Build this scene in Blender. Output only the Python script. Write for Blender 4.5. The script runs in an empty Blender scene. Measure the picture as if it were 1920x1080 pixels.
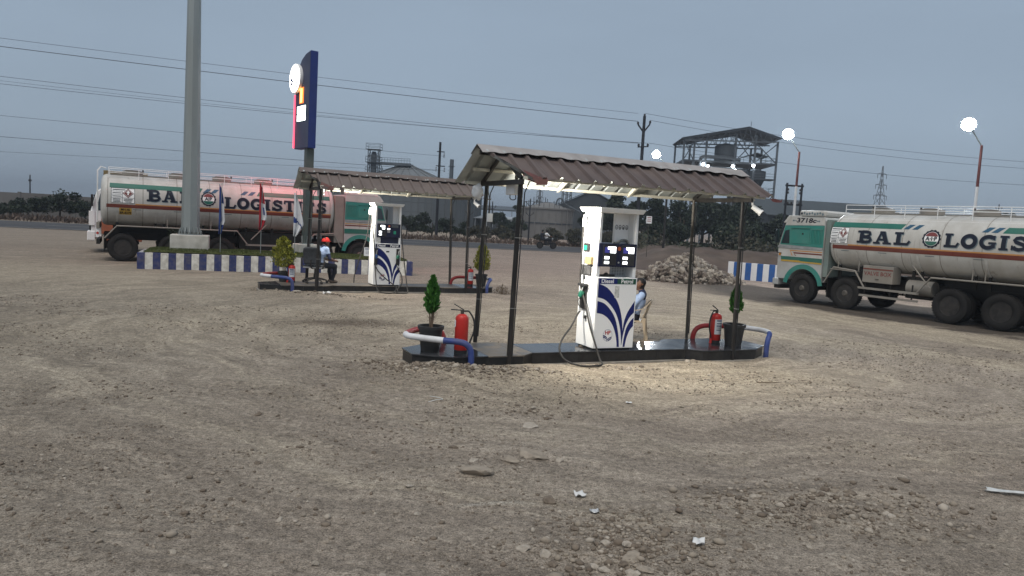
import bpy, bmesh, math, random
import numpy as np
from mathutils import Vector, Matrix, Euler

random.seed(11)
RNG = np.random.default_rng(11)
SC = bpy.context.scene
COL = SC.collection
R = math.radians

# ------------------------------------------------------------------ camera
cam_d = bpy.data.cameras.new("camera")
cam = bpy.data.objects.new("camera", cam_d)
COL.objects.link(cam)
cam_d.sensor_width = 36.0
cam_d.lens = 1400.0 / 1920.0 * 36.0
cam_d.clip_start = 0.05
cam_d.clip_end = 5000.0
cam.matrix_world = (Matrix.Translation((0, 0, 2.3)) @ Matrix.Rotation(R(90 - 5.1), 4, 'X')
                    @ Matrix.Rotation(R(3.2), 4, 'Z'))
SC.camera = cam

# ------------------------------------------------------------------ dusk sky, overcast
world = bpy.data.worlds.new("World")
SC.world = world
world.use_nodes = True
wn = world.node_tree
wn.nodes.clear()
w_out = wn.nodes.new("ShaderNodeOutputWorld")
w_bg = wn.nodes.new("ShaderNodeBackground")
w_sky = wn.nodes.new("ShaderNodeTexSky")
w_sky.sky_type = 'NISHITA'
w_sky.sun_disc = False
w_sky.sun_elevation = R(61)
w_sky.sun_rotation = R(195)
w_sky.air_density = 1.0
w_sky.dust_density = 3.0
w_mix = wn.nodes.new("ShaderNodeMix")
w_mix.data_type = 'RGBA'
w_mix.inputs[0].default_value = 0.90          # a thick even cloud veil over the clear sky
w_mix.inputs[7].default_value = (2.25, 2.82, 3.50, 1)
wn.links.new(w_sky.outputs[0], w_mix.inputs[6])
# faint unevenness in the cloud sheet
w_tc = wn.nodes.new("ShaderNodeTexCoord")
w_mp = wn.nodes.new("ShaderNodeMapping")
w_mp.inputs["Scale"].default_value = (1.0, 1.0, 3.5)
w_nz = wn.nodes.new("ShaderNodeTexNoise")
w_nz.inputs["Scale"].default_value = 1.7
w_nz.inputs["Detail"].default_value = 4.0
w_mr = wn.nodes.new("ShaderNodeMapRange")
w_mr.inputs[1].default_value = 0.3
w_mr.inputs[2].default_value = 0.7
w_mr.inputs[3].default_value = 0.94
w_mr.inputs[4].default_value = 1.06
w_sc = wn.nodes.new("ShaderNodeVectorMath")
w_sc.operation = 'SCALE'
wn.links.new(w_tc.outputs["Generated"], w_mp.inputs[0])
wn.links.new(w_mp.outputs[0], w_nz.inputs["Vector"])
wn.links.new(w_nz.outputs[0], w_mr.inputs[0])
wn.links.new(w_mix.outputs[2], w_sc.inputs[0])
wn.links.new(w_mr.outputs[0], w_sc.inputs["Scale"])
wn.links.new(w_sc.outputs[0], w_bg.inputs[0])
w_bg.inputs[1].default_value = 0.10
wn.links.new(w_bg.outputs[0], w_out.inputs[0])

sun_d = bpy.data.lights.new("sun", 'SUN')
sun_d.energy = 1.5
sun_d.angle = R(50)
sun_d.color = (1.0, 0.94, 0.85)
sun = bpy.data.objects.new("sun", sun_d)
COL.objects.link(sun)
_se, _sr = R(61), R(195)
_sd = Vector((math.sin(_sr) * math.cos(_se), math.cos(_sr) * math.cos(_se), math.sin(_se)))
sun.rotation_euler = _sd.to_track_quat('Z', 'Y').to_euler()
sun.location = (0, 0, 60)

SC.view_settings.view_transform = 'Standard'
SC.view_settings.look = 'None'
SC.view_settings.exposure = 0.45
SC.view_settings.gamma = 1.0
SC.view_settings.use_curve_mapping = False
SC.cycles.use_denoising = True
SC.cycles.max_bounces = 6
SC.cycles.diffuse_bounces = 3
SC.cycles.glossy_bounces = 3
SC.cycles.volume_bounces = 0
SC.cycles.sample_clamp_indirect = 3.0
SC.cycles.caustics_reflective = False
SC.cycles.caustics_refractive = False

# ------------------------------------------------------------------ helpers: materials
MATS = {}


def nodes_of(name):
    m = bpy.data.materials.new(name)
    m.use_nodes = True
    nt = m.node_tree
    return m, nt, nt.nodes["Principled BSDF"]


def mat(name, col, rough=0.6, metal=0.0, var=0.12, scale=6.0, dust=0.0, dust_col=(0.24, 0.20, 0.155),
        dust_scale=2.5, bump=0.0, bscale=40.0, spec=0.3, emit=None, estr=0.0, streak=1.0, rust=0.0):
    """plain painted or natural surface with uneven tone and optional dust patches"""
    if name in MATS:
        return MATS[name]
    m, nt, b = nodes_of(name)
    L = nt.links.new
    tc = nt.nodes.new("ShaderNodeTexCoord")
    oi = nt.nodes.new("ShaderNodeObjectInfo")
    mp = nt.nodes.new("ShaderNodeMapping")
    mp.inputs["Scale"].default_value = (1, 1, 1.0 / streak)
    L(tc.outputs["Object"], mp.inputs[0])
    wv = nt.nodes.new("ShaderNodeMath")
    wv.operation = 'MULTIPLY'
    wv.inputs[1].default_value = 37.0
    L(oi.outputs["Random"], wv.inputs[0])

    def noise(sc_, det=5.0):
        n = nt.nodes.new("ShaderNodeTexNoise")
        n.noise_dimensions = '4D'
        n.inputs["Scale"].default_value = sc_
        n.inputs["Detail"].default_value = det
        L(mp.outputs[0], n.inputs["Vector"])
        L(wv.outputs[0], n.inputs["W"])
        return n
    n1 = noise(scale)
    mr = nt.nodes.new("ShaderNodeMapRange")
    mr.inputs[1].default_value = 0.3
    mr.inputs[2].default_value = 0.7
    mr.inputs[3].default_value = 1 - var
    mr.inputs[4].default_value = 1 + var
    L(n1.outputs[0], mr.inputs[0])
    mul = nt.nodes.new("ShaderNodeVectorMath")
    mul.operation = 'SCALE'
    mul.inputs[0].default_value = col
    L(mr.outputs[0], mul.inputs["Scale"])
    cur = mul.outputs[0]
    b.inputs["Roughness"].default_value = rough
    if dust > 0:
        n2 = noise(dust_scale, 7.0)
        m2 = nt.nodes.new("ShaderNodeMapRange")
        m2.inputs[1].default_value = 0.42
        m2.inputs[2].default_value = 0.68
        m2.inputs[3].default_value = dust * 0.25
        m2.inputs[4].default_value = dust
        L(n2.outputs[0], m2.inputs[0])
        mx = nt.nodes.new("ShaderNodeMix")
        mx.data_type = 'RGBA'
        mx.inputs[7].default_value = (*dust_col, 1)
        L(m2.outputs[0], mx.inputs[0])
        L(cur, mx.inputs[6])
        cur = mx.outputs[2]
        m3 = nt.nodes.new("ShaderNodeMapRange")
        m3.inputs[3].default_value = rough
        m3.inputs[4].default_value = min(1, rough + 0.5)
        L(m2.outputs[0], m3.inputs[0])
        L(m3.outputs[0], b.inputs["Roughness"])
    if rust > 0:                                   # stains run down from seams and fittings
        mp2 = nt.nodes.new("ShaderNodeMapping")
        mp2.inputs["Scale"].default_value = (1, 1, 0.14)
        L(tc.outputs["Object"], mp2.inputs[0])
        n4 = nt.nodes.new("ShaderNodeTexNoise")
        n4.inputs["Scale"].default_value = 5.5
        n4.inputs["Detail"].default_value = 7.0
        n4.inputs["Roughness"].default_value = 0.65
        L(mp2.outputs[0], n4.inputs["Vector"])
        m4 = nt.nodes.new("ShaderNodeMapRange")
        m4.inputs[1].default_value = 0.60
        m4.inputs[2].default_value = 0.74
        m4.inputs[4].default_value = rust
        L(n4.outputs[0], m4.inputs[0])
        mx4 = nt.nodes.new("ShaderNodeMix")
        mx4.data_type = 'RGBA'
        mx4.inputs[7].default_value = (0.14, 0.095, 0.065, 1)
        L(m4.outputs[0], mx4.inputs[0])
        L(cur, mx4.inputs[6])
        cur = mx4.outputs[2]
    L(cur, b.inputs["Base Color"])
    b.inputs["Metallic"].default_value = metal
    b.inputs["Specular IOR Level"].default_value = spec
    if bump > 0:
        n3 = noise(bscale, 4.0)
        bp = nt.nodes.new("ShaderNodeBump")
        bp.inputs["Strength"].default_value = min(1.0, bump)
        bp.inputs["Distance"].default_value = 0.01
        L(n3.outputs[0], bp.inputs["Height"])
        L(bp.outputs[0], b.inputs["Normal"])
    if emit:
        b.inputs["Emission Color"].default_value = (*emit, 1)
        b.inputs["Emission Strength"].default_value = estr
    MATS[name] = m
    return m


# ------------------------------------------------------------------ helpers: geometry
class MB:
    def __init__(s):
        s.v, s.f, s.m = [], [], []

    def poly(s, pts, m=0):
        i = len(s.v)
        s.v += [tuple(p) for p in pts]
        s.f.append(tuple(range(i, i + len(pts))))
        s.m.append(m)
        return s

    def add(s, verts, faces, m=0):
        i = len(s.v)
        s.v += [tuple(p) for p in verts]
        for f in faces:
            s.f.append(tuple(k + i for k in f))
            s.m.append(m)
        return s

    def bx(s, x0, x1, y0, y1, z0, z1, m=0, T=None):
        v = [(x, y, z) for z in (z0, z1) for x, y in ((x0, y0), (x1, y0), (x1, y1), (x0, y1))]
        if T is not None:
            v = [tuple(T @ Vector(p)) for p in v]
        return s.add(v, [(3, 2, 1, 0), (4, 5, 6, 7), (0, 1, 5, 4), (1, 2, 6, 5), (2, 3, 7, 6), (3, 0, 4, 7)], m)

    def bar(s, p0, p1, w, h, m=0, up=(0, 0, 1)):
        """rectangular bar from p0 to p1"""
        p0, p1 = Vector(p0), Vector(p1)
        d = (p1 - p0).normalized()
        u = Vector(up)
        if abs(d.dot(u)) > 0.95:
            u = Vector((1, 0, 0))
        a = d.cross(u).normalized() * (w / 2)
        b = a.cross(d).normalized() * (h / 2)
        v = [p + q for p in (p0, p1) for q in (-a - b, a - b, a + b, -a + b)]
        return s.add(v, [(3, 2, 1, 0), (4, 5, 6, 7), (0, 1, 5, 4), (1, 2, 6, 5), (2, 3, 7, 6), (3, 0, 4, 7)], m)

    def cyl(s, p0, p1, r0, r1=None, n=12, m=0, caps=True):
        r1 = r0 if r1 is None else r1
        p0, p1 = Vector(p0), Vector(p1)
        d = (p1 - p0).normalized()
        u = Vector((0, 0, 1)) if abs(d.z) < 0.9 else Vector((1, 0, 0))
        a = d.cross(u).normalized()
        b = d.cross(a)
        v = []
        for p, r in ((p0, r0), (p1, r1)):
            for k in range(n):
                t = 2 * math.pi * k / n
                v.append(p + a * (r * math.cos(t)) + b * (r * math.sin(t)))
        f = [(k, (k + 1) % n, n + (k + 1) % n, n + k) for k in range(n)]
        if caps:
            f += [tuple(range(n - 1, -1, -1)), tuple(range(n, 2 * n))]
        return s.add(v, f, m)

    def tube(s, pts, r, n=8, m=0, caps=True):
        pts = [Vector(p) for p in pts]
        rs = r if isinstance(r, (list, tuple)) else [r] * len(pts)
        v = []
        prev = None
        for i, p in enumerate(pts):
            d = (pts[min(i + 1, len(pts) - 1)] - pts[max(i - 1, 0)]).normalized()
            if prev is None:
                u = Vector((0, 0, 1)) if abs(d.z) < 0.9 else Vector((1, 0, 0))
                a = d.cross(u).normalized()
            else:
                a = (prev - d * prev.dot(d)).normalized()
            prev = a
            b = d.cross(a)
            for k in range(n):
                t = 2 * math.pi * k / n
                v.append(p + a * (rs[i] * math.cos(t)) + b * (rs[i] * math.sin(t)))
        f = []
        for i in range(len(pts) - 1):
            for k in range(n):
                f.append((i * n + k, i * n + (k + 1) % n, (i + 1) * n + (k + 1) % n, (i + 1) * n + k))
        if caps:
            f += [tuple(range(n - 1, -1, -1)), tuple(range((len(pts) - 1) * n, len(pts) * n))]
        return s.add(v, f, m)

    def prism(s, poly, plane, a0, a1, m=0):
        """polygon in 'xz' / 'xy' / 'yz' swept along the third axis from a0 to a1"""
        def P(p, a):
            return {'xz': (p[0], a, p[1]), 'xy': (p[0], p[1], a), 'yz': (a, p[0], p[1])}[plane]
        n = len(poly)
        v = [P(p, a0) for p in poly] + [P(p, a1) for p in poly]
        f = [tuple(range(n - 1, -1, -1)), tuple(range(n, 2 * n))]
        f += [(k, (k + 1) % n, n + (k + 1) % n, n + k) for k in range(n)]
        return s.add(v, f, m)

    def lathe(s, prof, n=24, m=0, T=None, close=False):
        v, f = [], []
        for r, z in prof:
            for k in range(n):
                t = 2 * math.pi * k / n
                p = Vector((r * math.cos(t), r * math.sin(t), z))
                v.append(T @ p if T is not None else p)
        q = len(prof)
        for i in range(q - 1 + (1 if close else 0)):
            j = (i + 1) % q
            for k in range(n):
                f.append((i * n + k, i * n + (k + 1) % n, j * n + (k + 1) % n, j * n + k))
        if not close:
            if prof[0][0] > 1e-4:
                f.append(tuple(range(n - 1, -1, -1)))
            if prof[-1][0] > 1e-4:
                f.append(tuple(range((q - 1) * n, q * n)))
        return s.add(v, f, m)

    def mesh(s, name, mats, smooth=None, recalc=True):
        me = bpy.data.meshes.new(name)
        me.from_pydata([tuple(p) for p in s.v], [], s.f)
        for x in (mats if isinstance(mats, (list, tuple)) else [mats]):
            me.materials.append(x)
        me.polygons.foreach_set("material_index", np.array(s.m, dtype=np.int32))
        if recalc:
            bm = bmesh.new()
            bm.from_mesh(me)
            bmesh.ops.remove_doubles(bm, verts=bm.verts, dist=1e-5)
            bmesh.ops.recalc_face_normals(bm, faces=bm.faces)
            bm.to_mesh(me)
            bm.free()
        if smooth is not None:
            me.shade_smooth()
            me.set_sharp_from_angle(angle=R(smooth))
        me.update()
        return me

    def build(s, name, mats, parent=None, loc=None, rot=None, smooth=None, bevel=0.0, recalc=True, kind=None):
        return link(name, s.mesh(name, mats, smooth, recalc), parent, loc, rot, bevel, kind)


def link(name, me, parent=None, loc=None, rot=None, bevel=0.0, kind=None):
    o = bpy.data.objects.new(name, me)
    COL.objects.link(o)
    if parent is not None:
        o.parent = parent
    if loc is not None:
        o.location = loc
    if rot is not None:
        o.rotation_euler = rot
    if bevel:
        b = o.modifiers.new("bevel", 'BEVEL')
        b.width = bevel
        b.segments = 2
        b.limit_method = 'ANGLE'
        b.angle_limit = R(35)
        b.harden_normals = False
    if kind:
        o["kind"] = kind
    return o


def tag(o, label, cat, group=None):
    o["label"] = label
    o["category"] = cat
    if group:
        o["group"] = group
    return o


def thing(name, label, cat, loc=(0, 0, 0), rotz=0.0, group=None):
    o = bpy.data.objects.new(name, None)
    o.empty_display_size = 0.2
    COL.objects.link(o)
    o.location = loc
    o.rotation_euler = (0, 0, rotz)
    return tag(o, label, cat, group)


def curve_pts(ctrl, n=10):
    """Catmull-Rom through control points"""
    P = [Vector(p) for p in ctrl]
    P = [P[0] * 2 - P[1]] + P + [P[-1] * 2 - P[-2]]
    out = []
    for i in range(1, len(P) - 2):
        for k in range(n):
            t = k / n
            a, b, c, d = P[i - 1], P[i], P[i + 1], P[i + 2]
            out.append(0.5 * ((2 * b) + (c - a) * t + (2 * a - 5 * b + 4 * c - d) * t * t
                              + (3 * b - a - 3 * c + d) * t * t * t))
    out.append(P[-2])
    return out


def text_polys(txt, size, bold=0.0, shear=0.0, align='CENTER'):
    """flat lettering as (verts2d, faces)"""
    cu = bpy.data.curves.new("lettering", 'FONT')
    cu.body = txt
    cu.size = size
    cu.align_x = align
    cu.align_y = 'CENTER'
    cu.offset = bold
    cu.shear = shear
    cu.resolution_u = 3
    ob = bpy.data.objects.new("lettering_tmp", cu)
    COL.objects.link(ob)
    bpy.context.view_layer.update()
    me = bpy.data.meshes.new_from_object(ob.evaluated_get(bpy.context.evaluated_depsgraph_get()))
    v = [(p.co.x, p.co.y) for p in me.vertices]
    f = [tuple(p.vertices) for p in me.polygons]
    bpy.data.objects.remove(ob)
    bpy.data.curves.remove(cu)
    bpy.data.meshes.remove(me)
    return v, f


def noise2(x, y, seed=0):
    """smooth value noise, numpy arrays"""
    xi, yi = np.floor(x).astype(np.int64), np.floor(y).astype(np.int64)
    fx, fy = x - xi, y - yi
    fx = fx * fx * (3 - 2 * fx)
    fy = fy * fy * (3 - 2 * fy)

    def h(a, b):
        n = (a * 374761393 + b * 668265263 + seed * 982451653) & 0x7fffffff
        n = ((n ^ (n >> 13)) * 1274126177) & 0x7fffffff
        return ((n ^ (n >> 16)) & 0xffff) / 65535.0
    return ((h(xi, yi) * (1 - fx) + h(xi + 1, yi) * fx) * (1 - fy)
            + (h(xi, yi + 1) * (1 - fx) + h(xi + 1, yi + 1) * fx) * fy) * 2 - 1


def fbm(x, y, octv=4, seed=0):
    s, a = 0.0, 1.0
    for k in range(octv):
        s = s + a * noise2(x * 2 ** k, y * 2 ** k, seed + k)
        a *= 0.5
    return s


def mesh_np(name, V, F, mats, midx=None, smooth=False):
    """fast mesh from numpy arrays; F is (n,3) or (n,4)"""
    me = bpy.data.meshes.new(name)
    me.vertices.add(len(V))
    me.vertices.foreach_set("co", np.asarray(V, dtype=np.float32).ravel())
    k = F.shape[1]
    me.loops.add(F.size)
    me.loops.foreach_set("vertex_index", np.asarray(F, dtype=np.int32).ravel())
    me.polygons.add(len(F))
    me.polygons.foreach_set("loop_start", np.arange(len(F), dtype=np.int32) * k)
    for x in (mats if isinstance(mats, (list, tuple)) else [mats]):
        me.materials.append(x)
    if midx is not None:
        me.polygons.foreach_set("material_index", np.asarray(midx, dtype=np.int32))
    me.update(calc_edges=True)
    me.validate()
    if smooth:
        me.shade_smooth()
    return me


def leaf_quads(C, size, up=None, aspect=1.8, rng=RNG, flat=0.0):
    """one bent-free quad per centre C (n,3); up: preferred long-axis directions (n,3)"""
    n = len(C)
    a = rng.normal(size=(n, 3))
    if up is not None:
        a = up + a * flat
    a /= np.linalg.norm(a, axis=1)[:, None]
    b = np.cross(a, rng.normal(size=(n, 3)))
    b /= np.linalg.norm(b, axis=1)[:, None] + 1e-9
    s = np.asarray(size)[:, None] if np.ndim(size) else size
    a = a * s * aspect * 0.5
    b = b * s * 0.5
    V = np.stack([C - a, C + b * 0.9 - a * .1, C + a, C - b * 0.9 - a * .1], axis=1).reshape(-1, 3)
    return V, np.arange(4 * n).reshape(-1, 4)


# island frame: s along the island, t across it
ANG = R(24.6)
DX, DY = math.cos(ANG), math.sin(ANG)
FRONT = (0.01, 11.59)
REAR = (-5.48, 20.81)


def isl(o, s, t, z=0.0):
    return (o[0] + s * DX - t * DY, o[1] + s * DY + t * DX, z)

# ================================================================== THE SETTING
# ------------------------------------------------------------------ ground
ISLANDS = [FRONT, REAR]


def ground_h(x, y):
    x = np.asarray(x, dtype=float)
    y = np.asarray(y, dtype=float)
    fade = np.clip((48 - y) / 20, 0, 1) * np.clip((40 - np.abs(x)) / 15, 0, 1)
    h = 0.030 * fbm(x * 0.42, y * 0.42, 3, 3) + 0.014 * fbm(x * 1.7 + 5, y * 2.2, 3, 9)
    near = np.clip((15 - y) / 6, 0, 1)
    h = h + near * (0.024 * np.abs(fbm(x * 3.6, y * 4.6, 3, 21)) + 0.010 * fbm(x * 13, y * 15, 2, 33)) * (0.55 + 0.45 * fbm(x * .5, y * .6, 2, 61))
    # worn wheel ruts that swing past the front island
    for rad, w, dep in ((9.4, 0.22, 0.022), (7.4, 0.22, 0.022), (12.5, 0.3, 0.016), (5.8, 0.25, 0.014)):
        d = np.hypot(x - 2.6, (y - 15.5) * 1.15) - rad
        h = h - dep * np.exp(-(d / w) ** 2) * np.clip(1.2 - y / 14, 0, 1)
    # loose spoil thrown up round the island corners
    for cx, cy, rx, a in ((-1.35, 11.1, 0.55, 0.085), (-0.6, 11.05, 0.5, 0.07), (0.2, 11.35, 0.5, 0.055),
                          (4.95, 13.65, 0.35, 0.07), (-5.2, 20.6, 0.8, 0.06), (-6.4, 20.1, 0.5, 0.07),
                          (-0.6, 22.6, 0.5, 0.08), (-0.24, 6.6, 0.25, 0.05), (0.15, 7.25, 0.3, 0.03),
                          (2.8, 6.25, 0.9, 0.03), (1.0, 5.2, 0.5, 0.03)):
        h = h + a * np.exp(-((x - cx) ** 2 + (y - cy) ** 2) / rx ** 2)
    # the burrow among the gravel
    h = h - 0.10 * np.exp(-(((x - 2.72) / 0.17) ** 2 + ((y - 6.12) / 0.07) ** 2))
    for o in ISLANDS:                      # keep it low under the islands
        s = (x - o[0]) * DX + (y - o[1]) * DY
        t = -(x - o[0]) * DY + (y - o[1]) * DX
        ins = (s > -1.6) & (s < 5.6) & (t > 0.1) & (t < 1.1)
        h = np.where(ins, -0.02, h)
    return h * fade - 0.004


def axis_lines(lo, hi, f0, f1, step, grow):
    a = list(np.arange(f0, f1, step))
    b, d = [], step
    p = f1
    while p < hi:
        b.append(p)
        d *= grow
        p += d
    b.append(hi)
    c, d = [], step
    p = f0 - step
    while p > lo:
        c.append(p)
        d *= grow
        p -= d
    c.append(lo)
    return np.array(sorted(c) + a + b)


gm, gt, gb = nodes_of("packed_dirt")


def ground_material():
    L = gt.links.new
    N = gt.nodes.new
    tc = N("ShaderNodeTexCoord")
    pos = tc.outputs["Object"]

    def noise(scale, det=5, rough=0.55, vec=None, dist=0.0):
        n = N("ShaderNodeTexNoise")
        n.inputs["Scale"].default_value = scale
        n.inputs["Detail"].default_value = det
        n.inputs["Roughness"].default_value = rough
        n.inputs["Distortion"].default_value = dist
        L(vec or pos, n.inputs["Vector"])
        return n.outputs[0]

    def rng_(v, a, b, c=0.0, d=1.0):
        m = N("ShaderNodeMapRange")
        for i, q in enumerate((a, b, c, d)):
            m.inputs[i + 1].default_value = q
        L(v, m.inputs[0])
        return m.outputs[0]

    def math_(op, a, b=None):
        m = N("ShaderNodeMath")
        m.operation = op
        for i, q in enumerate((a, b)):
            if q is None:
                continue
            if isinstance(q, (int, float)):
                m.inputs[i].default_value = q
            else:
                L(q, m.inputs[i])
        return m.outputs[0]

    def mix(f, a, b, blend='MIX'):
        m = N("ShaderNodeMix")
        m.data_type = 'RGBA'
        m.blend_type = blend
        for i, q in ((0, f), (6, a), (7, b)):
            if isinstance(q, (int, float)):
                m.inputs[i].default_value = q
            elif isinstance(q, tuple):
                m.inputs[i].default_value = (*q, 1)
            else:
                L(q, m.inputs[i])
        return m.outputs[2]

    def mapping(sc_, rot=0.0):
        m = N("ShaderNodeMapping")
        m.inputs["Scale"].default_value = sc_
        m.inputs["Rotation"].default_value = (0, 0, rot)
        L(pos, m.inputs[0])
        return m.outputs[0]

    def blob(cx, cy, rx, ry, soft=0.5, rot=0.0):
        """soft elliptical patch with ragged edge -> 0..1"""
        s = N("ShaderNodeVectorMath")
        s.operation = 'SUBTRACT'
        L(pos, s.inputs[0])
        s.inputs[1].default_value = (cx, cy, 0)
        m = N("ShaderNodeMapping")
        m.vector_type = 'TEXTURE'
        m.inputs["Rotation"].default_value = (0, 0, rot)
        m.inputs["Scale"].default_value = (rx, ry, 100)
        L(s.outputs[0], m.inputs[0])
        ln = N("ShaderNodeVectorMath")
        ln.operation = 'LENGTH'
        L(m.outputs[0], ln.inputs[0])
        d = math_('ADD', ln.outputs[1], rng_(ragged, 0.3, 0.7, -0.35, 0.35))
        return rng_(d, 1 + soft, 1 - soft)

    def band(px, py, nx, ny, a, b, soft):
        s = N("ShaderNodeVectorMath")
        s.operation = 'SUBTRACT'
        L(pos, s.inputs[0])
        s.inputs[1].default_value = (px, py, 0)
        d = N("ShaderNodeVectorMath")
        d.operation = 'DOT_PRODUCT'
        L(s.outputs[0], d.inputs[0])
        d.inputs[1].default_value = (nx, ny, 0)
        v = math_('ADD', d.outputs[1], rng_(ragged, 0.3, 0.7, -0.5, 0.5))
        return math_('MULTIPLY', rng_(v, a - soft, a + soft), rng_(v, b + soft, b - soft))

    ragged = noise(1.1, 6)
    big = noise(0.22, 4)
    # wheel-dragged soil follows the turning circle round the nearer island
    off = N("ShaderNodeVectorMath")
    off.operation = 'SUBTRACT'
    L(pos, off.inputs[0])
    off.inputs[1].default_value = (2.6, 15.5, 0)
    sq = N("ShaderNodeVectorMath")
    sq.operation = 'MULTIPLY'
    L(off.outputs[0], sq.inputs[0])
    sq.inputs[1].default_value = (1, 1.15, 0)
    ln_ = N("ShaderNodeVectorMath")
    ln_.operation = 'LENGTH'
    L(sq.outputs[0], ln_.inputs[0])
    rad = math_('ADD', ln_.outputs[1], rng_(noise(0.35, 3), 0.3, 0.7, -0.7, 0.7))
    xyz = N("ShaderNodeSeparateXYZ")
    L(sq.outputs[0], xyz.inputs[0])
    ang = math_('ARCTAN2', xyz.outputs[1], xyz.outputs[0])
    pol = N("ShaderNodeCombineXYZ")
    L(math_('MULTIPLY', rad, 2.4), pol.inputs[0])
    L(math_('MULTIPLY', ang, 2.4), pol.inputs[1])
    streak = noise(1.25, 6, 0.62, pol.outputs[0], 0.5)
    lane_n = noise(1.3, 4, 0.6, pol.outputs[0], 0.3)
    streak2 = noise(1.0, 5, 0.6, mapping((2.2, 4.0, 1), R(20)), 1.6)
    fine = noise(16, 6, 0.7)
    grain = noise(85, 4, 0.7)
    c = mix(rng_(big, 0.35, 0.65), (0.325, 0.275, 0.228), (0.425, 0.367, 0.305))
    # farther yard is redder earth
    far = N("ShaderNodeSeparateXYZ")
    L(pos, far.inputs[0])
    c = mix(math_('MULTIPLY', rng_(far.outputs[1], 16, 30), 0.75), c, (0.335, 0.262, 0.222))
    c = mix(math_('MULTIPLY', rng_(far.outputs[0], -1.5, -7), 0.45), c, (0.275, 0.245, 0.190))
    # pale dust near both pumps, and swept along the tanker track
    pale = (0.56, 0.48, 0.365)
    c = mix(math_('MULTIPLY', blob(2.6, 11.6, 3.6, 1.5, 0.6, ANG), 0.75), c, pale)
    c = mix(math_('MULTIPLY', blob(0.0, 17.2, 7.5, 2.6, 0.7, ANG), 0.6), c, pale)
    c = mix(math_('MULTIPLY', blob(8.0, 25.5, 8.0, 5.5, 0.6, R(-40)), 0.55), c, pale)
    c = mix(math_('MULTIPLY', blob(7.5, 16.5, 6.0, 1.0, 0.5, R(-35)), 0.55), c, pale)
    c = mix(math_('MULTIPLY', blob(-14.0, 22.0, 8.0, 4.0, 0.6, 0), 0.35), c, pale)
    # oil-dark hard standing where the tankers drive
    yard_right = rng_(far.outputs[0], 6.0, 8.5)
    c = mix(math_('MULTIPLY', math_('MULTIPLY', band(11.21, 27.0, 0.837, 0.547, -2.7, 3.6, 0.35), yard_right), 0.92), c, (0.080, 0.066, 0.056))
    c = mix(math_('MULTIPLY', blob(-0.02, 5.92, 0.26, 0.035, 0.6, R(14)), 0.6), c, (0.62, 0.60, 0.56))
    c = mix(math_('MULTIPLY', blob(-3.5, 15.6, 1.2, 0.5, 0.6, 0), 0.75), c, (0.14, 0.105, 0.08))
    c = mix(math_('MULTIPLY', blob(-10.5, 14.0, 3.0, 0.9, 0.7, R(20)), 0.3), c, (0.14, 0.115, 0.09))
    # packed wheel lanes
    lane = None
    for r0, w0 in ((5.2, 0.35), (7.0, 0.28), (8.9, 0.30), (11.0, 0.4)):
        q = math_('SUBTRACT', rad, r0)
        q = rng_(math_('ABSOLUTE', q), w0 * 1.7, w0 * 0.5)
        lane = q if lane is None else math_('MAXIMUM', lane, q)
    lane = math_('MULTIPLY', lane, rng_(lane_n, 0.40, 0.60))
    lane = math_('MULTIPLY', lane, rng_(far.outputs[1], 17, 12))
    c = mix(math_('MULTIPLY', lane, 0.50), c, (0.50, 0.435, 0.345))
    c = mix(math_('MULTIPLY', math_('MULTIPLY', band(11.21, 27.0, 0.837, 0.547, -5.6, -3.2, 0.3), yard_right), 0.6), c, pale)
    # streaks of wheel-dragged soil
    c = mix(1.0, c, mix(rng_(streak, 0.3, 0.7), (0.68, 0.67, 0.66), (1.24, 1.24, 1.23)), 'MULTIPLY')
    c = mix(0.8, c, mix(rng_(streak2, 0.3, 0.72), (0.80, 0.79, 0.78), (1.15, 1.15, 1.14)), 'MULTIPLY')
    c = mix(1.0, c, mix(rng_(fine, 0.28, 0.72), (0.50, 0.49, 0.47), (1.38, 1.38, 1.38)), 'MULTIPLY')
    c = mix(0.95, c, mix(rng_(grain, 0.32, 0.68), (0.36, 0.35, 0.34), (1.52, 1.52, 1.52)), 'MULTIPLY')  # fine and grain contrast also stands in for shading of small lumps
    # dark soil crumb, plus clod and pit shade painted into the colour
    crumb_shade = rng_(noise(34, 3, 0.5, mapping((1.0, 1.6, 1))), 0.58, 0.66)
    c = mix(math_('MULTIPLY', crumb_shade, 0.72), c, (0.080, 0.066, 0.054))
    pit_shade = rng_(noise(11, 5, 0.65, mapping((1.0, 1.5, 1))), 0.60, 0.72)
    c = mix(math_('MULTIPLY', pit_shade, 0.55), c, (0.115, 0.095, 0.078))
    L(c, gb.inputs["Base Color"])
    gb.inputs["Roughness"].default_value = 0.93
    gb.inputs["Specular IOR Level"].default_value = 0.25
    bp = N("ShaderNodeBump")
    bp.inputs["Strength"].default_value = 1.0
    bp.inputs["Distance"].default_value = 0.055
    hh = math_('ADD', math_('MULTIPLY', fine, 0.6), math_('MULTIPLY', grain, 0.28))
    hh = math_('ADD', hh, math_('MULTIPLY', streak2, 0.9))
    L(hh, bp.inputs["Height"])
    L(bp.outputs[0], gb.inputs["Normal"])


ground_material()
xs = axis_lines(-1500, 1500, -8.5, 9.5, 0.065, 1.10)
ys = axis_lines(-40, 1800, 3.6, 15.0, 0.055, 1.06)
GX, GY = np.meshgrid(xs, ys)
GZ = ground_h(GX, GY)
nx, ny = len(xs), len(ys)
ii = (np.arange(ny - 1)[:, None] * nx + np.arange(nx - 1)[None, :]).ravel()
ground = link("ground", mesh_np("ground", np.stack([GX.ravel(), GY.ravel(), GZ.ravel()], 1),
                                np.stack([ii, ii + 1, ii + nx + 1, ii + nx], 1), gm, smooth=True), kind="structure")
ground["label"] = "bare dusty yard of packed dirt strewn with gravel"


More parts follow.
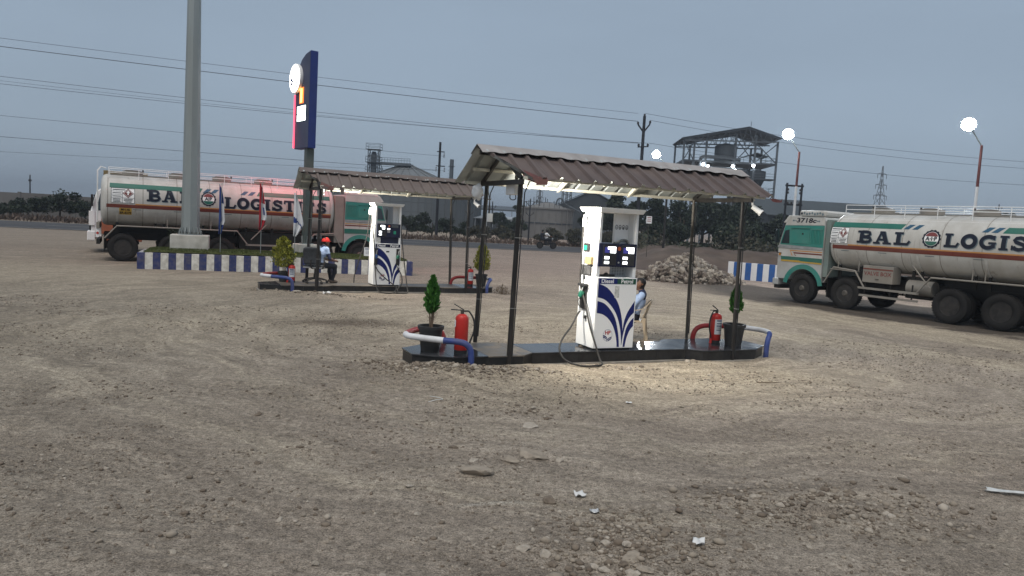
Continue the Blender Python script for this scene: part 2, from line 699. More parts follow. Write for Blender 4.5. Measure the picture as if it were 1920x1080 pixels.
def gz(x, y):
    return float(ground_h(np.array([x]), np.array([y]))[0])


# ------------------------------------------------------------------ stones lying in the dirt
def stone_mesh(name, seed, m, sub=2, flat=0.62, jag=0.30):
    r = random.Random(seed)
    bm = bmesh.new()
    bmesh.ops.create_icosphere(bm, subdivisions=sub, radius=0.5)
    for _ in range(7):                                   # chop off random facets
        n = Vector((r.gauss(0, 1), r.gauss(0, 1), r.gauss(0, 1))).normalized()
        d = r.uniform(0.24, 0.42)
        for v in bm.verts:
            q = v.co.dot(n)
            if q > d:
                v.co -= n * (q - d)
    for v in bm.verts:
        v.co *= 1 + r.uniform(-jag, jag) * 0.18
        v.co.z *= flat
        v.co.x *= r.uniform(0.98, 1.02)
    me = bpy.data.meshes.new(name)
    bm.to_mesh(me)
    bm.free()
    me.materials.append(m)
    return me


M_STONE = [mat("stone_grey", (0.300, 0.255, 0.205), 0.9, var=0.35, scale=5, dust=0.6, bump=0.6, bscale=18),
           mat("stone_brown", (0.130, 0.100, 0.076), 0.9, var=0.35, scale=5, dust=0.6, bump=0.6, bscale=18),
           mat("stone_pale", (0.42, 0.37, 0.31), 0.9, var=0.3, scale=5, dust=0.5, bump=0.6, bscale=18)]
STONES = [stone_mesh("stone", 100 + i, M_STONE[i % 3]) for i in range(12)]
CLUSTERS = [  # x, y, spread x, spread y, weight, mean size
    (2.85, 6.28, 0.55, 0.28, 1.0, 0.058), (2.3, 6.05, 0.35, 0.15, 0.35, 0.04), (3.35, 6.0, 0.35, 0.2, 0.3, 0.035),
    (1.0, 5.55, 0.28, 0.2, 0.6, 0.05), (0.95, 5.0, 0.35, 0.2, 0.6, 0.058), (-2.3, 5.4, 0.7, 0.3, 0.5, 0.04),
    (-1.35, 10.95, 0.5, 0.2, 0.8, 0.06), (-0.75, 11.0, 0.5, 0.14, 0.7, 0.06), (0.25, 11.3, 0.35, 0.1, 0.4, 0.05),
    (2.9, 11.75, 0.55, 0.3, 0.6, 0.03), (1.6, 12.15, 0.5, 0.07, 0.35, 0.045), (-1.9, 7.7, 1.2, 0.5, 0.3, 0.03),
    (0.2, 8.9, 0.5, 0.2, 0.4, 0.045), (-5.2, 20.35, 1.0, 0.15, 0.3, 0.07), (2.9, 7.5, 0.9, 0.4, 0.35, 0.035)]
big_spots = [  # x, y, size, z-squash, colour index : rocks that stand out
    (-0.24, 6.56, 0.34, 0.46, 0), (0.30, 7.16, 0.42, 0.42, 0), (0.08, 7.02, 0.24, 0.45, 0), (0.42, 6.05, 0.17, 0.75, 1),
    (0.93, 5.02, 0.20, 0.6, 0), (1.28, 5.55, 0.12, 0.8, 1), (0.29, 8.3, 0.28, 0.16, 2), (-0.50, 7.33, 0.12, 0.8, 1),
    (-0.28, 6.95, 0.13, 0.4, 2), (0.55, 7.05, 0.12, 0.5, 2), (0.85, 5.95, 0.09, 0.7, 0), (-1.62, 11.05, 0.18, 0.7, 0),
    (-1.35, 10.92, 0.20, 0.8, 1), (-1.12, 10.95, 0.16, 0.7, 0), (-0.92, 11.02, 0.15, 0.7, 0), (0.10, 11.33, 0.17, 0.6, 0),
    (-0.05, 11.2, 0.12, 0.6, 2), (-5.9, 20.35, 0.35, 0.5, 2), (-5.3, 20.55, 0.2, 0.5, 2), (-2.75, 8.15, 0.10, 0.7, 1),
    (-0.78, 6.15, 0.10, 0.5, 2), (-2.2, 6.55, 0.08, 0.8, 1), (1.85, 5.35, 0.10, 0.5, 1), (2.15, 6.05, 0.12, 0.5, 0),
    (0.35, 9.1, 0.14, 0.5, 2), (0.55, 9.18, 0.1, 0.5, 0), (0.15, 9.2, 0.1, 0.5, 1), (3.3, 12.0, 0.11, 0.6, 2),
    (3.15, 13.0, 0.13, 0.7, 2), (3.28, 13.1, 0.12, 0.7, 0), (1.0, 4.85, 0.14, 0.6, 0), (1.12, 4.72, 0.11, 0.6, 0)]


def put_stone(x, y, s, sq=0.8, ci=None):
    k = random.randrange(12) if ci is None else random.choice([j for j in range(12) if j % 3 == ci])
    o = bpy.data.objects.new("stone", STONES[k])
    COL.objects.link(o)
    o.parent = ground
    o.location = (x, y, gz(x, y) + s * sq * (0.13 if s < .2 else 0.0))
    o.scale = (s, s * random.uniform(0.6, 0.95), s * sq)
    o.rotation_euler = (random.uniform(-.2, .2), random.uniform(-.2, .2), random.uniform(0, 6.3))
    return o


for q in big_spots:
    put_stone(*q)
w_ = np.array([c[4] for c in CLUSTERS])
w_ = w_ / w_.sum()
for _ in range(150):
    c = CLUSTERS[RNG.choice(len(CLUSTERS), p=w_)]
    put_stone(RNG.normal(c[0], c[2]), RNG.normal(c[1], c[3]), c[5] * random.uniform(1.1, 2.1))
for _ in range(110):
    y = 4.4 + 8.5 * random.random() ** 1.5
    put_stone(random.uniform(-0.72, 0.72) * y, y, random.uniform(0.03, 0.065))

# everything smaller is gravel nobody would count
_bm = bmesh.new()
bmesh.ops.create_icosphere(_bm, subdivisions=1, radius=0.5)
ICO_V = np.array([v.co[:] for v in _bm.verts])
ICO_F = np.array([[v.index for v in f.verts] for f in _bm.faces])
_bm.free()


def gravel(name, X, Y, S, Z0, parent, m, flat=0.6, sink=0.12):
    n = len(X)
    jit = 1 + RNG.uniform(-0.28, 0.28, (n, len(ICO_V), 1))
    V = ICO_V[None] * jit * S[:, None, None]
    V[:, :, 2] *= flat * RNG.uniform(0.6, 1.2, (n, 1))
    V[:, :, 1] *= RNG.uniform(0.55, 1.0, (n, 1))
    a = RNG.uniform(0, 6.28, n)
    ca, sa = np.cos(a)[:, None], np.sin(a)[:, None]
    x, y = V[:, :, 0].copy(), V[:, :, 1].copy()
    V[:, :, 0] = x * ca - y * sa + X[:, None]
    V[:, :, 1] = x * sa + y * ca + Y[:, None]
    V[:, :, 2] += (Z0 + S * sink)[:, None]
    F = (ICO_F[None] + (np.arange(n) * len(ICO_V))[:, None, None]).reshape(-1, 3)
    mi = np.repeat(RNG.choice(3, n, p=(0.40, 0.50, 0.10)), len(ICO_F))
    return link(name, mesh_np(name, V.reshape(-1, 3), F, m, mi), parent, kind="stuff")


gx_, gy_, gs_ = [], [], []
for c in CLUSTERS:
    n = int(520 * c[4])
    gx_.append(RNG.normal(c[0], c[2] * 1.15, n))
    gy_.append(RNG.normal(c[1], c[3] * 1.15, n))
    gs_.append(c[5] * RNG.lognormal(-0.55, 0.42, n))
n = 46000
yy = 4.2 + 13 * RNG.random(n) ** 1.25
xx = RNG.uniform(-0.78, 0.78, n) * yy
keep = fbm(xx * 0.8, yy * 1.1, 3, 77) > 0.02
gx_.append(xx[keep])
gy_.append(yy[keep])
gs_.append(np.clip(0.012 * RNG.lognormal(0, 0.5, keep.sum()) * (0.6 + 0.08 * yy[keep]), 0.005, 0.05))
gx_, gy_, gs_ = map(np.concatenate, (gx_, gy_, gs_))
ok = np.ones(len(gx_), bool)
for o in ISLANDS:
    s = (gx_ - o[0]) * DX + (gy_ - o[1]) * DY
    t = -(gx_ - o[0]) * DY + (gy_ - o[1]) * DX
    ok &= ~((s > -1.5) & (s < 5.55) & (t > 0.0) & (t < 1.25))
gx_, gy_, gs_ = gx_[ok], gy_[ok], gs_[ok]
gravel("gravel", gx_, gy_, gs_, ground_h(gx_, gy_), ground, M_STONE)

# ------------------------------------------------------------------ road
ROAD_A = math.atan2(0.30, 1.0)
rd, rn_ = (math.cos(ROAD_A), math.sin(ROAD_A)), (-math.sin(ROAD_A), math.cos(ROAD_A))


def road_pt(a, b, z):
    return (-14.7 + a * rd[0] + b * rn_[0], 56.2 + a * rd[1] + b * rn_[1], z)


M_ASPH = mat("asphalt", (0.042, 0.044, 0.050), 0.85, var=0.2, scale=0.4, dust=0.15, dust_scale=0.3, bump=0.3)
M_LINE = mat("road_paint", (0.42, 0.42, 0.40), 0.7, var=0.25, scale=2, dust=0.4)
mb = MB()
for i in range(40):
    a0, a1 = -220 + i * 11, -209 + i * 11
    mb.poly([road_pt(a0, 0, .02), road_pt(a1, 0, .02), road_pt(a1, 14, .02), road_pt(a0, 14, .02)])
road = mb.build("road", M_ASPH, kind="structure")
road["label"] = "grey two-lane road running behind the yard"
for nm, b0, b1 in (("edge_line", 0.5, 0.68), ("edge_line", 13.2, 13.4)):
    MB().poly([road_pt(-210, b0, .026), road_pt(210, b0, .026), road_pt(210, b1, .026), road_pt(-210, b1, .026)]) \
        .build(nm, M_LINE, road)
for i in range(24):
    a0 = -110 + i * 9
    MB().poly([road_pt(a0, 6.9, .026), road_pt(a0 + 4, 6.9, .026), road_pt(a0 + 4, 7.1, .026), road_pt(a0, 7.1, .026)]) \
        .build("lane_mark", M_LINE, road)

# ------------------------------------------------------------------ earth bank beside the exit
M_EARTH = mat("bare_earth", (0.066, 0.046, 0.037), 0.95, var=0.4, scale=0.8, bump=0.9, bscale=6, dust=0.15, dust_scale=0.7)
bxs, bys = np.linspace(4, 62, 150), np.linspace(40.5, 56, 46)
BX, BY = np.meshgrid(bxs, bys)
prof = np.clip((BY - 41.2 - 0.10 * (BX - 10)) / 5, 0, 1) * np.clip((55.5 - BY) / 4, 0, 1)
prof = prof * prof * (3 - 2 * prof)
edge = np.clip((BX - 5.5) / 4, 0, 1)
BZ = edge * prof * (1.15 + 0.16 * fbm(BX * 0.45, BY * 0.6, 4, 31)) + 0.10 * edge * prof * fbm(BX * 2.1, BY * 2.1, 3, 5) - 0.05
ii = (np.arange(45)[:, None] * 150 + np.arange(149)[None, :]).ravel()
bank = link("earth_bank", mesh_np("earth_bank", np.stack([BX.ravel(), BY.ravel(), BZ.ravel()], 1),
                                  np.stack([ii, ii + 1, ii + 151, ii + 150], 1), M_EARTH, smooth=True), kind="structure")
bank["label"] = "low bank of bare brown earth behind the rubble heap"

# ================================================================== THE TWO PUMP ISLANDS
M_GRAN_TOP = mat("black_granite_polished", (0.016, 0.018, 0.023), 0.10, var=0.3, scale=60, dust=0.22, dust_scale=3.5, dust_col=(0.19, 0.19, 0.19))
M_GRAN_DUSTY = mat("black_granite_dusty", (0.05, 0.05, 0.052), 0.28, var=0.3, scale=20, dust=0.75, dust_scale=4)
M_GRAN_SIDE = mat("black_granite_side", (0.014, 0.015, 0.017), 0.32, var=0.4, scale=18, dust=0.22, dust_scale=5, dust_col=(0.10, 0.09, 0.08))
M_CONC = mat("rough_concrete", (0.27, 0.25, 0.22), 0.9, var=0.3, scale=6, bump=0.7, bscale=25, dust=0.4)
M_STEEL_BLACK = mat("black_steel", (0.014, 0.0135, 0.0135), 0.42, var=0.5, scale=9, dust=0.16, dust_scale=5, dust_col=(0.12, 0.10, 0.085), streak=4)
M_STEEL_WORN = mat("worn_steel", (0.06, 0.056, 0.05), 0.45, metal=0.3, var=0.4, scale=9, dust=0.25, streak=4)
M_CREAM = mat("cream_paint", (0.66, 0.64, 0.54), 0.5, var=0.12, scale=4, dust=0.3, streak=.5)
M_ROOF = mat("brown_roof_sheet", (0.104, 0.080, 0.075), 0.52, var=0.22, scale=2.2, dust=0.45, dust_scale=1.6, dust_col=(0.17, 0.135, 0.12))
M_ROOF2 = mat("faded_roof_sheet", (0.135, 0.105, 0.093), 0.6, var=0.22, scale=2.2, dust=0.6, dust_scale=1.6, dust_col=(0.18, 0.15, 0.135))
M_UNDER = mat("sheet_underside", (0.40, 0.43, 0.42), 0.45, var=0.2, scale=3, dust=0.4, dust_col=(0.2, 0.2, 0.19))
M_CAP = mat("ridge_flashing", (0.34, 0.32, 0.31), 0.55, var=0.2, scale=3, dust=0.4, dust_col=(0.24, 0.2, 0.18))
M_RED_BENT = mat("red_flashing", (0.10, 0.022, 0.020), 0.5, var=0.25, scale=9, dust=0.3)
M_WHITE = mat("white_enamel", (0.85, 0.85, 0.84), 0.32, var=0.04, scale=4, dust=0.10, dust_scale=4, dust_col=(0.42, 0.40, 0.36))
M_WHITE_PL = mat("white_plastic", (0.78, 0.78, 0.77), 0.4, var=0.06, scale=8, dust=0.15)
M_BLACK_PL = mat("black_plastic", (0.022, 0.022, 0.024), 0.45, var=0.3, scale=12, dust=0.2, dust_col=(0.1, 0.1, 0.1))
M_RUBBER = mat("black_rubber_hose", (0.020, 0.020, 0.020), 0.5, var=0.3, scale=20, dust=0.4, dust_scale=9, dust_col=(0.14, 0.125, 0.11))
M_NAVY = mat("navy_print", (0.0055, 0.013, 0.115), 0.32, var=0.08, scale=5)
M_NAVY_D = mat("navy_dark_panel", (0.010, 0.013, 0.040), 0.25, var=0.2, scale=9, dust=0.1, dust_col=(0.1, 0.1, 0.12))
M_GREEN = mat("green_print", (0.010, 0.075, 0.048), 0.35, var=0.1, scale=5, dust=0.05)
M_RED = mat("red_enamel", (0.50, 0.022, 0.018), 0.28, var=0.1, scale=6, dust=0.14, dust_scale=7)
M_STEEL = mat("bright_steel", (0.55, 0.55, 0.54), 0.3, metal=0.8, var=0.15, scale=12, dust=0.2)
M_SCREEN = mat("lit_display", (0.8, 0.8, 0.8), 0.4, var=0.0, emit=(0.95, 0.98, 1.0), estr=3.2)
M_SCREEN_B = mat("dim_blue_display", (0.03, 0.03, 0.12), 0.3, var=0.1, emit=(0.05, 0.05, 0.3), estr=0.5)
M_LAMP_COOL = mat("lit_led_panel", (0.9, 0.9, 0.9), 0.4, var=0.0, emit=(1.0, 0.96, 0.86), estr=9.0)

OUT = [(-1.47, .35), (-.95, 0), (.25, 0), (.5, .2), (3.55, .2), (3.8, 0), (5.0, 0), (5.5, .35)]
OUT = OUT + [(s, 1.2 - t) for s, t in reversed(OUT)]


def half_w(s):
    for (a, ta), (b, tb) in zip(OUT[:7], OUT[1:8]):
        if a <= s <= b:
            return 0.6 - (ta + (tb - ta) * (s - a) / (b - a))
    return 0.25


def make_island(o, label, dusty):
    t = thing("pump_island", label, "pump island", (o[0], o[1], 0), ANG, "black granite pump islands")
    core = [((s - 2.0) * 0.994 + 2.0, (q - 0.6) * 0.96 + 0.6) for s, q in OUT]
    MB().prism(core, 'xy', -0.05, 0.176).build("core", M_CONC, t)
    foot = [((s - 2.0) * 1.012 + 2.0, (q - 0.6) * 1.09 + 0.6) for s, q in OUT]
    MB().prism(foot, 'xy', -0.08, 0.035 if dusty else 0.012).build("footing", M_CONC, t, bevel=0.015)
    brk = [-1.47, -.95, -.35, .25, .5, 1.15, 1.80, 2.45, 3.05, 3.55, 3.8, 4.4, 5.0, 5.5]
    for i, (a, b) in enumerate(zip(brk[:-1], brk[1:])):
        a2, b2 = a + (0.002 if i else -0.015), b - (0.002 if i < len(brk) - 2 else -0.015)
        ha, hb = half_w(a) + .018, half_w(b) + .018
        m = MB().prism([(a2, .6 - ha), (b2, .6 - hb), (b2, .6 + hb), (a2, .6 + ha)], 'xy', 0.178, 0.2 + random.uniform(-.0008, .0008))
        pal = M_GRAN_DUSTY if (dusty and i not in (0, 11)) or i in (2, 3) else M_GRAN_TOP
        m.build("granite_slab", pal, t, bevel=0.003)
    n = len(OUT)
    for i in range(n):
        p, q = Vector((*OUT[i], 0)), Vector((*OUT[(i + 1) % n], 0))
        ln = (q - p).length
        k = max(1, round(ln / 0.62))
        d = (q - p) / ln
        nrm = Vector((d.y, -d.x, 0))
        for j in range(k):
            a = p + d * (ln * j / k + 0.0015)
            b = p + d * (ln * (j + 1) / k - 0.0015)
            off = nrm * (random.uniform(-.001, .0015))
            MB().prism([(a + off)[:2], (b + off)[:2], (b + off - nrm * .02)[:2], (a + off - nrm * .02)[:2]], 'xy', 0.014, 0.1765) \
                .build("granite_panel", M_GRAN_SIDE, t)
    return t


make_island(FRONT, "black granite kerbed island under the nearer canopy", False)
make_island(REAR, "dusty black granite island under the farther canopy with the office chair", True)


# ------------------------------------------------------------------ canopies of corrugated sheet
RIDGE_T, RIDGE_Z = 0.62, 3.43
EAVE = {-1: (-0.27, 2.965), 1: (1.57, 2.90)}
S0, S1 = -0.46, 4.86


def sheet_profile(u0, u1, pitch=0.30):
    """trapezoid ribs -> list of (u, h)"""
    pts = []
    k0, k1 = math.floor(u0 / pitch) - 1, math.ceil(u1 / pitch) + 1
    for k in range(k0, k1):
        c = k * pitch
        for du, h in ((0.0, 0.046), (0.022, 0.046), (0.046, 0.0), (pitch - 0.046, 0.0), (pitch - 0.022, 0.046)):
            u = c + du
            if u0 <= u <= u1:
                pts.append((u, h))
    return pts


def make_canopy(o, label, mroof, torn, group="corrugated pump canopies"):
    t = thing("pump_canopy", label, "canopy", (o[0], o[1], 0), ANG, group)
    # posts: the near pair stands in front of the kerb, the far pair on the granite
    for s, q, z0, lean in ((0.0, 0.0, -0.03, 0.05), (4.47, 0.0, -0.03, -0.03), (0.0, 1.25, 0.2, 0.08), (4.47, 1.25, 0.2, -0.06)):
        if q > 1:
            s -= 0.08
        rr = (0.040 if s < 1 else 0.034) if q < 0.5 else (0.036 if s < 1 else 0.030)
        top = (s + lean, q + 0.02, 2.90)
        pm = M_STEEL_BLACK if s < 1 or q < .5 else M_STEEL_WORN
        post = MB().cyl((s, q, z0), top, rr, rr, 18).build("post", pm, t, smooth=40)
        # conduit clipped to the post with pale ties
        MB().tube([(s + rr + .008, q - .012, z0 + .1), (s + lean * .4 + rr + .008, q - .02, 1.2), (top[0] + rr + .02, q - .01, 2.75),
                   (top[0] + .16, q + .05, 2.93)], 0.010, 8).build("conduit", M_BLACK_PL, post, smooth=60)
        for z in (0.95, 2.05):
            f = (z - z0) / (2.9 - z0)
            MB().lathe([(rr + .002, -.004), (rr + .004, 0), (rr + .002, .004), (rr, 0)], 18,
                       T=Matrix.Translation((s + lean * f + .008, q - .004, z)) @ Matrix.Diagonal((1.3, 1.12, 1, 1)), close=True) \
                .build("cable_tie", mat("grey_tie", (0.30, 0.30, 0.29), .5), post, smooth=60)
    for s in (-0.03, 4.43):
        MB().bar((s, -0.22, 2.905), (s, 1.47, 2.905), 0.05, 0.075).build("tie_beam", M_STEEL_BLACK, t, bevel=0.004)
    for s in (-0.03, 1.46, 2.95, 4.43):
        for sg in (-1, 1):
            et, ez = EAVE[sg]
            MB().bar((s, et + .10 * -sg * -1 * -1, ez - .012), (s, RIDGE_T, RIDGE_Z - .055), 0.045, 0.06) \
                .build("rafter", M_STEEL_BLACK if s < 0.1 or s > 4 else M_CREAM, t)
    for q, z in ((-0.18, 2.965), (0.16, 3.14), (1.08, 3.12), (1.44, 2.915)):
        MB().bar((S0 + .12 if q > .5 else S0 + .45, q, z), (S1 - .12, q, z), 0.055, 0.05).build("purlin", M_CREAM, t, bevel=0.003)
    MB().bar((S0 + .05, RIDGE_T, RIDGE_Z - .07), (S1 - .1, RIDGE_T, RIDGE_Z - .07), 0.06, 0.07).build("ridge_beam", M_STEEL_BLACK, t)
    # roof sheets, six to a slope
    width = 0.90
    for sg in (-1, 1):
        et, ez = EAVE[sg]
        for i in range(6):
            u0, u1 = S0 + i * width - 0.02, min(S1, S0 + (i + 1) * width + 0.05)
            prof = sheet_profile(u0, u1)
            if prof[0][0] > u0 + .005:
                prof = [(u0, 0.0)] + prof
            if prof[-1][0] < u1 - .005:
                prof = prof + [(u1, 0.0)]
            nv = 12
            sl = Vector((0, et - RIDGE_T, ez - RIDGE_Z))
            L_ = sl.length
            sl = sl / L_
            nn = Vector((0, -sl.z, sl.y)) if sg < 0 else Vector((0, sl.z, -sl.y))
            if nn.z < 0:
                nn = -nn
            ext = random.uniform(-.012, .03)
            top, bot = [], []
            for j in range(nv + 1):
                v = j / nv
                for u, h in prof:
                    uu = u
                    if sg < 0 and i == 0:            # the corner struck by lorries is cut back
                        cut = S0 + 0.56 * v ** 1.1
                        if torn:
                            cut += 0.16 * v * abs(math.sin(v * 13))
                        uu = max(u, cut)
                    w = 0.006 * math.sin(uu * 7 + v * 4) * v + 0.0025 * (i % 2)
                    if sg < 0 and i == 0:
                        w -= (0.07 if torn else .03) * max(0, 1 - (uu - S0 - .5) / .35) * v ** 3
                    if i == 5 and v > .8:
                        w += 0.03 * max(0, (u - u1 + .25)) * (v - .8) * 5
                    vv = v
                    if torn and sg < 0 and j == nv and i < 2:
                        vv = v - 0.05 * abs(math.sin(uu * 23))
                    p = Vector((uu, RIDGE_T, RIDGE_Z)) + sl * ((L_ + ext) * vv) + nn * (h + w)
                    top.append(p)
                    bot.append(p - nn * 0.0022)
            k = len(prof)
            m = MB()
            F = [(j * k + a, j * k + a + 1, (j + 1) * k + a + 1, (j + 1) * k + a) for j in range(nv) for a in range(k - 1)]
            m.add(top, F, 0)
            m.add(bot, [tuple(reversed(f)) for f in F], 1)
            m.build("roof_sheet", [mroof, M_UNDER], t, recalc=False, smooth=20)
    # folded ridge capping in overlapping lengths with a lifted, wavy skirt
    for i in range(3):
        u0, u1 = S0 - .015 + i * 1.78, min(S1 + .01, S0 + (i + 1) * 1.78 + .06)
        n_ = 26
        rows = []
        for a in range(n_ + 1):
            u = u0 + (u1 - u0) * a / n_
            lift = 0.018 * (0.5 + 0.5 * math.cos(u / 0.30 * 2 * math.pi)) + 0.012 * math.sin(u * 3.1 + i)
            row = []
            for q, dz in ((-.26, 0), (-.13, 1), (0, 2), (.13, 1), (.26, 0)):
                sg = -1 if q < 0 else 1
                zz = RIDGE_Z - abs(q) * (RIDGE_Z - 2.93) / 0.925 * 0.93 + .056 + i * 0.003
                if dz == 0:
                    zz += lift
                if dz == 2:
                    zz += 0.004
                row.append((u, RIDGE_T + q, zz))
            rows.append(row)
        m = MB()
        vs = [p for r_ in rows for p in r_]
        F = [(a * 5 + b, a * 5 + b + 1, a * 5 + b + 6, a * 5 + b + 5) for a in range(n_) for b in range(4)]
        m.add(vs, F, 0)
        m.add([(x, y, z - .003) for x, y, z in vs], [tuple(reversed(f)) for f in F], 1)
        m.build("ridge_cap", [M_CAP if not torn else M_ROOF2, M_UNDER], t, recalc=False, smooth=50)
    # bent flashing at the corners
    fl = MB()
    base = [(0.02, -.14, 3.05), (0.20, -.29, 2.955), (0.34, -.33, 2.945)]
    for (a, b) in zip(base[:-1], base[1:]):
        fl.poly([a, b, (b[0] - .02, b[1] - .02, b[2] - .07), (a[0] - .05, a[1] - .01, a[2] - .09)])
        fl.poly([a, b, (b[0] + .02, b[1] + .09, b[2] + .055), (a[0] + .02, a[1] + .07, a[2] + .045)])
    fl.build("bent_flashing", M_RED_BENT, t)
    fl = MB()
    fl.poly([(S1 - .10, -.30, 2.95), (S1 + .02, -.31, 2.955), (S1 + .03, -.33, 2.89), (S1 - .06, -.325, 2.90)])
    fl.poly([(S1 + .02, -.31, 2.955), (S1 + .15, -.30, 2.93), (S1 + .20, -.28, 2.97), (S1 + .17, -.31, 2.90), (S1 + .03, -.33, 2.89)])
    fl.build("bent_flashing", M_RED_BENT if not torn else mroof, t)
    if torn:
        m = MB()
        for a, w, ln in ((0.22, .10, .16), (0.50, .13, .20), (-.02, .22, .09)):
            m.poly([(a, -.27, 2.97), (a + w, -.29, 2.96), (a + w * .8, -.31, 2.96 - ln), (a + w * .3, -.30, 2.96 - ln * .8)])
        m.build("hanging_scrap", M_ROOF, t)
    return t


make_canopy(FRONT, "nearer canopy of brown corrugated sheet over the right pump", M_ROOF, False)
make_canopy(REAR, "farther faded canopy with a torn front corner over the left pump", M_ROOF2, True)


def canopy_lamp(o, label, watts):
    """white floodlight bracketed under the gable, aimed along the island"""
    t = thing("floodlight", label, "floodlight", isl(o, 0.10, 0.40, 2.93), ANG, "floodlights under the canopies")
    MB().bx(-.06, .07, -.17, .17, -.21, .02).build("housing", M_WHITE_PL, t, bevel=0.012)
    MB().tube(curve_pts([(.02, -.05, -.21), (.03, -.04, -.27), (.0, 0, -.29), (-.03, .04, -.27), (-.03, .05, -.21)], 6), .008, 6) \
        .build("cable_loop", M_BLACK_PL, t, smooth=60)
    MB().bx(-.02, .02, -.12, -.08, .02, .13).build("bracket", M_STEEL_BLACK, t)
    fr = MB().bx(.071, .080, -.15, .15, -.19, 0.0).build("lit_panel", M_LAMP_COOL, t)
    ld = bpy.data.lights.new("floodlight_beam", 'AREA')
    ld.shape = 'RECTANGLE'
    ld.size, ld.size_y = 0.30, 0.20
    ld.energy = watts
    ld.color = (1.0, 0.95, 0.85)
    ld.spread = R(170)
    lo = bpy.data.objects.new("floodlight_beam", ld)
    COL.objects.link(lo)
    lo.parent = t
    lo.location = (0.10, 0, -.10)
    lo.rotation_euler = Vector((0.96, -.04, -0.22)).to_track_quat('-Z', 'Y').to_euler()
    return t


canopy_lamp(FRONT, "white floodlight bracketed under the gable of the nearer canopy", 140)
canopy_lamp(REAR, "white floodlight bracketed under the gable of the farther canopy", 105)


def cctv(o, label):
    t = thing("security_camera", label, "security camera", isl(o, 4.60, -.06, 2.80), ANG + R(-35), "white bullet cameras")
    d = Vector((.75, -.25, -.55)).normalized()
    MB().cyl((0, 0, 0), d * .17, .045, .050, 16).cyl(d * .165, d * .20, .058, .058, 16).build("body", M_WHITE_PL, t, smooth=40)
    MB().cyl(d * .195, d * .204, .042, .042, 16).build("lens", M_BLACK_PL, t, smooth=40)
    MB().bar((0, 0, 0.01), (-.02, .02, .12), .03, .03).bx(-.06, .03, -.02, .06, .10, .13).build("bracket", M_WHITE_PL, t)
    return t


cctv(FRONT, "white security camera on the end post of the nearer canopy")
cctv(REAR, "small white security camera on the end post of the farther canopy")

t = thing("switch_box", "small white switch box fixed to the nearer canopy's back post", "switch box", isl(FRONT, -.02, 1.16, 2.34), ANG)
MB().bx(.0, .085, -.06, 0, -.07, .07).build("case", M_WHITE_PL, t, bevel=.006)
MB().bx(.015, .07, -.066, -.0605, -.03, .05).build("cover", M_WHITE, t, bevel=.002)
MB().tube([(0.04, -.03, .07), (.03, -.02, .3), (.0, .03, .5)], .007, 6).build("cable", M_BLACK_PL, t)


def crumple_bag(loc, label):
    bm = bmesh.new()
    bmesh.ops.create_icosphere(bm, subdivisions=3, radius=0.5)
    r = random.Random(5)
    for v in bm.verts:
        a = math.sin(v.co.x * 9 + 1) * math.cos(v.co.y * 11) + math.sin(v.co.z * 13 + v.co.x * 5)
        v.co *= 1 + 0.13 * a + r.uniform(-.05, .05)
        v.co = Vector((v.co.x * .19, v.co.y * .15, v.co.z * .30 * (1.0 if v.co.z < 0 else .75)))
    me = bpy.data.meshes.new("plastic_bag")
    bm.to_mesh(me)
    bm.free()
    me.materials.append(mat("clear_white_plastic", (0.62, 0.64, 0.66), 0.25, var=0.15, scale=14))
    me.shade_smooth()
    return tag(link("plastic_bag", me, None, loc), label, "plastic bag")


crumple_bag(isl(FRONT, -.20, 1.18, 2.78), "crumpled whitish plastic bag tied to the top of the nearer canopy's back post")


# ------------------------------------------------------------------ fuel dispensers
PET = [  # outer and inner edges of the four leaf-shaped stripes, in panel width / metres
    ([(.04, 1.12), (.26, 1.05), (.447, .906), (.57, .763), (.654, .578), (.703, .378), (.712, .20), (.70, .06)],
     [(.04, .885), (.21, .849), (.376, .749), (.52, .606), (.62, .42), (.672, .25), (.692, .13), (.698, .05)]),
    ([(.04, .825), (.22, .778), (.385, .663), (.506, .52), (.59, .32), (.63, .16), (.648, .03)],
     [(.04, .618), (.197, .592), (.335, .52), (.452, .407), (.532, .264), (.575, .13), (.59, .03)]),
    ([(.972, .83), (.877, .72), (.80, .62), (.745, .50), (.715, .36), (.708, .22), (.705, .08)],
     [(.972, .628), (.872, .549), (.79, .43), (.745, .30), (.722, .19), (.714, .12), (.707, .06)]),
    ([(.972, .54), (.88, .464), (.80, .35), (.758, .19), (.745, .10), (.742, .03)],
     [(.972, .392), (.893, .32), (.83, .20), (.806, .11), (.795, .06), (.79, .03)])]


def resample(pts, n):
    P = curve_pts([(p[0], p[1], 0) for p in pts], 8)
    L_ = [0]
    for a, b in zip(P[:-1], P[1:]):
        L_.append(L_[-1] + (b - a).length)
    out, j = [], 0
    for k in range(n + 1):
        d = L_[-1] * k / n
        while j < len(L_) - 2 and L_[j + 1] < d:
            j += 1
        f = (d - L_[j]) / max(1e-9, L_[j + 1] - L_[j])
        out.append(P[j].lerp(P[j + 1], f))
    return out


def petals(mb_, fx, y, m=0, rows=24):
    """fx maps panel coordinates to (x, z)"""
    for o_, i_ in PET:
        A, B = resample(o_, rows), resample(i_, rows)
        for k in range(rows):
            mb_.poly([(fx(p)[0], y, fx(p)[1]) for p in (A[k], A[k + 1], B[k + 1], B[k])], m)
    return mb_


def flat_text(name, txt, size, x, y, z, m, parent, bold=0.0, shear=0.0):
    v, f = text_polys(txt, size, bold, shear)
    mb_ = MB()
    mb_.add([(x + a, y, z + b) for a, b in v], f)
    return mb_.build(name, m, parent, recalc=False)


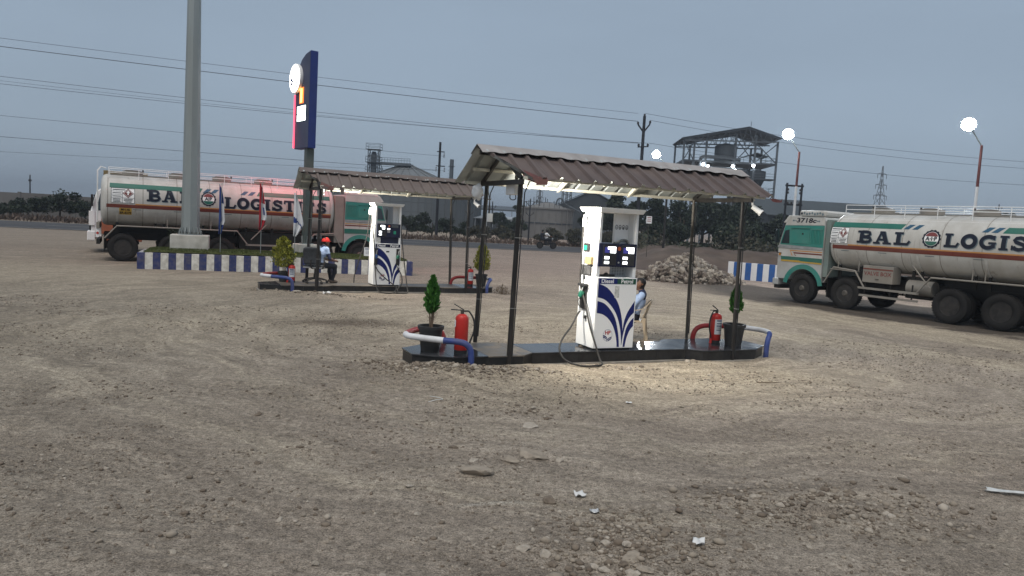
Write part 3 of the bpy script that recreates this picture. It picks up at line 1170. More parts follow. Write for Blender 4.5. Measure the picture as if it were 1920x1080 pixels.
def make_pump(o, label, variant):
    t = thing("fuel_dispenser", label, "fuel pump", isl(o, 1.667, 0.25, 0.2), ANG, "white petrol pumps")
    W, D = 0.80, 0.60
    MB().bx(.03, W - .03, .05, D - .05, 0, .035).build("base", M_BLACK_PL, t)
    # lower cabinet with a hinged graphic door
    MB().bx(.0, W, .032, D, .03, 1.245).build("cabinet", M_WHITE, t, bevel=.008)
    door = MB().bx(.0, W - .002, .0, .028, .032, 1.243).build("door", M_WHITE, t, bevel=.006)
    petals(MB(), lambda p: (p[0] * W, p[1] + .02), -.0015).build("leaf_stripes", M_NAVY, door, recalc=False)
    cx, cz, rr = .275, .255, .092
    logo = MB()
    n = 40
    for k in range(n):
        a, b = 2 * math.pi * k / n, 2 * math.pi * (k + 1) / n
        logo.poly([(cx + r_ * math.cos(q), -.0022, cz + 1.12 * r_ * math.sin(q)) for r_, q in ((rr, a), (rr, b), (rr - .004, b), (rr - .004, a))], 0)
    for k, (o_, i_) in enumerate(PET):
        A, B = resample(o_, 12), resample(i_, 12)
        for j in range(12):
            logo.poly([(cx + (p.x - .70) * .135 * (1.0 if k < 2 else 2.15), -.0022, cz - .102 + p.y * .096) for p in (A[j], A[j + 1], B[j + 1], B[j])], 0)
    logo.build("emblem", M_NAVY, door, recalc=False)
    flat_text("emblem_letters", "HP", .088, cx, -.0024, cz + .042, mat("red_print", (0.40, 0.015, 0.02), 0.4, var=0.05), door, bold=.003)
    if variant == 0:
        MB().bx(.36, .45, -.0025, -.001, .90, 1.10).build("paper_notice", mat("grey_paper", (0.55, 0.55, 0.52), .8, var=.35, scale=30), door)
    # header strip with the two fuel names
    MB().bx(.035, .40, -.004, -.0005, 1.135, 1.228).build("header_diesel", M_NAVY if variant == 0 else M_NAVY_D, door)
    MB().bx(.40, .775, -.004, -.0005, 1.135, 1.228).build("header_petrol", M_GREEN if variant == 0 else M_NAVY_D, door)
    tw = mat("white_print", (0.82, 0.82, 0.82), 0.4, var=0.03)
    flat_text("fuel_name", "Diesel", .098, .205, -.0052, 1.181, tw, door, bold=.0022)
    flat_text("fuel_name", "Petrol", .098, .595, -.0052, 1.181, tw, door, bold=.0022)
    # uprights and cap
    MB().prism([(.0, 1.245), (.075, 1.245), (.075, 2.34), (.02, 2.34)], 'xz', .0585, D - .03).build("side_column", M_WHITE, t, bevel=.01)
    MB().prism([(W - .065, 1.245), (W, 1.245), (W - .01, 2.34), (W - .065, 2.34)], 'xz', .06, D - .03).build("side_column", M_WHITE, t, bevel=.01)
    if variant == 0:
        MB().bx(.44, W - .064, .26, .32, 1.80, 2.34).build("upper_panel", M_WHITE, t)
        MB().bx(.72, W - .064, .10, .261, 1.80, 2.34).build("upper_return", M_WHITE, t)
    else:
        MB().bx(.60, W - .064, .26, .32, 1.80, 2.34).build("upper_panel", M_WHITE, t)
    cap = MB()
    lo_ = [(-.02, -.02), (W + .02, -.02), (W + .02, D + .02), (-.02, D + .02)]
    hi_ = [(-.05, -.05), (W + .05, -.05), (W + .05, D + .05), (-.05, D + .05)]
    cap.add([(*p, 2.335) for p in lo_] + [(*p, 2.40) for p in hi_] + [(*p, 2.415) for p in hi_],
            [(3, 2, 1, 0), (8, 9, 10, 11)] + [(a + b, a + (b + 1) % 4, a + 4 + (b + 1) % 4, a + 4 + b) for a in (0, 4) for b in range(4)])
    cap.build("top_cap", M_WHITE, t, bevel=.006)
    if variant == 0:
        for k in range(4):
            x = .475 + k * .068
            m = MB()
            T = Matrix.Translation((x, .258, 2.10)) @ Matrix.Rotation(R(90), 4, 'X') @ Matrix.Diagonal((1, 1.5, 1, 1))
            m.lathe([(.019, 0), (.023, .001), (.027, 0), (.023, -.0005)], 20, T=T, close=True)
            s = [(-.012, .0), (.012, .008), (.008, -.014)]
            m.poly([(x + a, .2575, 2.10 + b - .012 * (k % 2)) for a, b in s])
            m.bx(x - .012, x + .010, .2565, .2578, 2.10 - .004 - .01 * (k % 3), 2.10 + .004)
            m.build("safety_symbol", M_BLACK_PL, t, recalc=False)
    # display head
    hd = MB().bx(.080, W - .068, .035, D - .1, 1.425, 1.82).build("display_head", M_NAVY_D, t, bevel=.006)
    MB().bx(.076 if variant else .022, W - .03, .034, .058, 1.425, 1.82).build("display_front", M_NAVY_D, hd, bevel=.004)
    if variant == 0:
        for x0 in (.10, .465):
            bz = MB().bx(x0, x0 + .265, .028, .034, 1.45, 1.795).build("bezel", M_BLACK_PL, hd, bevel=.003)
            MB().bx(x0 + .03, x0 + .12, .0245, .0275, 1.66, 1.755).build("blue_display", M_SCREEN_B, bz)
            scn = MB()
            scn.poly([(x0 + .085, .024, 1.765), (x0 + .085, .024, 1.722), (x0 + .135, .024, 1.715), (x0 + .135, .024, 1.66),
                      (x0 + .245, .024, 1.66), (x0 + .245, .024, 1.765)])
            scn.bx(x0 + .03, x0 + .12, .0235, .0272, 1.555, 1.60)
            scn.bx(x0 + .03, x0 + .12, .0235, .0272, 1.475, 1.518)
            scn.build("lit_readout", M_SCREEN, bz, recalc=False)
        MB().cyl((.415, .034, 1.735), (.415, .029, 1.735), .034, n=20).build("round_badge", mat("orange_badge", (0.50, 0.12, 0.05), .4, var=.3, scale=30), hd)
        MB().cyl((.415, .034, 1.50), (.415, .026, 1.50), .016, n=16).build("lock", M_STEEL, hd, smooth=40)
    else:
        bz = MB().bx(.10, .355, .028, .034, 1.45, 1.795).build("bezel", M_BLACK_PL, hd, bevel=.003)
        scn = MB()
        scn.poly([(.17, .024, 1.775), (.17, .024, 1.73), (.22, .024, 1.725), (.22, .024, 1.66), (.30, .024, 1.66), (.30, .024, 1.775)])
        scn.bx(.13, .21, .0235, .0272, 1.565, 1.605)
        scn.bx(.13, .21, .0235, .0272, 1.485, 1.525)
        scn.build("lit_readout", M_SCREEN, bz, recalc=False)
        MB().bx(.375, .46, .028, .034, 1.565, 1.68).build("keypad", mat("keypad_grey", (0.35, 0.35, 0.35), .5, var=.3, scale=40), hd)
        MB().bx(.375, .455, .026, .0335, 1.66, 1.69).build("lit_readout", M_SCREEN, hd)
        MB().cyl((.43, .034, 1.755), (.43, .029, 1.755), .032, n=20).build("round_badge", mat("orange_badge", (0.50, 0.12, 0.05), .4, var=.3, scale=30), hd)
        MB().bx(.50, .70, .022, .034, 1.72, 1.80).build("card_slot", mat("slot_grey", (0.10, 0.11, 0.12), .4), hd)
        MB().bx(.565, .64, .028, .034, 1.53, 1.62).build("green_label", mat("green_label", (0.02, 0.28, 0.17), .5, var=.3, scale=40), hd)
        MB().bx(.20, .74, .10, D - .1, 1.245, 1.424).build("lower_box", M_NAVY_D, t)
        MB().bx(.09, .19, .06, .075, 1.25, 1.42).build("notice", mat("grey_paper", (0.55, 0.55, 0.52), .8, var=.35, scale=30), t)
    if variant == 0:
        lv = MB().bx(.44, W - .064, .30, .34, 1.245, 1.424).build("vent_panel", mat("grey_enamel", (0.55, 0.56, 0.56), .4), t)
        for k in range(6):
            for j in range(5):
                MB().bx(.46 + j * .052, .495 + j * .052, .2965, .2995, 1.27 + k * .026, 1.278 + k * .026).build("vent_slot", M_BLACK_PL, lv)
        MB().lathe([(.04, 0), (.05, .03), (.02, .06), (.0, .065)], 16, T=Matrix.Translation((.30, .22, 1.25))).build("filler_cap", M_STEEL_WORN, t, smooth=50)
        MB().tube([(.18, .25, 1.262), (.34, .27, 1.262), (.5, .27, 1.265)], .018, 8).build("inner_pipe", M_STEEL_WORN, t, smooth=60)
        MB().tube(curve_pts([(.36, .12, 1.83), (.46, .16, 1.835), (.55, .20, 1.875), (.66, .22, 1.88), (.70, .22, 1.83)], 5), .02, 8).build("cable_hump", mat("grey_cable", (0.2, 0.21, 0.2), .6), t, smooth=60)
        # left side: switch with green lamp, tan box, grille, nozzle boot
        MB().bx(-.022, .012, .31, .49, 1.66, 1.80).build("switch_plate", M_BLACK_PL, t, bevel=.004)
        MB().bx(-.028, -.0225, .37, .47, 1.68, 1.76).build("green_lamp", mat("green_lit", (0.02, 0.3, 0.16), .4, emit=(0.02, 0.5, 0.25), estr=.5), t)
        MB().bx(-.052, .008, .16, .36, 1.445, 1.575).build("tan_box", mat("tan_plastic", (0.36, 0.27, 0.13), .5), t, bevel=.006)
        gr = MB().bx(-.012, .006, .20, .565, 1.255, 1.425).build("grille", M_BLACK_PL, t)
        for k in range(8):
            MB().bx(-.0175, -.0125, .21, .555, 1.268 + k * .0195, 1.276 + k * .0195).build("grille_slat", mat("grille_grey", (0.16, 0.16, 0.16), .4), gr)
        MB().bx(-.028, -.001, .30, .46, .66, 1.085).build("nozzle_boot", M_BLACK_PL, t, bevel=.008)
        MB().bx(-.09, -.001, .26, .50, 1.06, 1.10).build("boot_lip", M_BLACK_PL, t, bevel=.006)
        MB().bx(-.004, -.0005, .40, .45, 1.17, 1.24).build("slot", M_BLACK_PL, t)
        MB().bx(-.04, -.001, .26, .32, .50, .56).build("hook", M_BLACK_PL, t, bevel=.008)
    # nozzle and hose
    def nozzle(p, m_body, m_spout, fl=1):
        x, y, z = p
        nz = MB().tube([(x, y, z - .18), (x, y, z - .05), (x + .0, y + .01, z + .06)], [.019, .024, .03], 10).build("nozzle", M_BLACK_PL, t, smooth=50)
        MB().lathe([(.0, -.06), (.042, -.055), (.052, .0), (.044, .055), (.0, .06)], 12,
                   T=Matrix.Translation((x, y, z + .06)) @ Matrix.Rotation(R(20), 4, 'Y')).build("nozzle_cover", m_body, nz, smooth=50)
        MB().tube(curve_pts([(x, y, z + .10), (x + .03 * fl, y, z + .18), (x + .085 * fl, y, z + .25)], 5), .012, 8).build("spout", M_STEEL, nz, smooth=60)
        MB().tube(curve_pts([(x - .02, y, z), (x - .05, y, z - .04), (x - .04, y, z - .12), (x, y, z - .16)], 5), .007, 6).build("trigger_guard", M_BLACK_PL, nz, smooth=60)
        MB().tube([(x, y, z - .18), (x - .01, y - .005, z - .235)], .021, 10).build("swivel", M_STEEL, nz, smooth=50)
        return nz

    def conn(x, y, z, s=1):
        MB().tube(curve_pts([(x + .03 * s, y, z + .01), (x - .01 * s, y, z + .03), (x - .035 * s, y, z - .01), (x - .04 * s, y, z - .10)], 6), .024, 10) \
            .cyl((x - .04 * s, y, z - .10), (x - .042 * s, y, z - .17), .027, n=12).build("hose_elbow", M_WHITE_PL, t, smooth=50)

    gl = lambda s_, t_, z_: (s_ - 1.667, t_ - .25, z_ - .2)
    if variant == 0:
        nozzle((-.085, .36, .86), mat("green_cover", (0.012, 0.11, 0.07), .4, var=.1), M_STEEL)
        conn(-.015, .47, 2.25)
        pts = [(-.058, .47, 2.08), (-.066, .46, 1.6), (-.072, .43, 1.1), gl(1.60, .50, 1.0), gl(1.60, .28, .62), gl(1.635, .10, .30),
               gl(1.665, .0, .10), gl(1.66, -.10, .035), gl(1.52, -.16, .025), gl(1.22, -.14, .03), gl(1.02, .02, .10), gl(.97, .14, .26),
               gl(1.08, .25, .42), gl(1.30, .40, .58), gl(1.50, .56, .76), (-.095, .355, .625)]
        MB().tube(curve_pts(pts, 10), .0165, 10).build("hose", M_RUBBER, t, smooth=60)
        conn(W + .005, .40, 2.25, -1)
        MB().tube(curve_pts([(W + .048, .40, 2.08), (W + .05, .42, 1.5), (W + .05, .55, .9), (W + .02, .72, .35), (W - .10, .80, .05), (W - .35, .82, .02)], 8), .0165, 8).build("hose", M_RUBBER, t, smooth=60)
        MB().bx(W + .001, W + .03, .35, .47, .70, 1.05).build("nozzle_boot", M_BLACK_PL, t, bevel=.006)
    else:
        for xx, mc in ((.055, mat("blue_cover", (0.03, 0.10, 0.30), .4, var=.1)), (.71, mat("green_cover", (0.012, 0.11, 0.07), .4, var=.1))):
            MB().bx(xx - .045, xx + .055, -.006, -.0005, .60, 1.10).build("nozzle_boot", M_BLACK_PL, door)
            nozzle((xx, -.045, .80), mc, M_STEEL, .3)
        for y in (.30, .50):
            conn(-.015, y, 2.24)
        conn(W + .01, .35, 2.24, -1)
        MB().tube(curve_pts([(-.055, .50, 2.06), (-.10, .55, 1.4), (-.28, .60, .75), (-.40, .64, .25), (-.41, .66, .02)], 8), .0165, 8).build("hose", M_RUBBER, t, smooth=60)
        MB().tube(curve_pts([(-.055, .30, 2.06), (-.03, .05, 1.5), (.0, -.09, .9), (.03, -.22, .2), (.07, -.33, -.10), (.25, -.42, -.165),
                             (.50, -.40, -.168), (.66, -.33, -.12), (.60, -.22, .02), (.35, -.13, .22), (.14, -.07, .42), (.055, -.05, .56)], 8), .0165, 8) \
            .build("hose", M_RUBBER, t, smooth=60)
        MB().tube(curve_pts([(W + .05, .35, 2.06), (W + .06, .2, 1.5), (W + .09, -.1, .7), (W + .14, -.30, .05), (W + .13, -.42, -.15), (W - .05, -.46, -.165),
                             (W - .25, -.42, -.16), (W - .20, -.3, -.10), (W + .0, -.2, .05), (W + .02, -.12, .30), (.71, -.05, .56)], 8), .0165, 8) \
            .build("hose", M_RUBBER, t, smooth=60)
        MB().bx(.36, .45, -.004, -.001, .99, 1.03).build("handle_slot", M_BLACK_PL, door)
    return t


make_pump(FRONT, "white fuel pump with two lit displays, nearer of the two pumps", 0)
make_pump(REAR, "white fuel pump with three looping hoses on the farther island", 1)


# ------------------------------------------------------------------ fire extinguishers
def extinguisher(o, s, q, rot, label, side=1, h=0.47):
    t = thing("fire_extinguisher", label, "fire extinguisher", isl(o, s, q, .2), ANG + rot, "red fire extinguishers")
    t.scale = (1.2, 1.2, 1.24) if o is FRONT else (1.1, 1.1, 1.15)
    r_ = .088
    MB().lathe([(.0, .022), (r_ * .8, .022), (r_, .05), (r_, h - .07), (r_ * .93, h - .035), (r_ * .6, h - .008), (.03, h), (.0, h)], 24).build("body", M_RED, t, smooth=50)
    MB().lathe([(r_ * .93, 0), (r_ * .97, .0), (r_ * .97, .045), (r_ * .93, .045)], 24, close=True).build("base_ring", M_BLACK_PL, t, smooth=40)
    va = MB().cyl((0, 0, h), (0, 0, h + .05), .022, n=12).build("valve", M_STEEL_WORN, t, smooth=40)
    MB().bar((-.02, 0, h + .045), (-.15, 0, h + .05), .018, .012).build("handle", M_BLACK_PL, va)
    MB().bar((.02, 0, h + .05), (-.11, 0, h + .12), .018, .01).build("lever", M_BLACK_PL, va)
    sd = side
    MB().tube(curve_pts([(.02 * sd, .0, h + .035), (.09 * sd, -.01, h + .03), (.155 * sd, -.01, h - .08), (.16 * sd, -.01, h - .22),
                         (.12 * sd, -.01, h - .34), (.10 * sd, -.01, .06)], 8), .011, 8).build("hose", M_BLACK_PL, t, smooth=60)
    MB().cyl((.10 * sd, -.01, .07), (.115 * sd, -.01, .0), .014, .024, 12).build("nozzle", M_BLACK_PL if o is FRONT and s < 0 else M_RED, t, smooth=40)
    lb, n_ = MB(), 12
    for k in range(n_):
        a, b = R(-150) + R(110) * k / n_, R(-150) + R(110) * (k + 1) / n_
        lb.poly([((r_ + .0015) * math.cos(q_), (r_ + .0015) * math.sin(q_), z) for q_, z in ((a, .14), (b, .14), (b, h - .09), (a, h - .09))], 0)
    for z0, z1 in ((.20, .215), (.235, .245), (.26, .28), (.30, .315), (h - .12, h - .10)):
        for k in range(2, 9):
            a, b = R(-150) + R(110) * k / n_, R(-150) + R(110) * (k + 1) / n_
            lb.poly([((r_ + .0025) * math.cos(q_), (r_ + .0025) * math.sin(q_), z) for q_, z in ((a, z0), (b, z0), (b, z1), (a, z1))], 1)
    if not (o is FRONT and s < 0):
        lb.build("paper_label", [mat("label_white", (0.62, 0.64, 0.66), .6, var=.1), mat("label_ink", (0.08, 0.10, 0.16), .6)], t, recalc=False)
    else:
        MB().bx(-r_ - .004, -r_ + .01, -.05, .01, h - .16, h - .08).build("tag_label", mat("label_white", (0.62, 0.64, 0.66), .6, var=.1), t)
    return t


extinguisher(FRONT, -.70, .30, R(-20), "large plain red fire extinguisher beside the blue and white rail, nearest island", 1, .50)
extinguisher(FRONT, 4.66, .74, R(10), "red fire extinguisher with white label before the far plant of the nearest island", -1, .46)
extinguisher(REAR, -.55, .86, R(0), "red fire extinguisher with white label beside the office chair's island corner", -1, .44)
extinguisher(REAR, 4.92, .80, R(0), "red fire extinguisher partly hidden behind the nearer canopy's back post", -1, .46)


# ------------------------------------------------------------------ potted conifers
M_POT = mat("black_pot", (0.024, 0.025, 0.026), 0.5, var=0.3, scale=8, dust=0.25, dust_col=(0.12, 0.11, 0.10))
M_SOIL = mat("potting_soil", (0.06, 0.045, 0.033), 0.95, var=0.4, scale=20, bump=.6)
M_BARK = mat("thin_bark", (0.16, 0.115, 0.08), 0.9, var=0.3, scale=20, bump=.5)


def leaf_mat(name, c1, c2, rough=0.6):
    if name in MATS:
        return MATS[name]
    m, nt, b = nodes_of(name)
    L = nt.links.new
    g = nt.nodes.new("ShaderNodeNewGeometry")
    r_ = nt.nodes.new("ShaderNodeMix")
    r_.data_type = 'RGBA'
    r_.inputs[6].default_value = (*c1, 1)
    r_.inputs[7].default_value = (*c2, 1)
    L(g.outputs["Random Per Island"], r_.inputs[0])
    L(r_.outputs[2], b.inputs["Base Color"])
    b.inputs["Roughness"].default_value = rough
    b.inputs["Specular IOR Level"].default_value = 0.25
    MATS[name] = m
    return m


def potted(o, s, q, rot, label, kind, H, pot_h, z=.2):
    t = thing("potted_conifer", label, "potted plant", isl(o, s, q, z), rot, "clipped conifers in black pots")
    rt, rb = pot_h * .47, pot_h * .36
    MB().lathe([(0, 0), (rb, 0), (rt, pot_h - .05), (rt + .018, pot_h - .05), (rt + .022, pot_h), (rt - .004, pot_h), (rt - .01, pot_h - .05), (0, pot_h - .05)], 28) \
        .build("pot", M_POT, t, smooth=40)
    MB().lathe([(0, pot_h - .035), (rt - .02, pot_h - .042), (rt - .02, pot_h - .06)], 20).build("soil", M_SOIL, t)
    rng = np.random.default_rng(int(abs(s * 100 + q * 10 + H * 1000)))
    st = MB()
    nst = 5 if kind == 0 else 3
    for k in range(nst):
        a = 6.28 * k / nst
        st.tube([(0.02 * math.cos(a), .02 * math.sin(a), pot_h - .05), (.03 * math.cos(a), .03 * math.sin(a), pot_h + .14),
                 (.05 * math.cos(a), .05 * math.sin(a), pot_h + .35)], [.011, .009, .005], 6)
    for k in range(14 if kind == 0 else 6):        # bare lower twigs
        a = rng.uniform(0, 6.28)
        z0 = pot_h + rng.uniform(.06, .25)
        l = rng.uniform(.05, .12)
        st.tube([(.02 * math.cos(a), .02 * math.sin(a), z0), (l * math.cos(a), l * math.sin(a), z0 + .08)], [.004, .002], 5)
    st.build("stem", M_BARK, t, smooth=60)
    n = 3000
    if kind == 0:        # narrow flame
        z0, z1, rm = pot_h + .22, H, .098
        u = rng.random(n) ** 0.85
        prof = np.interp(u, [0, .12, .35, .7, 1], [.55, .95, 1.0, .72, .06])
        c1, c2 = (0.020, 0.085, 0.014), (0.065, 0.19, 0.030)
        name = "conifer_green"
    else:                # full golden egg
        z0, z1, rm = pot_h + .13, H, .29 if kind == 1 else .24
        u = rng.random(n)
        prof = np.interp(u, [0, .08, .30, .6, .72, .9, 1], [.55, .92, 1.0, .82, .66, .50, .12])
        c1, c2 = (0.10, 0.12, 0.012), (0.36, 0.34, 0.055)
        name = "conifer_golden"
    th = rng.uniform(0, 6.283, n)
    lump = 1 + .22 * np.sin(th * 5 + u * 14) + .16 * np.sin(th * 9 - u * 23 + 1) + .07 * rng.normal(size=n)
    rad = rm * prof * lump * (1 + .22 * np.cos(th - 1.1) * (u - .3)) * np.sqrt(rng.uniform(.15, 1.0, n))
    C = np.stack([rad * np.cos(th), rad * np.sin(th), z0 + (z1 - z0) * u], 1)
    up = np.stack([np.cos(th) * .45, np.sin(th) * .45, np.full(n, 1.0)], 1)
    V, F = leaf_quads(C, .022 + .028 * rng.random(n), up, 2.3 if kind == 0 else 1.7, rng, .35 if kind == 0 else .6)
    me = mesh_np("foliage", V, F, leaf_mat(name, c1, c2))
    link("foliage", me, t)
    return t


potted(FRONT, -1.12, .55, .3, "slim green conifer in a black pot behind the white rail end, nearest island", 0, 1.17, .40)
potted(FRONT, 4.83, .42, 1.3, "slim green conifer in a black pot beside the labelled extinguisher, nearest island", 0, 1.12, .41)
potted(REAR, -.76, 1.02, 2.3, "wide golden round-topped conifer in a pot at the office chair's island", 1, 1.30, .31)
potted(REAR, 5.24, .66, 3.9, "golden conifer in a black pot at the far end of the rear island", 2, 1.33, .38)


# ------------------------------------------------------------------ painted pipe guards round the island ends
M_PBLUE = mat("pipe_blue", (0.020, 0.050, 0.215), 0.4, var=0.2, scale=7, dust=0.3, dust_scale=5)
M_PWHITE = mat("pipe_white", (0.72, 0.73, 0.75), 0.4, var=0.1, scale=7, dust=0.25, dust_scale=5)
M_PRED = mat("pipe_red", (0.33, 0.02, 0.025), 0.4, var=0.2, scale=7, dust=0.25, dust_scale=5)


def pipe_guard(o, ctrl, cuts, label):
    t = thing("pipe_guard", label, "guard rail", (o[0], o[1], 0), ANG, "painted pipe guards at the island ends")
    P = curve_pts(ctrl, 10)
    n = len(P)
    a = 0
    for frac, m, nm in cuts:
        b = min(n - 1, int(frac * (n - 1)))
        MB().tube(P[a:b + 1], .048, 14).build(nm, m, t, smooth=60)
        a = b
    return t


LEFT_U = [(-.66, -.06, -.05), (-.66, -.06, .20), (-.69, -.055, .34), (-.80, -.02, .42), (-1.05, .12, .435), (-1.34, .38, .44), (-1.48, .60, .44),
          (-1.42, .82, .44), (-1.15, 1.12, .45), (-.80, 1.24, .43), (-.66, 1.26, .30), (-.64, 1.26, -.05)]
RIGHT_U = [(5.36, .10, -.05), (5.36, .10, .20), (5.40, .12, .36), (5.50, .20, .45), (5.62, .45, .46), (5.60, .70, .46), (5.44, .95, .46),
           (5.10, 1.16, .455), (4.75, 1.26, .44), (4.58, 1.28, .30), (4.56, 1.28, -.05)]
pipe_guard(FRONT, LEFT_U, ((.37, M_PBLUE, "blue_length"), (.615, M_PWHITE, "white_length"), (1, M_PRED, "red_length")),
           "blue and white pipe guard wrapping the plant at the nearest island's corner")
pipe_guard(FRONT, RIGHT_U, ((.31, M_PBLUE, "blue_length"), (.62, M_PWHITE, "white_length"), (1, M_PRED, "red_length")),
           "blue and white pipe guard at the nearest island's end towards the tanker")
pipe_guard(REAR, [(a * .9 - .06, b, c * .95) for a, b, c in LEFT_U], ((.42, M_PBLUE, "blue_length"), (.60, M_PWHITE, "white_length"), (1, M_PRED, "red_length")),
           "dusty blue pipe guard with white elbow by the golden conifer and office chair")
pipe_guard(REAR, [(a * .97, b - .05, c * .95) for a, b, c in RIGHT_U], ((.45, M_PBLUE, "blue_length"), (.62, M_PWHITE, "white_length"), (1, M_PRED, "red_length")),
           "dusty blue pipe guard at the far end of the rear island")


# ================================================================== PEOPLE AND THEIR CHAIRS
def sdf_figure(name, prims, mats, parent=None, res=0.014, k=0.035):
    """one continuous skin round tapered limbs: prims = (a, b, ra, rb, material index, blend)"""
    A = np.array([p[0] for p in prims], float)
    B = np.array([p[1] for p in prims], float)
    rmax = max(max(p[2], p[3]) for p in prims) + 0.05
    lo = np.minimum(A.min(0), B.min(0)) - rmax
    hi = np.maximum(A.max(0), B.max(0)) + rmax
    n = np.ceil((hi - lo) / res).astype(int) + 1
    gx = [lo[i] + res * np.arange(n[i]) for i in range(3)]
    X = np.stack(np.meshgrid(*gx, indexing='ij'), -1)
    dist = np.full(X.shape[:3], 1e3)
    for a, b, ra, rb, mi, kk in prims:
        a, b = np.array(a, float), np.array(b, float)
        m0 = np.minimum(a, b) - max(ra, rb) - 0.10
        m1 = np.maximum(a, b) + max(ra, rb) + 0.10
        i0 = np.clip(((m0 - lo) / res).astype(int), 0, n - 1)
        i1 = np.clip(((m1 - lo) / res).astype(int) + 2, 1, n)
        sl = tuple(slice(i0[i], i1[i]) for i in range(3))
        P = X[sl] - a
        ab = b - a
        h = np.clip((P @ ab) / max(1e-9, ab @ ab), 0, 1)
        d = np.linalg.norm(P - h[..., None] * ab, axis=-1) - (ra + (rb - ra) * h)
        q = dist[sl]
        w = np.maximum(kk - np.abs(q - d), 0) / kk
        dist[sl] = np.minimum(q, d) - w * w * kk * 0.25
    ins = dist < 0
    # surface nets
    c = np.zeros(tuple(n - 1), int)
    for dx in (0, 1):
        for dy in (0, 1):
            for dz in (0, 1):
                c += ins[dx:n[0] - 1 + dx, dy:n[1] - 1 + dy, dz:n[2] - 1 + dz]
    cells = np.argwhere((c > 0) & (c < 8))
    idx = -np.ones(tuple(n - 1), int)
    idx[tuple(cells.T)] = np.arange(len(cells))
    acc = np.zeros((len(cells), 3))
    cnt = np.zeros(len(cells))
    corners = [np.array(q) for q in ((0, 0, 0), (1, 0, 0), (0, 1, 0), (1, 1, 0), (0, 0, 1), (1, 0, 1), (0, 1, 1), (1, 1, 1))]
    for i in range(8):
        for j in range(i + 1, 8):
            if np.abs(corners[i] - corners[j]).sum() != 1:
                continue
            d0 = dist[tuple((cells + corners[i]).T)]
            d1 = dist[tuple((cells + corners[j]).T)]
            cr = (d0 < 0) != (d1 < 0)
            f = np.where(cr, d0 / np.where(cr, d0 - d1, 1), 0)
            acc += np.where(cr[:, None], corners[i] + (corners[j] - corners[i]) * f[:, None], 0)
            cnt += cr
    V = lo + res * (cells + acc / cnt[:, None])
    F = []
    for ax in range(3):
        o1, o2 = (ax + 1) % 3, (ax + 2) % 3
        s0 = [slice(None)] * 3
        s1 = [slice(None)] * 3
        s0[ax], s1[ax] = slice(0, n[ax] - 1), slice(1, n[ax])
        e = np.argwhere(ins[tuple(s0)] != ins[tuple(s1)])
        e = e[(e[:, o1] > 0) & (e[:, o2] > 0)]
        fl = ins[tuple(e.T)]
        u, v = np.zeros(3, int), np.zeros(3, int)
        u[o1], v[o2] = 1, 1
        q = np.stack([idx[tuple((e - d).T)] for d in (u + v, v, 0 * u, u)], 1)
        q[~fl] = q[~fl][:, ::-1]
        F.append(q)
    F = np.concatenate(F)
    F = F[(F >= 0).all(1)]
    ctr = V[F].mean(1)
    best = np.full(len(F), 1e3)
    mi_ = np.zeros(len(F), int)
    for a, b, ra, rb, mi, kk in prims:
        a, b = np.array(a, float), np.array(b, float)
        P = ctr - a
        ab = b - a
        h = np.clip((P @ ab) / max(1e-9, ab @ ab), 0, 1)
        d = np.linalg.norm(P - h[:, None] * ab, axis=1) - (ra + (rb - ra) * h)
        t_ = d < best
        best[t_] = d[t_]
        mi_[t_] = mi
    return link(name, mesh_np(name, V, F, mats, mi_, smooth=True), parent)


M_SKIN = mat("skin", (0.17, 0.088, 0.055), 0.55, var=0.12, scale=12)
M_HAIR = mat("black_hair", (0.012, 0.010, 0.010), 0.6, var=0.3, scale=60, bump=.4, bscale=120)
M_SHIRT = mat("light_blue_shirt", (0.36, 0.46, 0.66), 0.8, var=0.10, scale=9, bump=.3, bscale=30)
M_SHIRTN = mat("navy_shirt_panel", (0.022, 0.030, 0.070), 0.8, var=0.2, scale=9)
M_TROUS = mat("dark_trousers", (0.016, 0.018, 0.026), 0.85, var=0.25, scale=9)
M_SHOE = mat("brown_shoe", (0.07, 0.045, 0.035), 0.6, var=0.3, scale=12, dust=.4)
M_CAP_RED = mat("red_cloth", (0.52, 0.025, 0.02), 0.75, var=0.1, scale=14)
FIG = [M_SKIN, M_HAIR, M_SHIRT, M_SHIRTN, M_TROUS, M_SHOE, M_CAP_RED]


def hand(prims, w, d, up):
    """five separate, slightly curled fingers from wrist w along direction d"""
    w, d, up = Vector(w), Vector(d).normalized(), Vector(up).normalized()
    sd = d.cross(up).normalized()
    prims.append((w, w + d * .075, .026, .034, 0, .02))
    for i, ln in enumerate((.062, .075, .070, .052)):
        b = w + d * .085 + sd * (-.027 + i * .018)
        m_ = b + d * ln * .6 - up * ln * .15
        e = m_ + d * ln * .3 - up * ln * .35
        prims.append((b, m_, .0095, .0088, 0, .008))
        prims.append((m_, e, .0088, .0078, 0, .006))
    tb = w + d * .03 - sd * .03
    prims.append((tb, tb + d * .045 - sd * .03 - up * .01, .013, .011, 0, .012))


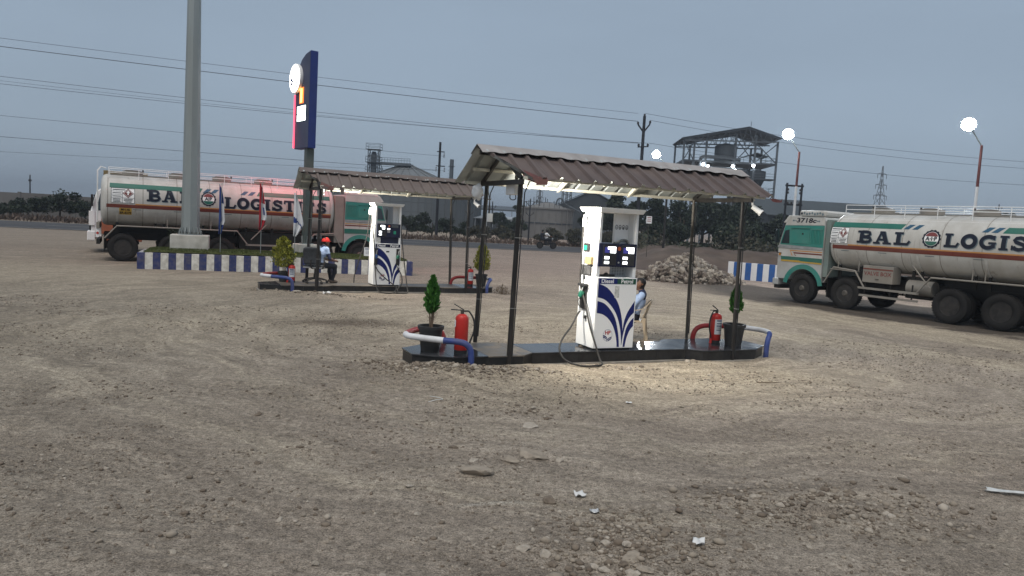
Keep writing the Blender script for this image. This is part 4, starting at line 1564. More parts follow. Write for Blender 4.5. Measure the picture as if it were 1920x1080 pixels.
def seated(capped, lean=0.12, seat=0.47, hunch=0.10):
    """figure facing +x, origin on the floor under the hips"""
    hz = seat + .09
    pr = []
    K = .05
    hip = Vector((0, 0, hz))
    ch = Vector((-lean * .6 + hunch * .2, 0, hz + .30))
    sh = Vector((-lean + hunch, 0, hz + .47))
    for sg in (-1, 1):
        pr.append(((0, .085 * sg, hz), (.02, .095 * sg, hz - .005), .115, .11, 4, K))
        kn = (.44, .13 * sg, seat + .05)
        pr.append(((.02, .10 * sg, hz - .005), kn, .095, .068, 4, K))
        an = (.42 + .06 * sg, .13 * sg, .085)
        pr.append((kn, (kn[0] + .0, kn[1], kn[2] - .18), .066, .062, 4, .03))
        pr.append(((kn[0], kn[1], kn[2] - .16), an, .062, .045, 4, .03))
        pr.append(((an[0] - .045, an[1], .045), (an[0] + .06, an[1], .045), .042, .043, 5, .02))
        pr.append(((an[0] + .06, an[1], .042), (an[0] + .155, an[1], .036), .043, .033, 5, .02))
        s0 = sh + Vector((0.0, .175 * sg, -.01))
        el = Vector((.03 + hunch, .255 * sg, hz + .19))
        wr = Vector((.27 + hunch, .18 * sg, hz + .13))
        pr.append((s0, s0.lerp(el, .45), .062, .056, 2, .035))
        pr.append((s0.lerp(el, .4), el, .056, .050, 3 if capped else 2, .02))
        pr.append((el, wr, .041, .029, 0, .02))
        hand(pr, wr, (.8, -.35 * sg, -.12), (0, 0, 1))
    pr.append(((0, -.05, hz + .02), (0, .05, hz + .02), .125, .125, 4, K))
    pr.append((hip + Vector((0, -.05, .08)), ch + Vector((0, -.075, 0)), .115, .125, 2, K))
    pr.append((hip + Vector((0, .05, .08)), ch + Vector((0, .075, 0)), .115, .125, 2, K))
    pr.append((ch + Vector((0, -.08, .05)), ch + Vector((0, .08, .05)), .12, .12, 2, K))
    ym = 3 if not capped else 2
    pr.append((sh + Vector((-.01, -.135, -.015)), sh + Vector((-.01, .135, -.015)), .078, .078, ym, K))
    nk = sh + Vector((.02, 0, .09))
    pr.append((sh + Vector((0, 0, .03)), nk, .062, .055, 0, .03))
    pr.append((sh + Vector((-.005, 0, .035)), sh + Vector((.01, 0, .062)), .072, .066, 3, .01))
    hd = nk + Vector((.03 + hunch * .2, 0, .115))
    pr.append((hd + Vector((-.012, 0, .03)), hd + Vector((.02, 0, .0)), .088, .082, 0, .02))
    pr.append((hd + Vector((.035, 0, -.05)), hd + Vector((.05, 0, -.085)), .058, .042, 0, .03))
    pr.append((hd + Vector((.095, 0, -.005)), hd + Vector((.112, 0, -.03)), .010, .015, 0, .012))
    pr.append((hd + Vector((.080, -.02, -.062)), hd + Vector((.080, .02, -.062)), .012, .012, 0, .006))
    for sg in (-1, 1):
        pr.append((hd + Vector((.0, .086 * sg, .0)), hd + Vector((-.012, .094 * sg, -.03)), .016, .012, 0, .008))
        pr.append((hd + Vector((.085, .032 * sg, .012)), hd + Vector((.088, .032 * sg, .012)), .011, .011, 1, .003))
    pr.append((hd + Vector((-.045, 0, .035)), hd + Vector((-.03, 0, -.05)), .075, .062, 1, .02))
    pr.append((hd + Vector((-.02, 0, .05)), hd + Vector((.02, 0, .06)), .088, .07, 1, .02))
    return pr, hd


def cap_on(hd, parent):
    c = MB()
    n, m = 24, 8
    vs = []
    for i in range(m + 1):
        ph = R(90) * i / m
        for j in range(n):
            th = 2 * math.pi * j / n
            vs.append(hd + Vector((-.012 + .124 * math.cos(th) * math.cos(ph), .108 * math.sin(th) * math.cos(ph), .006 + .128 * math.sin(ph))))
    c.add(vs, [(i * n + j, i * n + (j + 1) % n, (i + 1) * n + (j + 1) % n, (i + 1) * n + j) for i in range(m) for j in range(n)])
    c.add([hd + Vector((-.005 + .106 * math.cos(6.283 * j / n), .096 * math.sin(6.283 * j / n), .021)) for j in range(n)], [tuple(range(n))])
    o = c.build("cap", M_CAP_RED, parent, smooth=60)
    b = MB()
    pts = []
    for j in range(13):
        th = R(-62) + R(124) * j / 12
        pts.append(((.10 * math.cos(th)), .098 * math.sin(th), (.10 * math.cos(th)) + .075 * math.cos(th * 1.3), .092 * math.sin(th)))
    for p, q in zip(pts[:-1], pts[1:]):
        b.poly([hd + Vector((p[0], p[1], .028)), hd + Vector((q[0], q[1], .028)), hd + Vector((q[2], q[3], .012)), hd + Vector((p[2], p[3], .012))])
        b.poly([hd + Vector((p[0], p[1], .022)), hd + Vector((q[0], q[1], .022)), hd + Vector((q[2], q[3], .006)), hd + Vector((p[2], p[3], .006))])
    b.build("peak", M_CAP_RED, o, smooth=40)


# office chair on the rear island, its back to us; the man faces the road
ch_loc = isl(REAR, .10, .80, .2)
CH_ROT = R(84)
t = thing("office_chair", "black swivel office chair on the farther island, its back turned", "office chair", ch_loc, CH_ROT)
t.scale = (1.12, 1.12, 1.12)
M_MESHF = mat("grey_black_fabric", (0.06, 0.064, 0.07), 0.85, var=0.25, scale=20, bump=.5, bscale=90)
M_CHPL = mat("chair_plastic", (0.028, 0.028, 0.030), 0.45, var=0.2, scale=9, dust=.25)
M_CHGREY = mat("seat_edge_grey", (0.33, 0.33, 0.33), 0.6, var=0.2, scale=9)
MB().bx(-.22, .24, -.24, .24, .42, .48).build("seat", M_MESHF, t, bevel=.03)
MB().bx(-.235, .22, -.245, .245, .395, .425).build("seat_pan", M_CHGREY, t, bevel=.01)
bk, nb = MB(), 10
vs = []
for i in range(nb + 1):
    v = i / nb
    for j in range(nb + 1):
        u = j / nb * 2 - 1
        w = .235 * (1 - .18 * max(0, v - .75) * 4 * .7) * (1 - .1 * (1 - v))
        x = -.235 - .10 * v + .05 * (u * u) * .9 + .03 * math.sin(v * 3)
        z = .50 + .44 * v - .035 * (abs(u) ** 4) * (1 if v > .8 else 0)
        vs.append((x, u * w, z))
k = nb + 1
F = [(i * k + j, i * k + j + 1, (i + 1) * k + j + 1, (i + 1) * k + j) for i in range(nb) for j in range(nb)]
bk.add(vs, F)
bko = bk.build("backrest", M_MESHF, t, recalc=False, smooth=60)
so = bko.modifiers.new("thickness", 'SOLIDIFY')
so.thickness = .04
MB().tube(curve_pts([(-.05, 0, .40), (-.24, 0, .40), (-.33, 0, .48), (-.345, 0, .62)], 5), .022, 8).build("back_strut", M_CHPL, t, smooth=60)
for sg in (-1, 1):
    MB().tube(curve_pts([(-.16, .22 * sg, .41), (-.18, .29 * sg, .45), (-.17, .295 * sg, .62), (-.10, .295 * sg, .66)], 5), .018, 8) \
        .tube([(-.16, .295 * sg, .665), (.14, .285 * sg, .655)], .028, 8).build("armrest", M_CHPL, t, smooth=60)
MB().cyl((0, 0, .10), (0, 0, .40), .03, .025, 14).cyl((0, 0, .10), (0, 0, .24), .045, .04, 14).build("column", M_CHPL, t, smooth=40)
for k_ in range(5):
    a = 2 * math.pi * k_ / 5 + .3
    c, s_ = math.cos(a), math.sin(a)
    lg = MB().tube([(.03 * c, .03 * s_, .13), (.17 * c, .17 * s_, .11), (.30 * c, .30 * s_, .075)], [.03, .024, .017], 8).build("leg", M_CHPL, t, smooth=60)
    MB().cyl((.31 * c - .022 * s_, .31 * s_ + .022 * c, .032), (.31 * c + .022 * s_, .31 * s_ - .022 * c, .032), .032, n=14) \
        .cyl((.30 * c, .30 * s_, .08), (.31 * c, .31 * s_, .03), .01, n=8).build("caster", M_CHPL, lg, smooth=40)

pt = thing("person", "man in red cap and pale blue shirt sitting on the office chair", "person",
           isl(REAR, .22, .84, .2), R(48))
pr, hd = seated(True, .02, .44, .14)
sdf_figure("body", pr, FIG, pt)
cap_on(hd, pt)

# moulded plastic chair behind the nearer pump
pc = (2.52, 15.25, 0.0)
PC_ROT = R(168)
t = thing("plastic_chair", "beige moulded plastic chair half hidden behind the nearer pump", "chair", pc, PC_ROT)
M_BEIGE = mat("beige_plastic", (0.46, 0.37, 0.265), 0.4, var=0.08, scale=5, dust=.15)
MB().bx(-.22, .25, -.23, .23, .405, .435).build("seat", M_BEIGE, t, bevel=.012)
vs = []
nb = 12
for i in range(nb + 1):
    v = i / nb
    for j in range(nb + 1):
        u = j / nb * 2 - 1
        z = .42 + .46 * v * (1 - .12 * u * u)
        vs.append((-.22 - .15 * v + .06 * u * u, u * (.23 + .03 * v), z))
k = nb + 1
bk = MB()
bk.add(vs, [(i * k + j, i * k + j + 1, (i + 1) * k + j + 1, (i + 1) * k + j) for i in range(nb) for j in range(nb)
            if not (3 < i < 11 and j in (2, 5, 6, 9))])
bko = bk.build("backrest", M_BEIGE, t, recalc=False, smooth=60)
bko.modifiers.new("thickness", 'SOLIDIFY').thickness = .012
for sg in (-1, 1):
    vs = []
    P = curve_pts([(-.33, .25 * sg, .84), (-.20, .275 * sg, .70), (.0, .285 * sg, .645), (.19, .28 * sg, .63), (.25, .27 * sg, .58)], 6)
    ar = MB()
    for a, b in zip(P[:-1], P[1:]):
        ar.bar(a, b, .055, .014)
    ar.build("armrest", M_BEIGE, t)
    for x0, x1, zt in ((.21, .27, .60), (-.22, -.30, .50)):
        MB().prism([(x0 - .035, zt), (x0 + .035, zt), (x1 + .022, 0), (x1 - .022, 0)], 'xz', .235 * sg - .008, .235 * sg + .008) \
            .prism([(.235 * sg - .03, zt), (.235 * sg + .03, zt), (.25 * sg + .02, 0), (.25 * sg - .02, 0)], 'yz', x0 * .5 + x1 * .5 - .006, x0 * .5 + x1 * .5 + .006) \
            .build("leg", M_BEIGE, t)
pt = thing("person", "dark-haired man in blue shirt with navy shoulders sitting behind the nearer pump", "person", pc, PC_ROT)
pr, hd = seated(False, .17, .40, .02)
sdf_figure("body", pr, FIG, pt)

# ================================================================== TANKER LORRIES
M_TANK = mat("tank_white", (0.53, 0.52, 0.49), 0.36, var=0.10, scale=2.2, dust=0.42, dust_scale=2.6, dust_col=(0.30, 0.265, 0.22), streak=3.5, rust=.55)
M_TANKD = mat("tank_dirty_white", (0.25, 0.235, 0.21), 0.5, var=0.15, scale=3, dust=0.45, dust_scale=2)
M_TEAL = mat("teal_paint", (0.020, 0.215, 0.180), 0.4, var=0.1, scale=3, dust=0.22, dust_scale=2)
M_TEAL_D = mat("band_green", (0.012, 0.130, 0.098), 0.42, var=0.1, scale=3, dust=0.15, dust_scale=2)
M_SLASH = mat("slash_blue", (0.020, 0.085, 0.150), 0.45, var=0.1, scale=3, dust=.1)
M_BANDR = mat("band_red_brown", (0.150, 0.028, 0.018), 0.45, var=0.1, scale=3, dust=0.15, dust_scale=2)
M_BANDO = mat("band_orange", (0.52, 0.24, 0.07), 0.45, var=0.1, scale=3, dust=.12)
M_INK = mat("letter_ink", (0.006, 0.009, 0.022), 0.5, var=0.2, scale=4)
M_INKS = mat("letter_shade", (0.13, 0.17, 0.19), 0.5, var=0.15, scale=4)
M_CHASS = mat("chassis_black", (0.014, 0.013, 0.012), 0.7, var=0.4, scale=4, dust=0.15, dust_scale=2.5, dust_col=(0.06, 0.05, 0.042))
M_TYRE = mat("tyre_rubber", (0.012, 0.0115, 0.0115), 0.85, var=0.25, scale=8, dust=0.22, dust_scale=3, dust_col=(0.06, 0.052, 0.044))
M_RIM = mat("rim_dirty", (0.020, 0.019, 0.019), 0.6, var=0.4, scale=8, dust=0.3, dust_scale=4, dust_col=(0.10, 0.085, 0.07))
M_CABGREY = mat("cab_white", (0.44, 0.45, 0.44), 0.45, var=0.1, scale=3, dust=0.35, dust_scale=2, rust=.4)
M_PINKISH = M_TANK
M_GLASS = mat("cab_glass", (0.02, 0.03, 0.035), 0.06, var=0.1, spec=.8)
M_YPLATE = mat("yellow_plate", (0.50, 0.30, 0.03), 0.5, var=0.1, dust=.2)
M_GREYP = mat("grey_fairing", (0.15, 0.20, 0.19), 0.5, var=0.2, scale=2, dust=.3)
M_STAR = mat("silver_trim", (0.35, 0.36, 0.36), 0.4, metal=.5, var=.2)

TA, TB, TN, TZ = 1.22, 0.97, 2.4, 2.27


def tank_y(z):
    d = min(1.0, abs(z - TZ) / TB)
    return TA * (1 - d ** TN) ** (1 / TN)


def tank_ring(x, k=1.0, n=48):
    out = []
    for i in range(n):
        th = 2 * math.pi * i / n
        c, s = math.cos(th), math.sin(th)
        out.append((x, k * TA * math.copysign(abs(c) ** (2 / TN), c), TZ + k * TB * math.copysign(abs(s) ** (2 / TN), s)))
    return out


def ribbon(mb_, pts, w, fmap, m=0, closed=False):
    """thick flat stroke; pts in reading coordinates"""
    P = [Vector((p[0], p[1])) for p in pts]
    Q = []
    for a, b in zip(P[:-1], P[1:]):
        k = max(1, int((b - a).length / 0.07))
        for i in range(k):
            Q.append(a.lerp(b, i / k))
    Q.append(P[-1])
    n = len(Q)
    E = []
    for i in range(n):
        if closed:
            d = Q[(i + 1) % (n - 1)] - Q[(i - 1) % (n - 1)]
        else:
            d = Q[min(i + 1, n - 1)] - Q[max(i - 1, 0)]
        d.normalize()
        nn = Vector((-d.y, d.x)) * (w / 2)
        E.append((Q[i] + nn, Q[i] - nn))
    for (a, b), (c, d) in zip(E[:-1], E[1:]):
        mb_.poly([fmap(a), fmap(b), fmap(d), fmap(c)], m)


def arc(cx, cy, rx, ry, a0, a1, n=22):
    return [(cx + rx * math.cos(R(a0 + (a1 - a0) * i / n)), cy + ry * math.sin(R(a0 + (a1 - a0) * i / n))) for i in range(n + 1)]


GLYPH = {  # width, strokes (points, stroke width) in units of letter height
    'B': (.86, [([(.26, 0), (.26, 1)], .25), ([(.0, .06), (.3, .06)], .12), ([(.0, .94), (.3, .94)], .12),
                ([(.26, .93), (.52, .93), (.68, .88), (.73, .74), (.67, .58), (.5, .53), (.26, .53)], .17),
                ([(.26, .49), (.56, .49), (.74, .42), (.80, .27), (.73, .12), (.56, .07), (.26, .07)], .18)]),
    'A': (1.0, [([(.2, .03), (.43, .97)], .14), ([(.50, .97), (.76, .03)], .25), ([(.27, .34), (.66, .34)], .12),
                ([(0, .05), (.38, .05)], .11), ([(.54, .05), (1.0, .05)], .11), ([(.32, .95), (.62, .95)], .11)]),
    'L': (.92, [([(.28, 0), (.28, 1)], .25), ([(.05, .94), (.52, .94)], .12), ([(.05, .07), (.8, .07)], .14), ([(.76, .03), (.90, .34)], .13)]),
    'O': (.94, [(arc(.47, .5, .35, .40, 0, 360, 28), .24)]),
    'G': (.98, [(arc(.50, .5, .38, .40, 48, 325, 24), .22), ([(.52, .44), (.94, .44)], .12), ([(.80, .46), (.80, .10)], .20), ([(.80, .98), (.80, .66)], .11)]),
    'I': (.52, [([(.26, 0), (.26, 1)], .25), ([(.02, .06), (.5, .06)], .12), ([(.02, .94), (.5, .94)], .12)]),
    'S': (.88, [([(.72, .72), (.64, .86), (.46, .91), (.27, .86), (.19, .73), (.27, .60), (.48, .52), (.68, .43), (.76, .28), (.67, .13), (.45, .08), (.25, .13), (.16, .28)], .20),
                ([(.77, .64), (.77, .97)], .10), ([(.10, .03), (.10, .36)], .10)]),
    'T': (.94, [([(.47, 0), (.47, 1)], .25), ([(.05, .93), (.89, .93)], .14), ([(.09, .99), (.06, .68)], .12), ([(.85, .99), (.88, .68)], .12), ([(.24, .05), (.70, .05)], .11)]),
    'C': (.94, [(arc(.49, .5, .37, .40, 50, 310, 24), .22), ([(.80, .98), (.80, .64)], .11)])}


def make_wheel(parent, x, y, sd, kind):
    """sd: +1 left side, -1 right; kind 0 steer wheel, 1 dual drive wheels"""
    T = Matrix.Translation((x, y, .52)) @ Matrix.Rotation(R(-90 * sd), 4, 'X')
    w = MB()
    prof = [(.30, -.11), (.34, -.135), (.46, -.14), (.505, -.115), (.515, -.06), (.507, -.055), (.507, -.045), (.517, -.04), (.517, -.006), (.507, -.003), (.507, .003), (.517, .006),
            (.517, .04), (.507, .045), (.507, .055), (.515, .06), (.505, .115), (.46, .14), (.34, .135), (.30, .11)]
    w.lathe(prof, 40, T=T, close=True)
    if kind:
        w.lathe(prof, 40, T=T @ Matrix.Translation((0, 0, -.33)), close=True)
    for i in range(40):                      # shoulder lugs
        a = 2 * math.pi * (i + .5) / 40
        for zz in (-.10, .10):
            w.bx(.495, .521, -.018, .018, zz - .028, zz + .028, 0, T @ Matrix.Rotation(a, 4, 'Z'))
    o = w.build("wheel", M_TYRE, parent, smooth=35)
    dish = [(.30, .105), (.29, .115), (.275, .10), (.265, -.02 if kind else .05), (.19, -.04 if kind else .065), (.16, -.04 if kind else .07), (.0, -.04 if kind else .07)]
    MB().lathe(dish, 28, T=T).build("rim", M_RIM, o, smooth=40)
    hb = MB().lathe([(.115, -.04), (.11, .06 if kind else .10), (.07, .09 if kind else .14), (.0, .09 if kind else .14)], 18, T=T)
    for i in range(10):
        a = 2 * math.pi * i / 10
        z0 = -.04 if kind else .065
        hb.cyl(T @ Vector((.15 * math.cos(a), .15 * math.sin(a), z0)), T @ Vector((.15 * math.cos(a), .15 * math.sin(a), z0 + .035)), .016, n=6)
    hb.build("hub", mat("hub_metal", (0.085, 0.078, 0.07), .55, metal=.2, var=.3, scale=9, dust=.3), o, smooth=40)
    return o


def make_tanker(loc, rotz, label, side, axles, tank0, tank1, words, plate, cabv):
    """side: +1 when its left flank is the one we see. x forward, axle 1 at x = 0; positions are metres behind axle 1."""
    t = thing("tanker_lorry", label, "tanker truck", loc, rotz, "white fuel tankers with painted lettering")
    X = lambda a: -a
    # chassis
    for sg in (-1, 1):
        MB().bx(X(tank1 - .1), X(-.9), .40 * sg - .05, .40 * sg + .05, .78, 1.05).build("chassis_rail", M_CHASS, t)
    for a in (1.0, 2.4, 3.6, 4.6, 6.0, 7.4, 8.7):
        MB().bx(X(a + .06), X(a - .06), -.36, .36, .80, 1.0).build("cross_member", M_CHASS, t)
    for i, a in enumerate(axles):
        MB().cyl((X(a), -1.0, .52), (X(a), 1.0, .52), .075, n=12).build("axle", M_CHASS, t, smooth=40)
        for sd in (-1, 1):
            make_wheel(t, X(a), (1.08 if i > 1 else 1.06) * sd, sd, 1 if i > 1 else 0)
            MB().bx(X(a + .55), X(a - .55), .55 * sd - .05, .55 * sd + .05, .62, .72).build("leaf_spring", M_CHASS, t)
    # tank
    ends = [(0.0, .70), (.03, .86), (.08, .95), (.15, .99), (.22, 1.0)]
    rings = [(tank0 + d, k) for d, k in ends] + [(tank0 + .22 + (tank1 - tank0 - .44) * i / 12, 1.0) for i in range(1, 12)] + [(tank1 - d, k) for d, k in reversed(ends)]
    mb_ = MB()
    vs = [p for a, k in rings for p in tank_ring(X(a), k)]
    n = 48
    F = [(i * n + j, i * n + (j + 1) % n, (i + 1) * n + (j + 1) % n, (i + 1) * n + j) for i in range(len(rings) - 1) for j in range(n)]
    F += [tuple(range(n)), tuple(range((len(rings) - 1) * n, len(rings) * n))]
    mb_.add(vs, F)
    tank = mb_.build("tank", M_TANK, t, smooth=50)
    L_ = tank1 - tank0

    def on(a, z, e=.004, s=side):
        return (X(a), s * (tank_y(z) + e), z)

    def strip(nm, m, a0, a1, z0, z1, e=.004, slant=0.0, slant1=None, s=side):
        slant1 = slant if slant1 is None else slant1
        b = MB()
        k = 16 if abs(a1 - a0) > 1 else 2
        for i in range(k):
            for j in range(4):
                def q(u, v):
                    z = z0 + (z1 - z0) * v
                    sl = slant + (slant1 - slant) * u
                    return on(a0 + (a1 - a0) * u + sl * v, z, e, s)
                b.poly([q(i / k, j / 4), q((i + 1) / k, j / 4), q((i + 1) / k, (j + 1) / 4), q(i / k, (j + 1) / 4)])
        return b.build(nm, m, tank, recalc=False)

    # welded stiffener rings and saddles on the lower half
    for a in words['rings']:
        rg = MB()
        for i in range(27, 46):
            th0, th1 = 2 * math.pi * i / 48, 2 * math.pi * (i + 1) / 48
            if i == 48:
                break
            q = []
            for th in (th0, th1):
                c, s = math.cos(th), math.sin(th)
                q.append((math.copysign(abs(c) ** (2 / TN), c), math.copysign(abs(s) ** (2 / TN), s)))
            for (y0, z0), (y1, z1) in ((q[0], q[1]),):
                k = 1.022
                rg.poly([(X(a - .035), k * TA * y0, TZ + k * TB * z0), (X(a - .035), k * TA * y1, TZ + k * TB * z1),
                         (X(a + .035), k * TA * y1, TZ + k * TB * z1), (X(a + .035), k * TA * y0, TZ + k * TB * z0)])
                for e_ in (-.035, .035):
                    rg.poly([(X(a + e_), k * TA * y0, TZ + k * TB * z0), (X(a + e_), k * TA * y1, TZ + k * TB * z1),
                             (X(a + e_), TA * y1 * .99, TZ + TB * z1 * .99), (X(a + e_), TA * y0 * .99, TZ + TB * z0 * .99)])
        rg.build("stiffener_ring", M_TANK, tank, recalc=False, smooth=30)
        for sg in (-1, 1):
            MB().prism([(-.06, 1.02), (.06, 1.02), (.03, 1.62), (-.03, 1.62)], 'xz', .80 * sg - .02, .80 * sg + .02).build("saddle", M_CHASS, t, loc=(X(a), 0, 0))
    for a in np.linspace(tank0 + .24, tank1 - .24, 8):
        mb2 = MB()
        ra, rb = tank_ring(X(a - .012), 1.0025), tank_ring(X(a + .012), 1.0025)
        for j in range(48):
            mb2.poly([ra[j], ra[(j + 1) % 48], rb[(j + 1) % 48], rb[j]])
        mb2.build("weld_seam", M_TANKD, tank, recalc=False, smooth=30)
    # painted bands
    for s in (1, -1):
        g = words['green']
        strip("green_band", M_TEAL_D, g[0][0], g[0][1], 2.725, 2.895, slant=0, slant1=words['dir'] * .10, s=s)
        strip("green_band", M_TEAL_D, g[1][0], g[1][1], 2.725, 2.895, slant=words['dir'] * .10, slant1=0, s=s)
        for a in words['slash']:
            strip("blue_slash", M_SLASH, a, a + .17, 2.735, 2.885, slant=words['dir'] * .16, s=s)
        strip("red_band", M_BANDR, tank0 + .20, tank1 - .20, 1.995, 2.125, s=s)
        strip("orange_band", M_BANDO, words['orange'][0], words['orange'][1], 2.1255, 2.165, s=s)
    # hazard placard
    p0, p1 = words['placard']
    pl = strip("hazard_placard", M_WHITE, p0, p1, 2.175, 2.72, .006)
    lab = MB()
    rd_ = 1 if words['dir'] > 0 else -1
    pa = p0 if rd_ > 0 else p1
    pw = abs(p1 - p0)
    mp = lambda u, v, e=.010: on(pa + rd_ * u * pw, 2.175 + v * .545, e)
    def bar_(u0, u1, v0, v1, m=0, e=.010):
        for j in range(3):
            va, vb = v0 + (v1 - v0) * j / 3, v0 + (v1 - v0) * (j + 1) / 3
            lab.poly([mp(u0, va, e), mp(u1, va, e), mp(u1, vb, e), mp(u0, vb, e)], m)
    for u0, u1, v0, v1 in ((0, 1, 0, .018), (0, 1, .982, 1), (0, .018, 0, 1), (.982, 1, 0, 1), (0, 1, .33, .348), (.46, .478, 0, .80), (0, .46, .55, .568), (0, .46, .77, .788),
                           (.08, .40, .24, .28), (.08, .38, .15, .19), (.08, .40, .06, .10), (.54, .92, .24, .28), (.54, .90, .15, .19), (.60, .86, .06, .10),
                           (.06, .42, .43, .47), (.06, .42, .65, .69), (.06, .60, .86, .91)):
        bar_(u0, u1, v0, v1)
    dm = [(.72, .98), (.96, .66), (.72, .36), (.48, .66)]
    lab.poly([mp(u, v, .012) for u, v in dm], 1)
    lab.poly([mp(.72 + (u - .72) * .82, .665 + (v - .665) * .82, .014) for u, v in dm], 2)
    lab.poly([mp(.72 + (u - .72) * .74, .665 + (v - .665) * .74, .016) for u, v in dm], 1)
    lab.poly([mp(u, v, .018) for u, v in ((.72, .86), (.81, .68), (.75, .70), (.75, .54), (.69, .54), (.69, .70), (.63, .68))], 2)
    lab.build("placard_print", [M_INK, mat("hazard_red", (0.16, 0.035, 0.03), .5, var=.1), M_WHITE], pl, recalc=False)
    # lettering
    def write(txt, a0, a1, z0, z1):
        tot = sum(GLYPH[c][0] for c in txt) + .10 * (len(txt) - 1)
        ht = z1 - z0
        kx = abs(a1 - a0) / tot
        pen = 0.0
        for c in txt:
            gw, strokes = GLYPH[c]
            lm = MB()
            for pas, (dx, dz, e, mi, fat) in enumerate(((.022, -.018, .005, 1, 1.12), (0, 0, .009, 0, 1.0))):
                for si, (pts, w) in enumerate(strokes):
                    P = [((pen + p[0]) * kx + dx, z0 + p[1] * ht + dz) for p in pts]
                    fm = lambda q, e=e, si=si: on(a0 + rd_ * q.x, q.y, e + si * .0005)
                    ribbon(lm, P, w * (ht * .62 + kx * .5) * fat, fm, mi, closed=(c == 'O'))
            lm.build("letter", [M_INK, M_INKS], tank, recalc=False)
            pen += gw + .10
    write("BAL", *words['bal'])
    write("LOGISTICS", *words['log'])
    ca, cz = words['logo']
    em = MB()
    mp2 = lambda u, v, e: on(ca + rd_ * u, cz + v, e)
    ring = [(.27 * (1 + .045 * math.cos(14 * q)) * math.cos(q), .27 * (1 + .045 * math.cos(14 * q)) * math.sin(q)) for q in [2 * math.pi * i / 84 for i in range(84)]]
    def disc(poly, e, m):
        c_ = (sum(p[0] for p in poly) / len(poly), sum(p[1] for p in poly) / len(poly))
        for r0, r1 in ((0, .5), (.5, 1)):
            for i in range(len(poly)):
                a, b = poly[i], poly[(i + 1) % len(poly)]
                g = lambda p, r_: mp2(c_[0] + (p[0] - c_[0]) * r_, c_[1] + (p[1] - c_[1]) * r_, e)
                if r0 == 0:
                    em.poly([g(a, 0), g(a, r1), g(b, r1)], m)
                else:
                    em.poly([g(a, r0), g(a, r1), g(b, r1), g(b, r0)], m)
    disc(ring, .007, 0)
    disc(arc(0, 0, .215, .215, 0, 354, 59), .011, 1)
    disc(arc(0, 0, .205, .205, 22, 158, 24), .015, 2)
    disc(arc(0, 0, .205, .205, 202, 338, 24), .015, 3)
    v, f = text_polys("A·I·P" if side > 0 else "A!P", .17, .006, .0)
    em.add([mp2(a, b, .017) for a, b in v], f, 0)
    em.build("round_emblem", [M_INK, M_WHITE, mat("emblem_red", (0.19, 0.05, 0.05), .5, var=.1), M_TEAL_D], tank, recalc=False)
    # faint printed marks under the band
    for a in words['marks']:
        strip("small_print", M_INKS, a, a + .28, 1.935, 1.955)
    # walkway, rails and hatches on top
    for sg in (-1, 1):
        MB().bar((X(tank0 + .35), .40 * sg, 3.235), (X(tank1 - .3), .40 * sg, 3.235), .10, .03).build("walkway", M_TANKD, t)
        MB().tube([(X(tank0 + .3), .78 * sg, 3.48), (X(tank1 - .25), .78 * sg, 3.48)], .012, 8).build("top_rail", M_WHITE, t, smooth=60)
        MB().tube([(X(tank0 + .3), .78 * sg, 3.33), (X(tank1 - .25), .78 * sg, 3.33)], .012, 8).build("top_rail", M_WHITE, t, smooth=60)
        k = 9
        for i in range(k):
            a = tank0 + .3 + (L_ - .55) * i / (k - 1)
            MB().tube([(X(a), .78 * sg, 3.02), (X(a), .78 * sg, 3.48)], .013, 6).build("rail_post", M_WHITE, t, smooth=60)
        MB().bar((X(tank0 + .2), .86 * sg, 3.01), (X(tank1 - .2), .86 * sg, 3.01), .05, .03).build("drip_rail", M_WHITE, tank)
    for i in range(5):
        a = tank0 + 1.15 + i * (L_ - 2.2) / 4
        h_ = MB().cyl((X(a), 0, 3.20), (X(a), 0, 3.40), .36, n=24).build("hatch", M_TANKD, t, smooth=40)
        MB().cyl((X(a), 0, 3.40), (X(a), 0, 3.44), .30, .24, 20).cyl((X(a) + .36, .0, 3.38), (X(a) + .36, 0, 3.47), .03, n=8).build("hatch_lid", M_STEEL_WORN, h_, smooth=40)
    # walkway skirt along the flank, mud wings and side guards
    for sg in (-1, 1):
        r0 = axles[2] - .62
        sk = MB()
        sk.tube([(X(r0 - .38), 1.20 * sg, .80), (X(r0), 1.20 * sg, 1.30), (X(tank1 - .55), 1.20 * sg, 1.32), (X(tank1 - .15), 1.20 * sg, .85)], .028, 8)
        sk.bar((X(r0), 1.02 * sg, 1.30), (X(tank1 - .55), 1.02 * sg, 1.32), .36, .02)
        sk.build("mud_wing", M_TANKD, t)
        for z in (.77, .53):
            MB().bar((X(2.0), 1.16 * sg, z), (X(r0 - .34), 1.16 * sg, z), .03, .07).build("side_guard", M_TANKD, t)
        for a in (2.35, 3.2, r0 - .55):
            MB().bar((X(a), 1.15 * sg, .50), (X(a), 1.15 * sg, 1.02), .04, .03).build("guard_post", M_CHASS, t)
        MB().tube([(X(1.15), 1.15 * sg, 1.36), (X(.82), 1.15 * sg, .80)], .022, 6).tube([(X(1.15), 1.15 * sg, 1.36), (X(1.95), 1.15 * sg, 1.30), (X(2.30), 1.15 * sg, .80)], .03, 6) \
            .bar((X(1.05), 1.02 * sg, 1.30), (X(1.95), 1.02 * sg, 1.27), .34, .02).build("wheel_hoop", M_TANKD, t)
        MB().tube([(X(3.85), 1.12 * sg, 1.60), (X(4.45), 1.17 * sg, .98)], .02, 6).build("brace_rod", M_TANKD, t)
        for a in (1.3, 2.05, 5.6, 5.95, 7.5):
            MB().tube([(X(a), 1.10 * sg, 1.66), (X(a), 1.12 * sg, 1.30)], .016, 6).build("brace_rod", M_TANKD, t)
        MB().bx(X(.86), X(.82), .75 * sg - .2, .75 * sg + .2, .30, .95).build("mud_flap", M_CHASS, t)
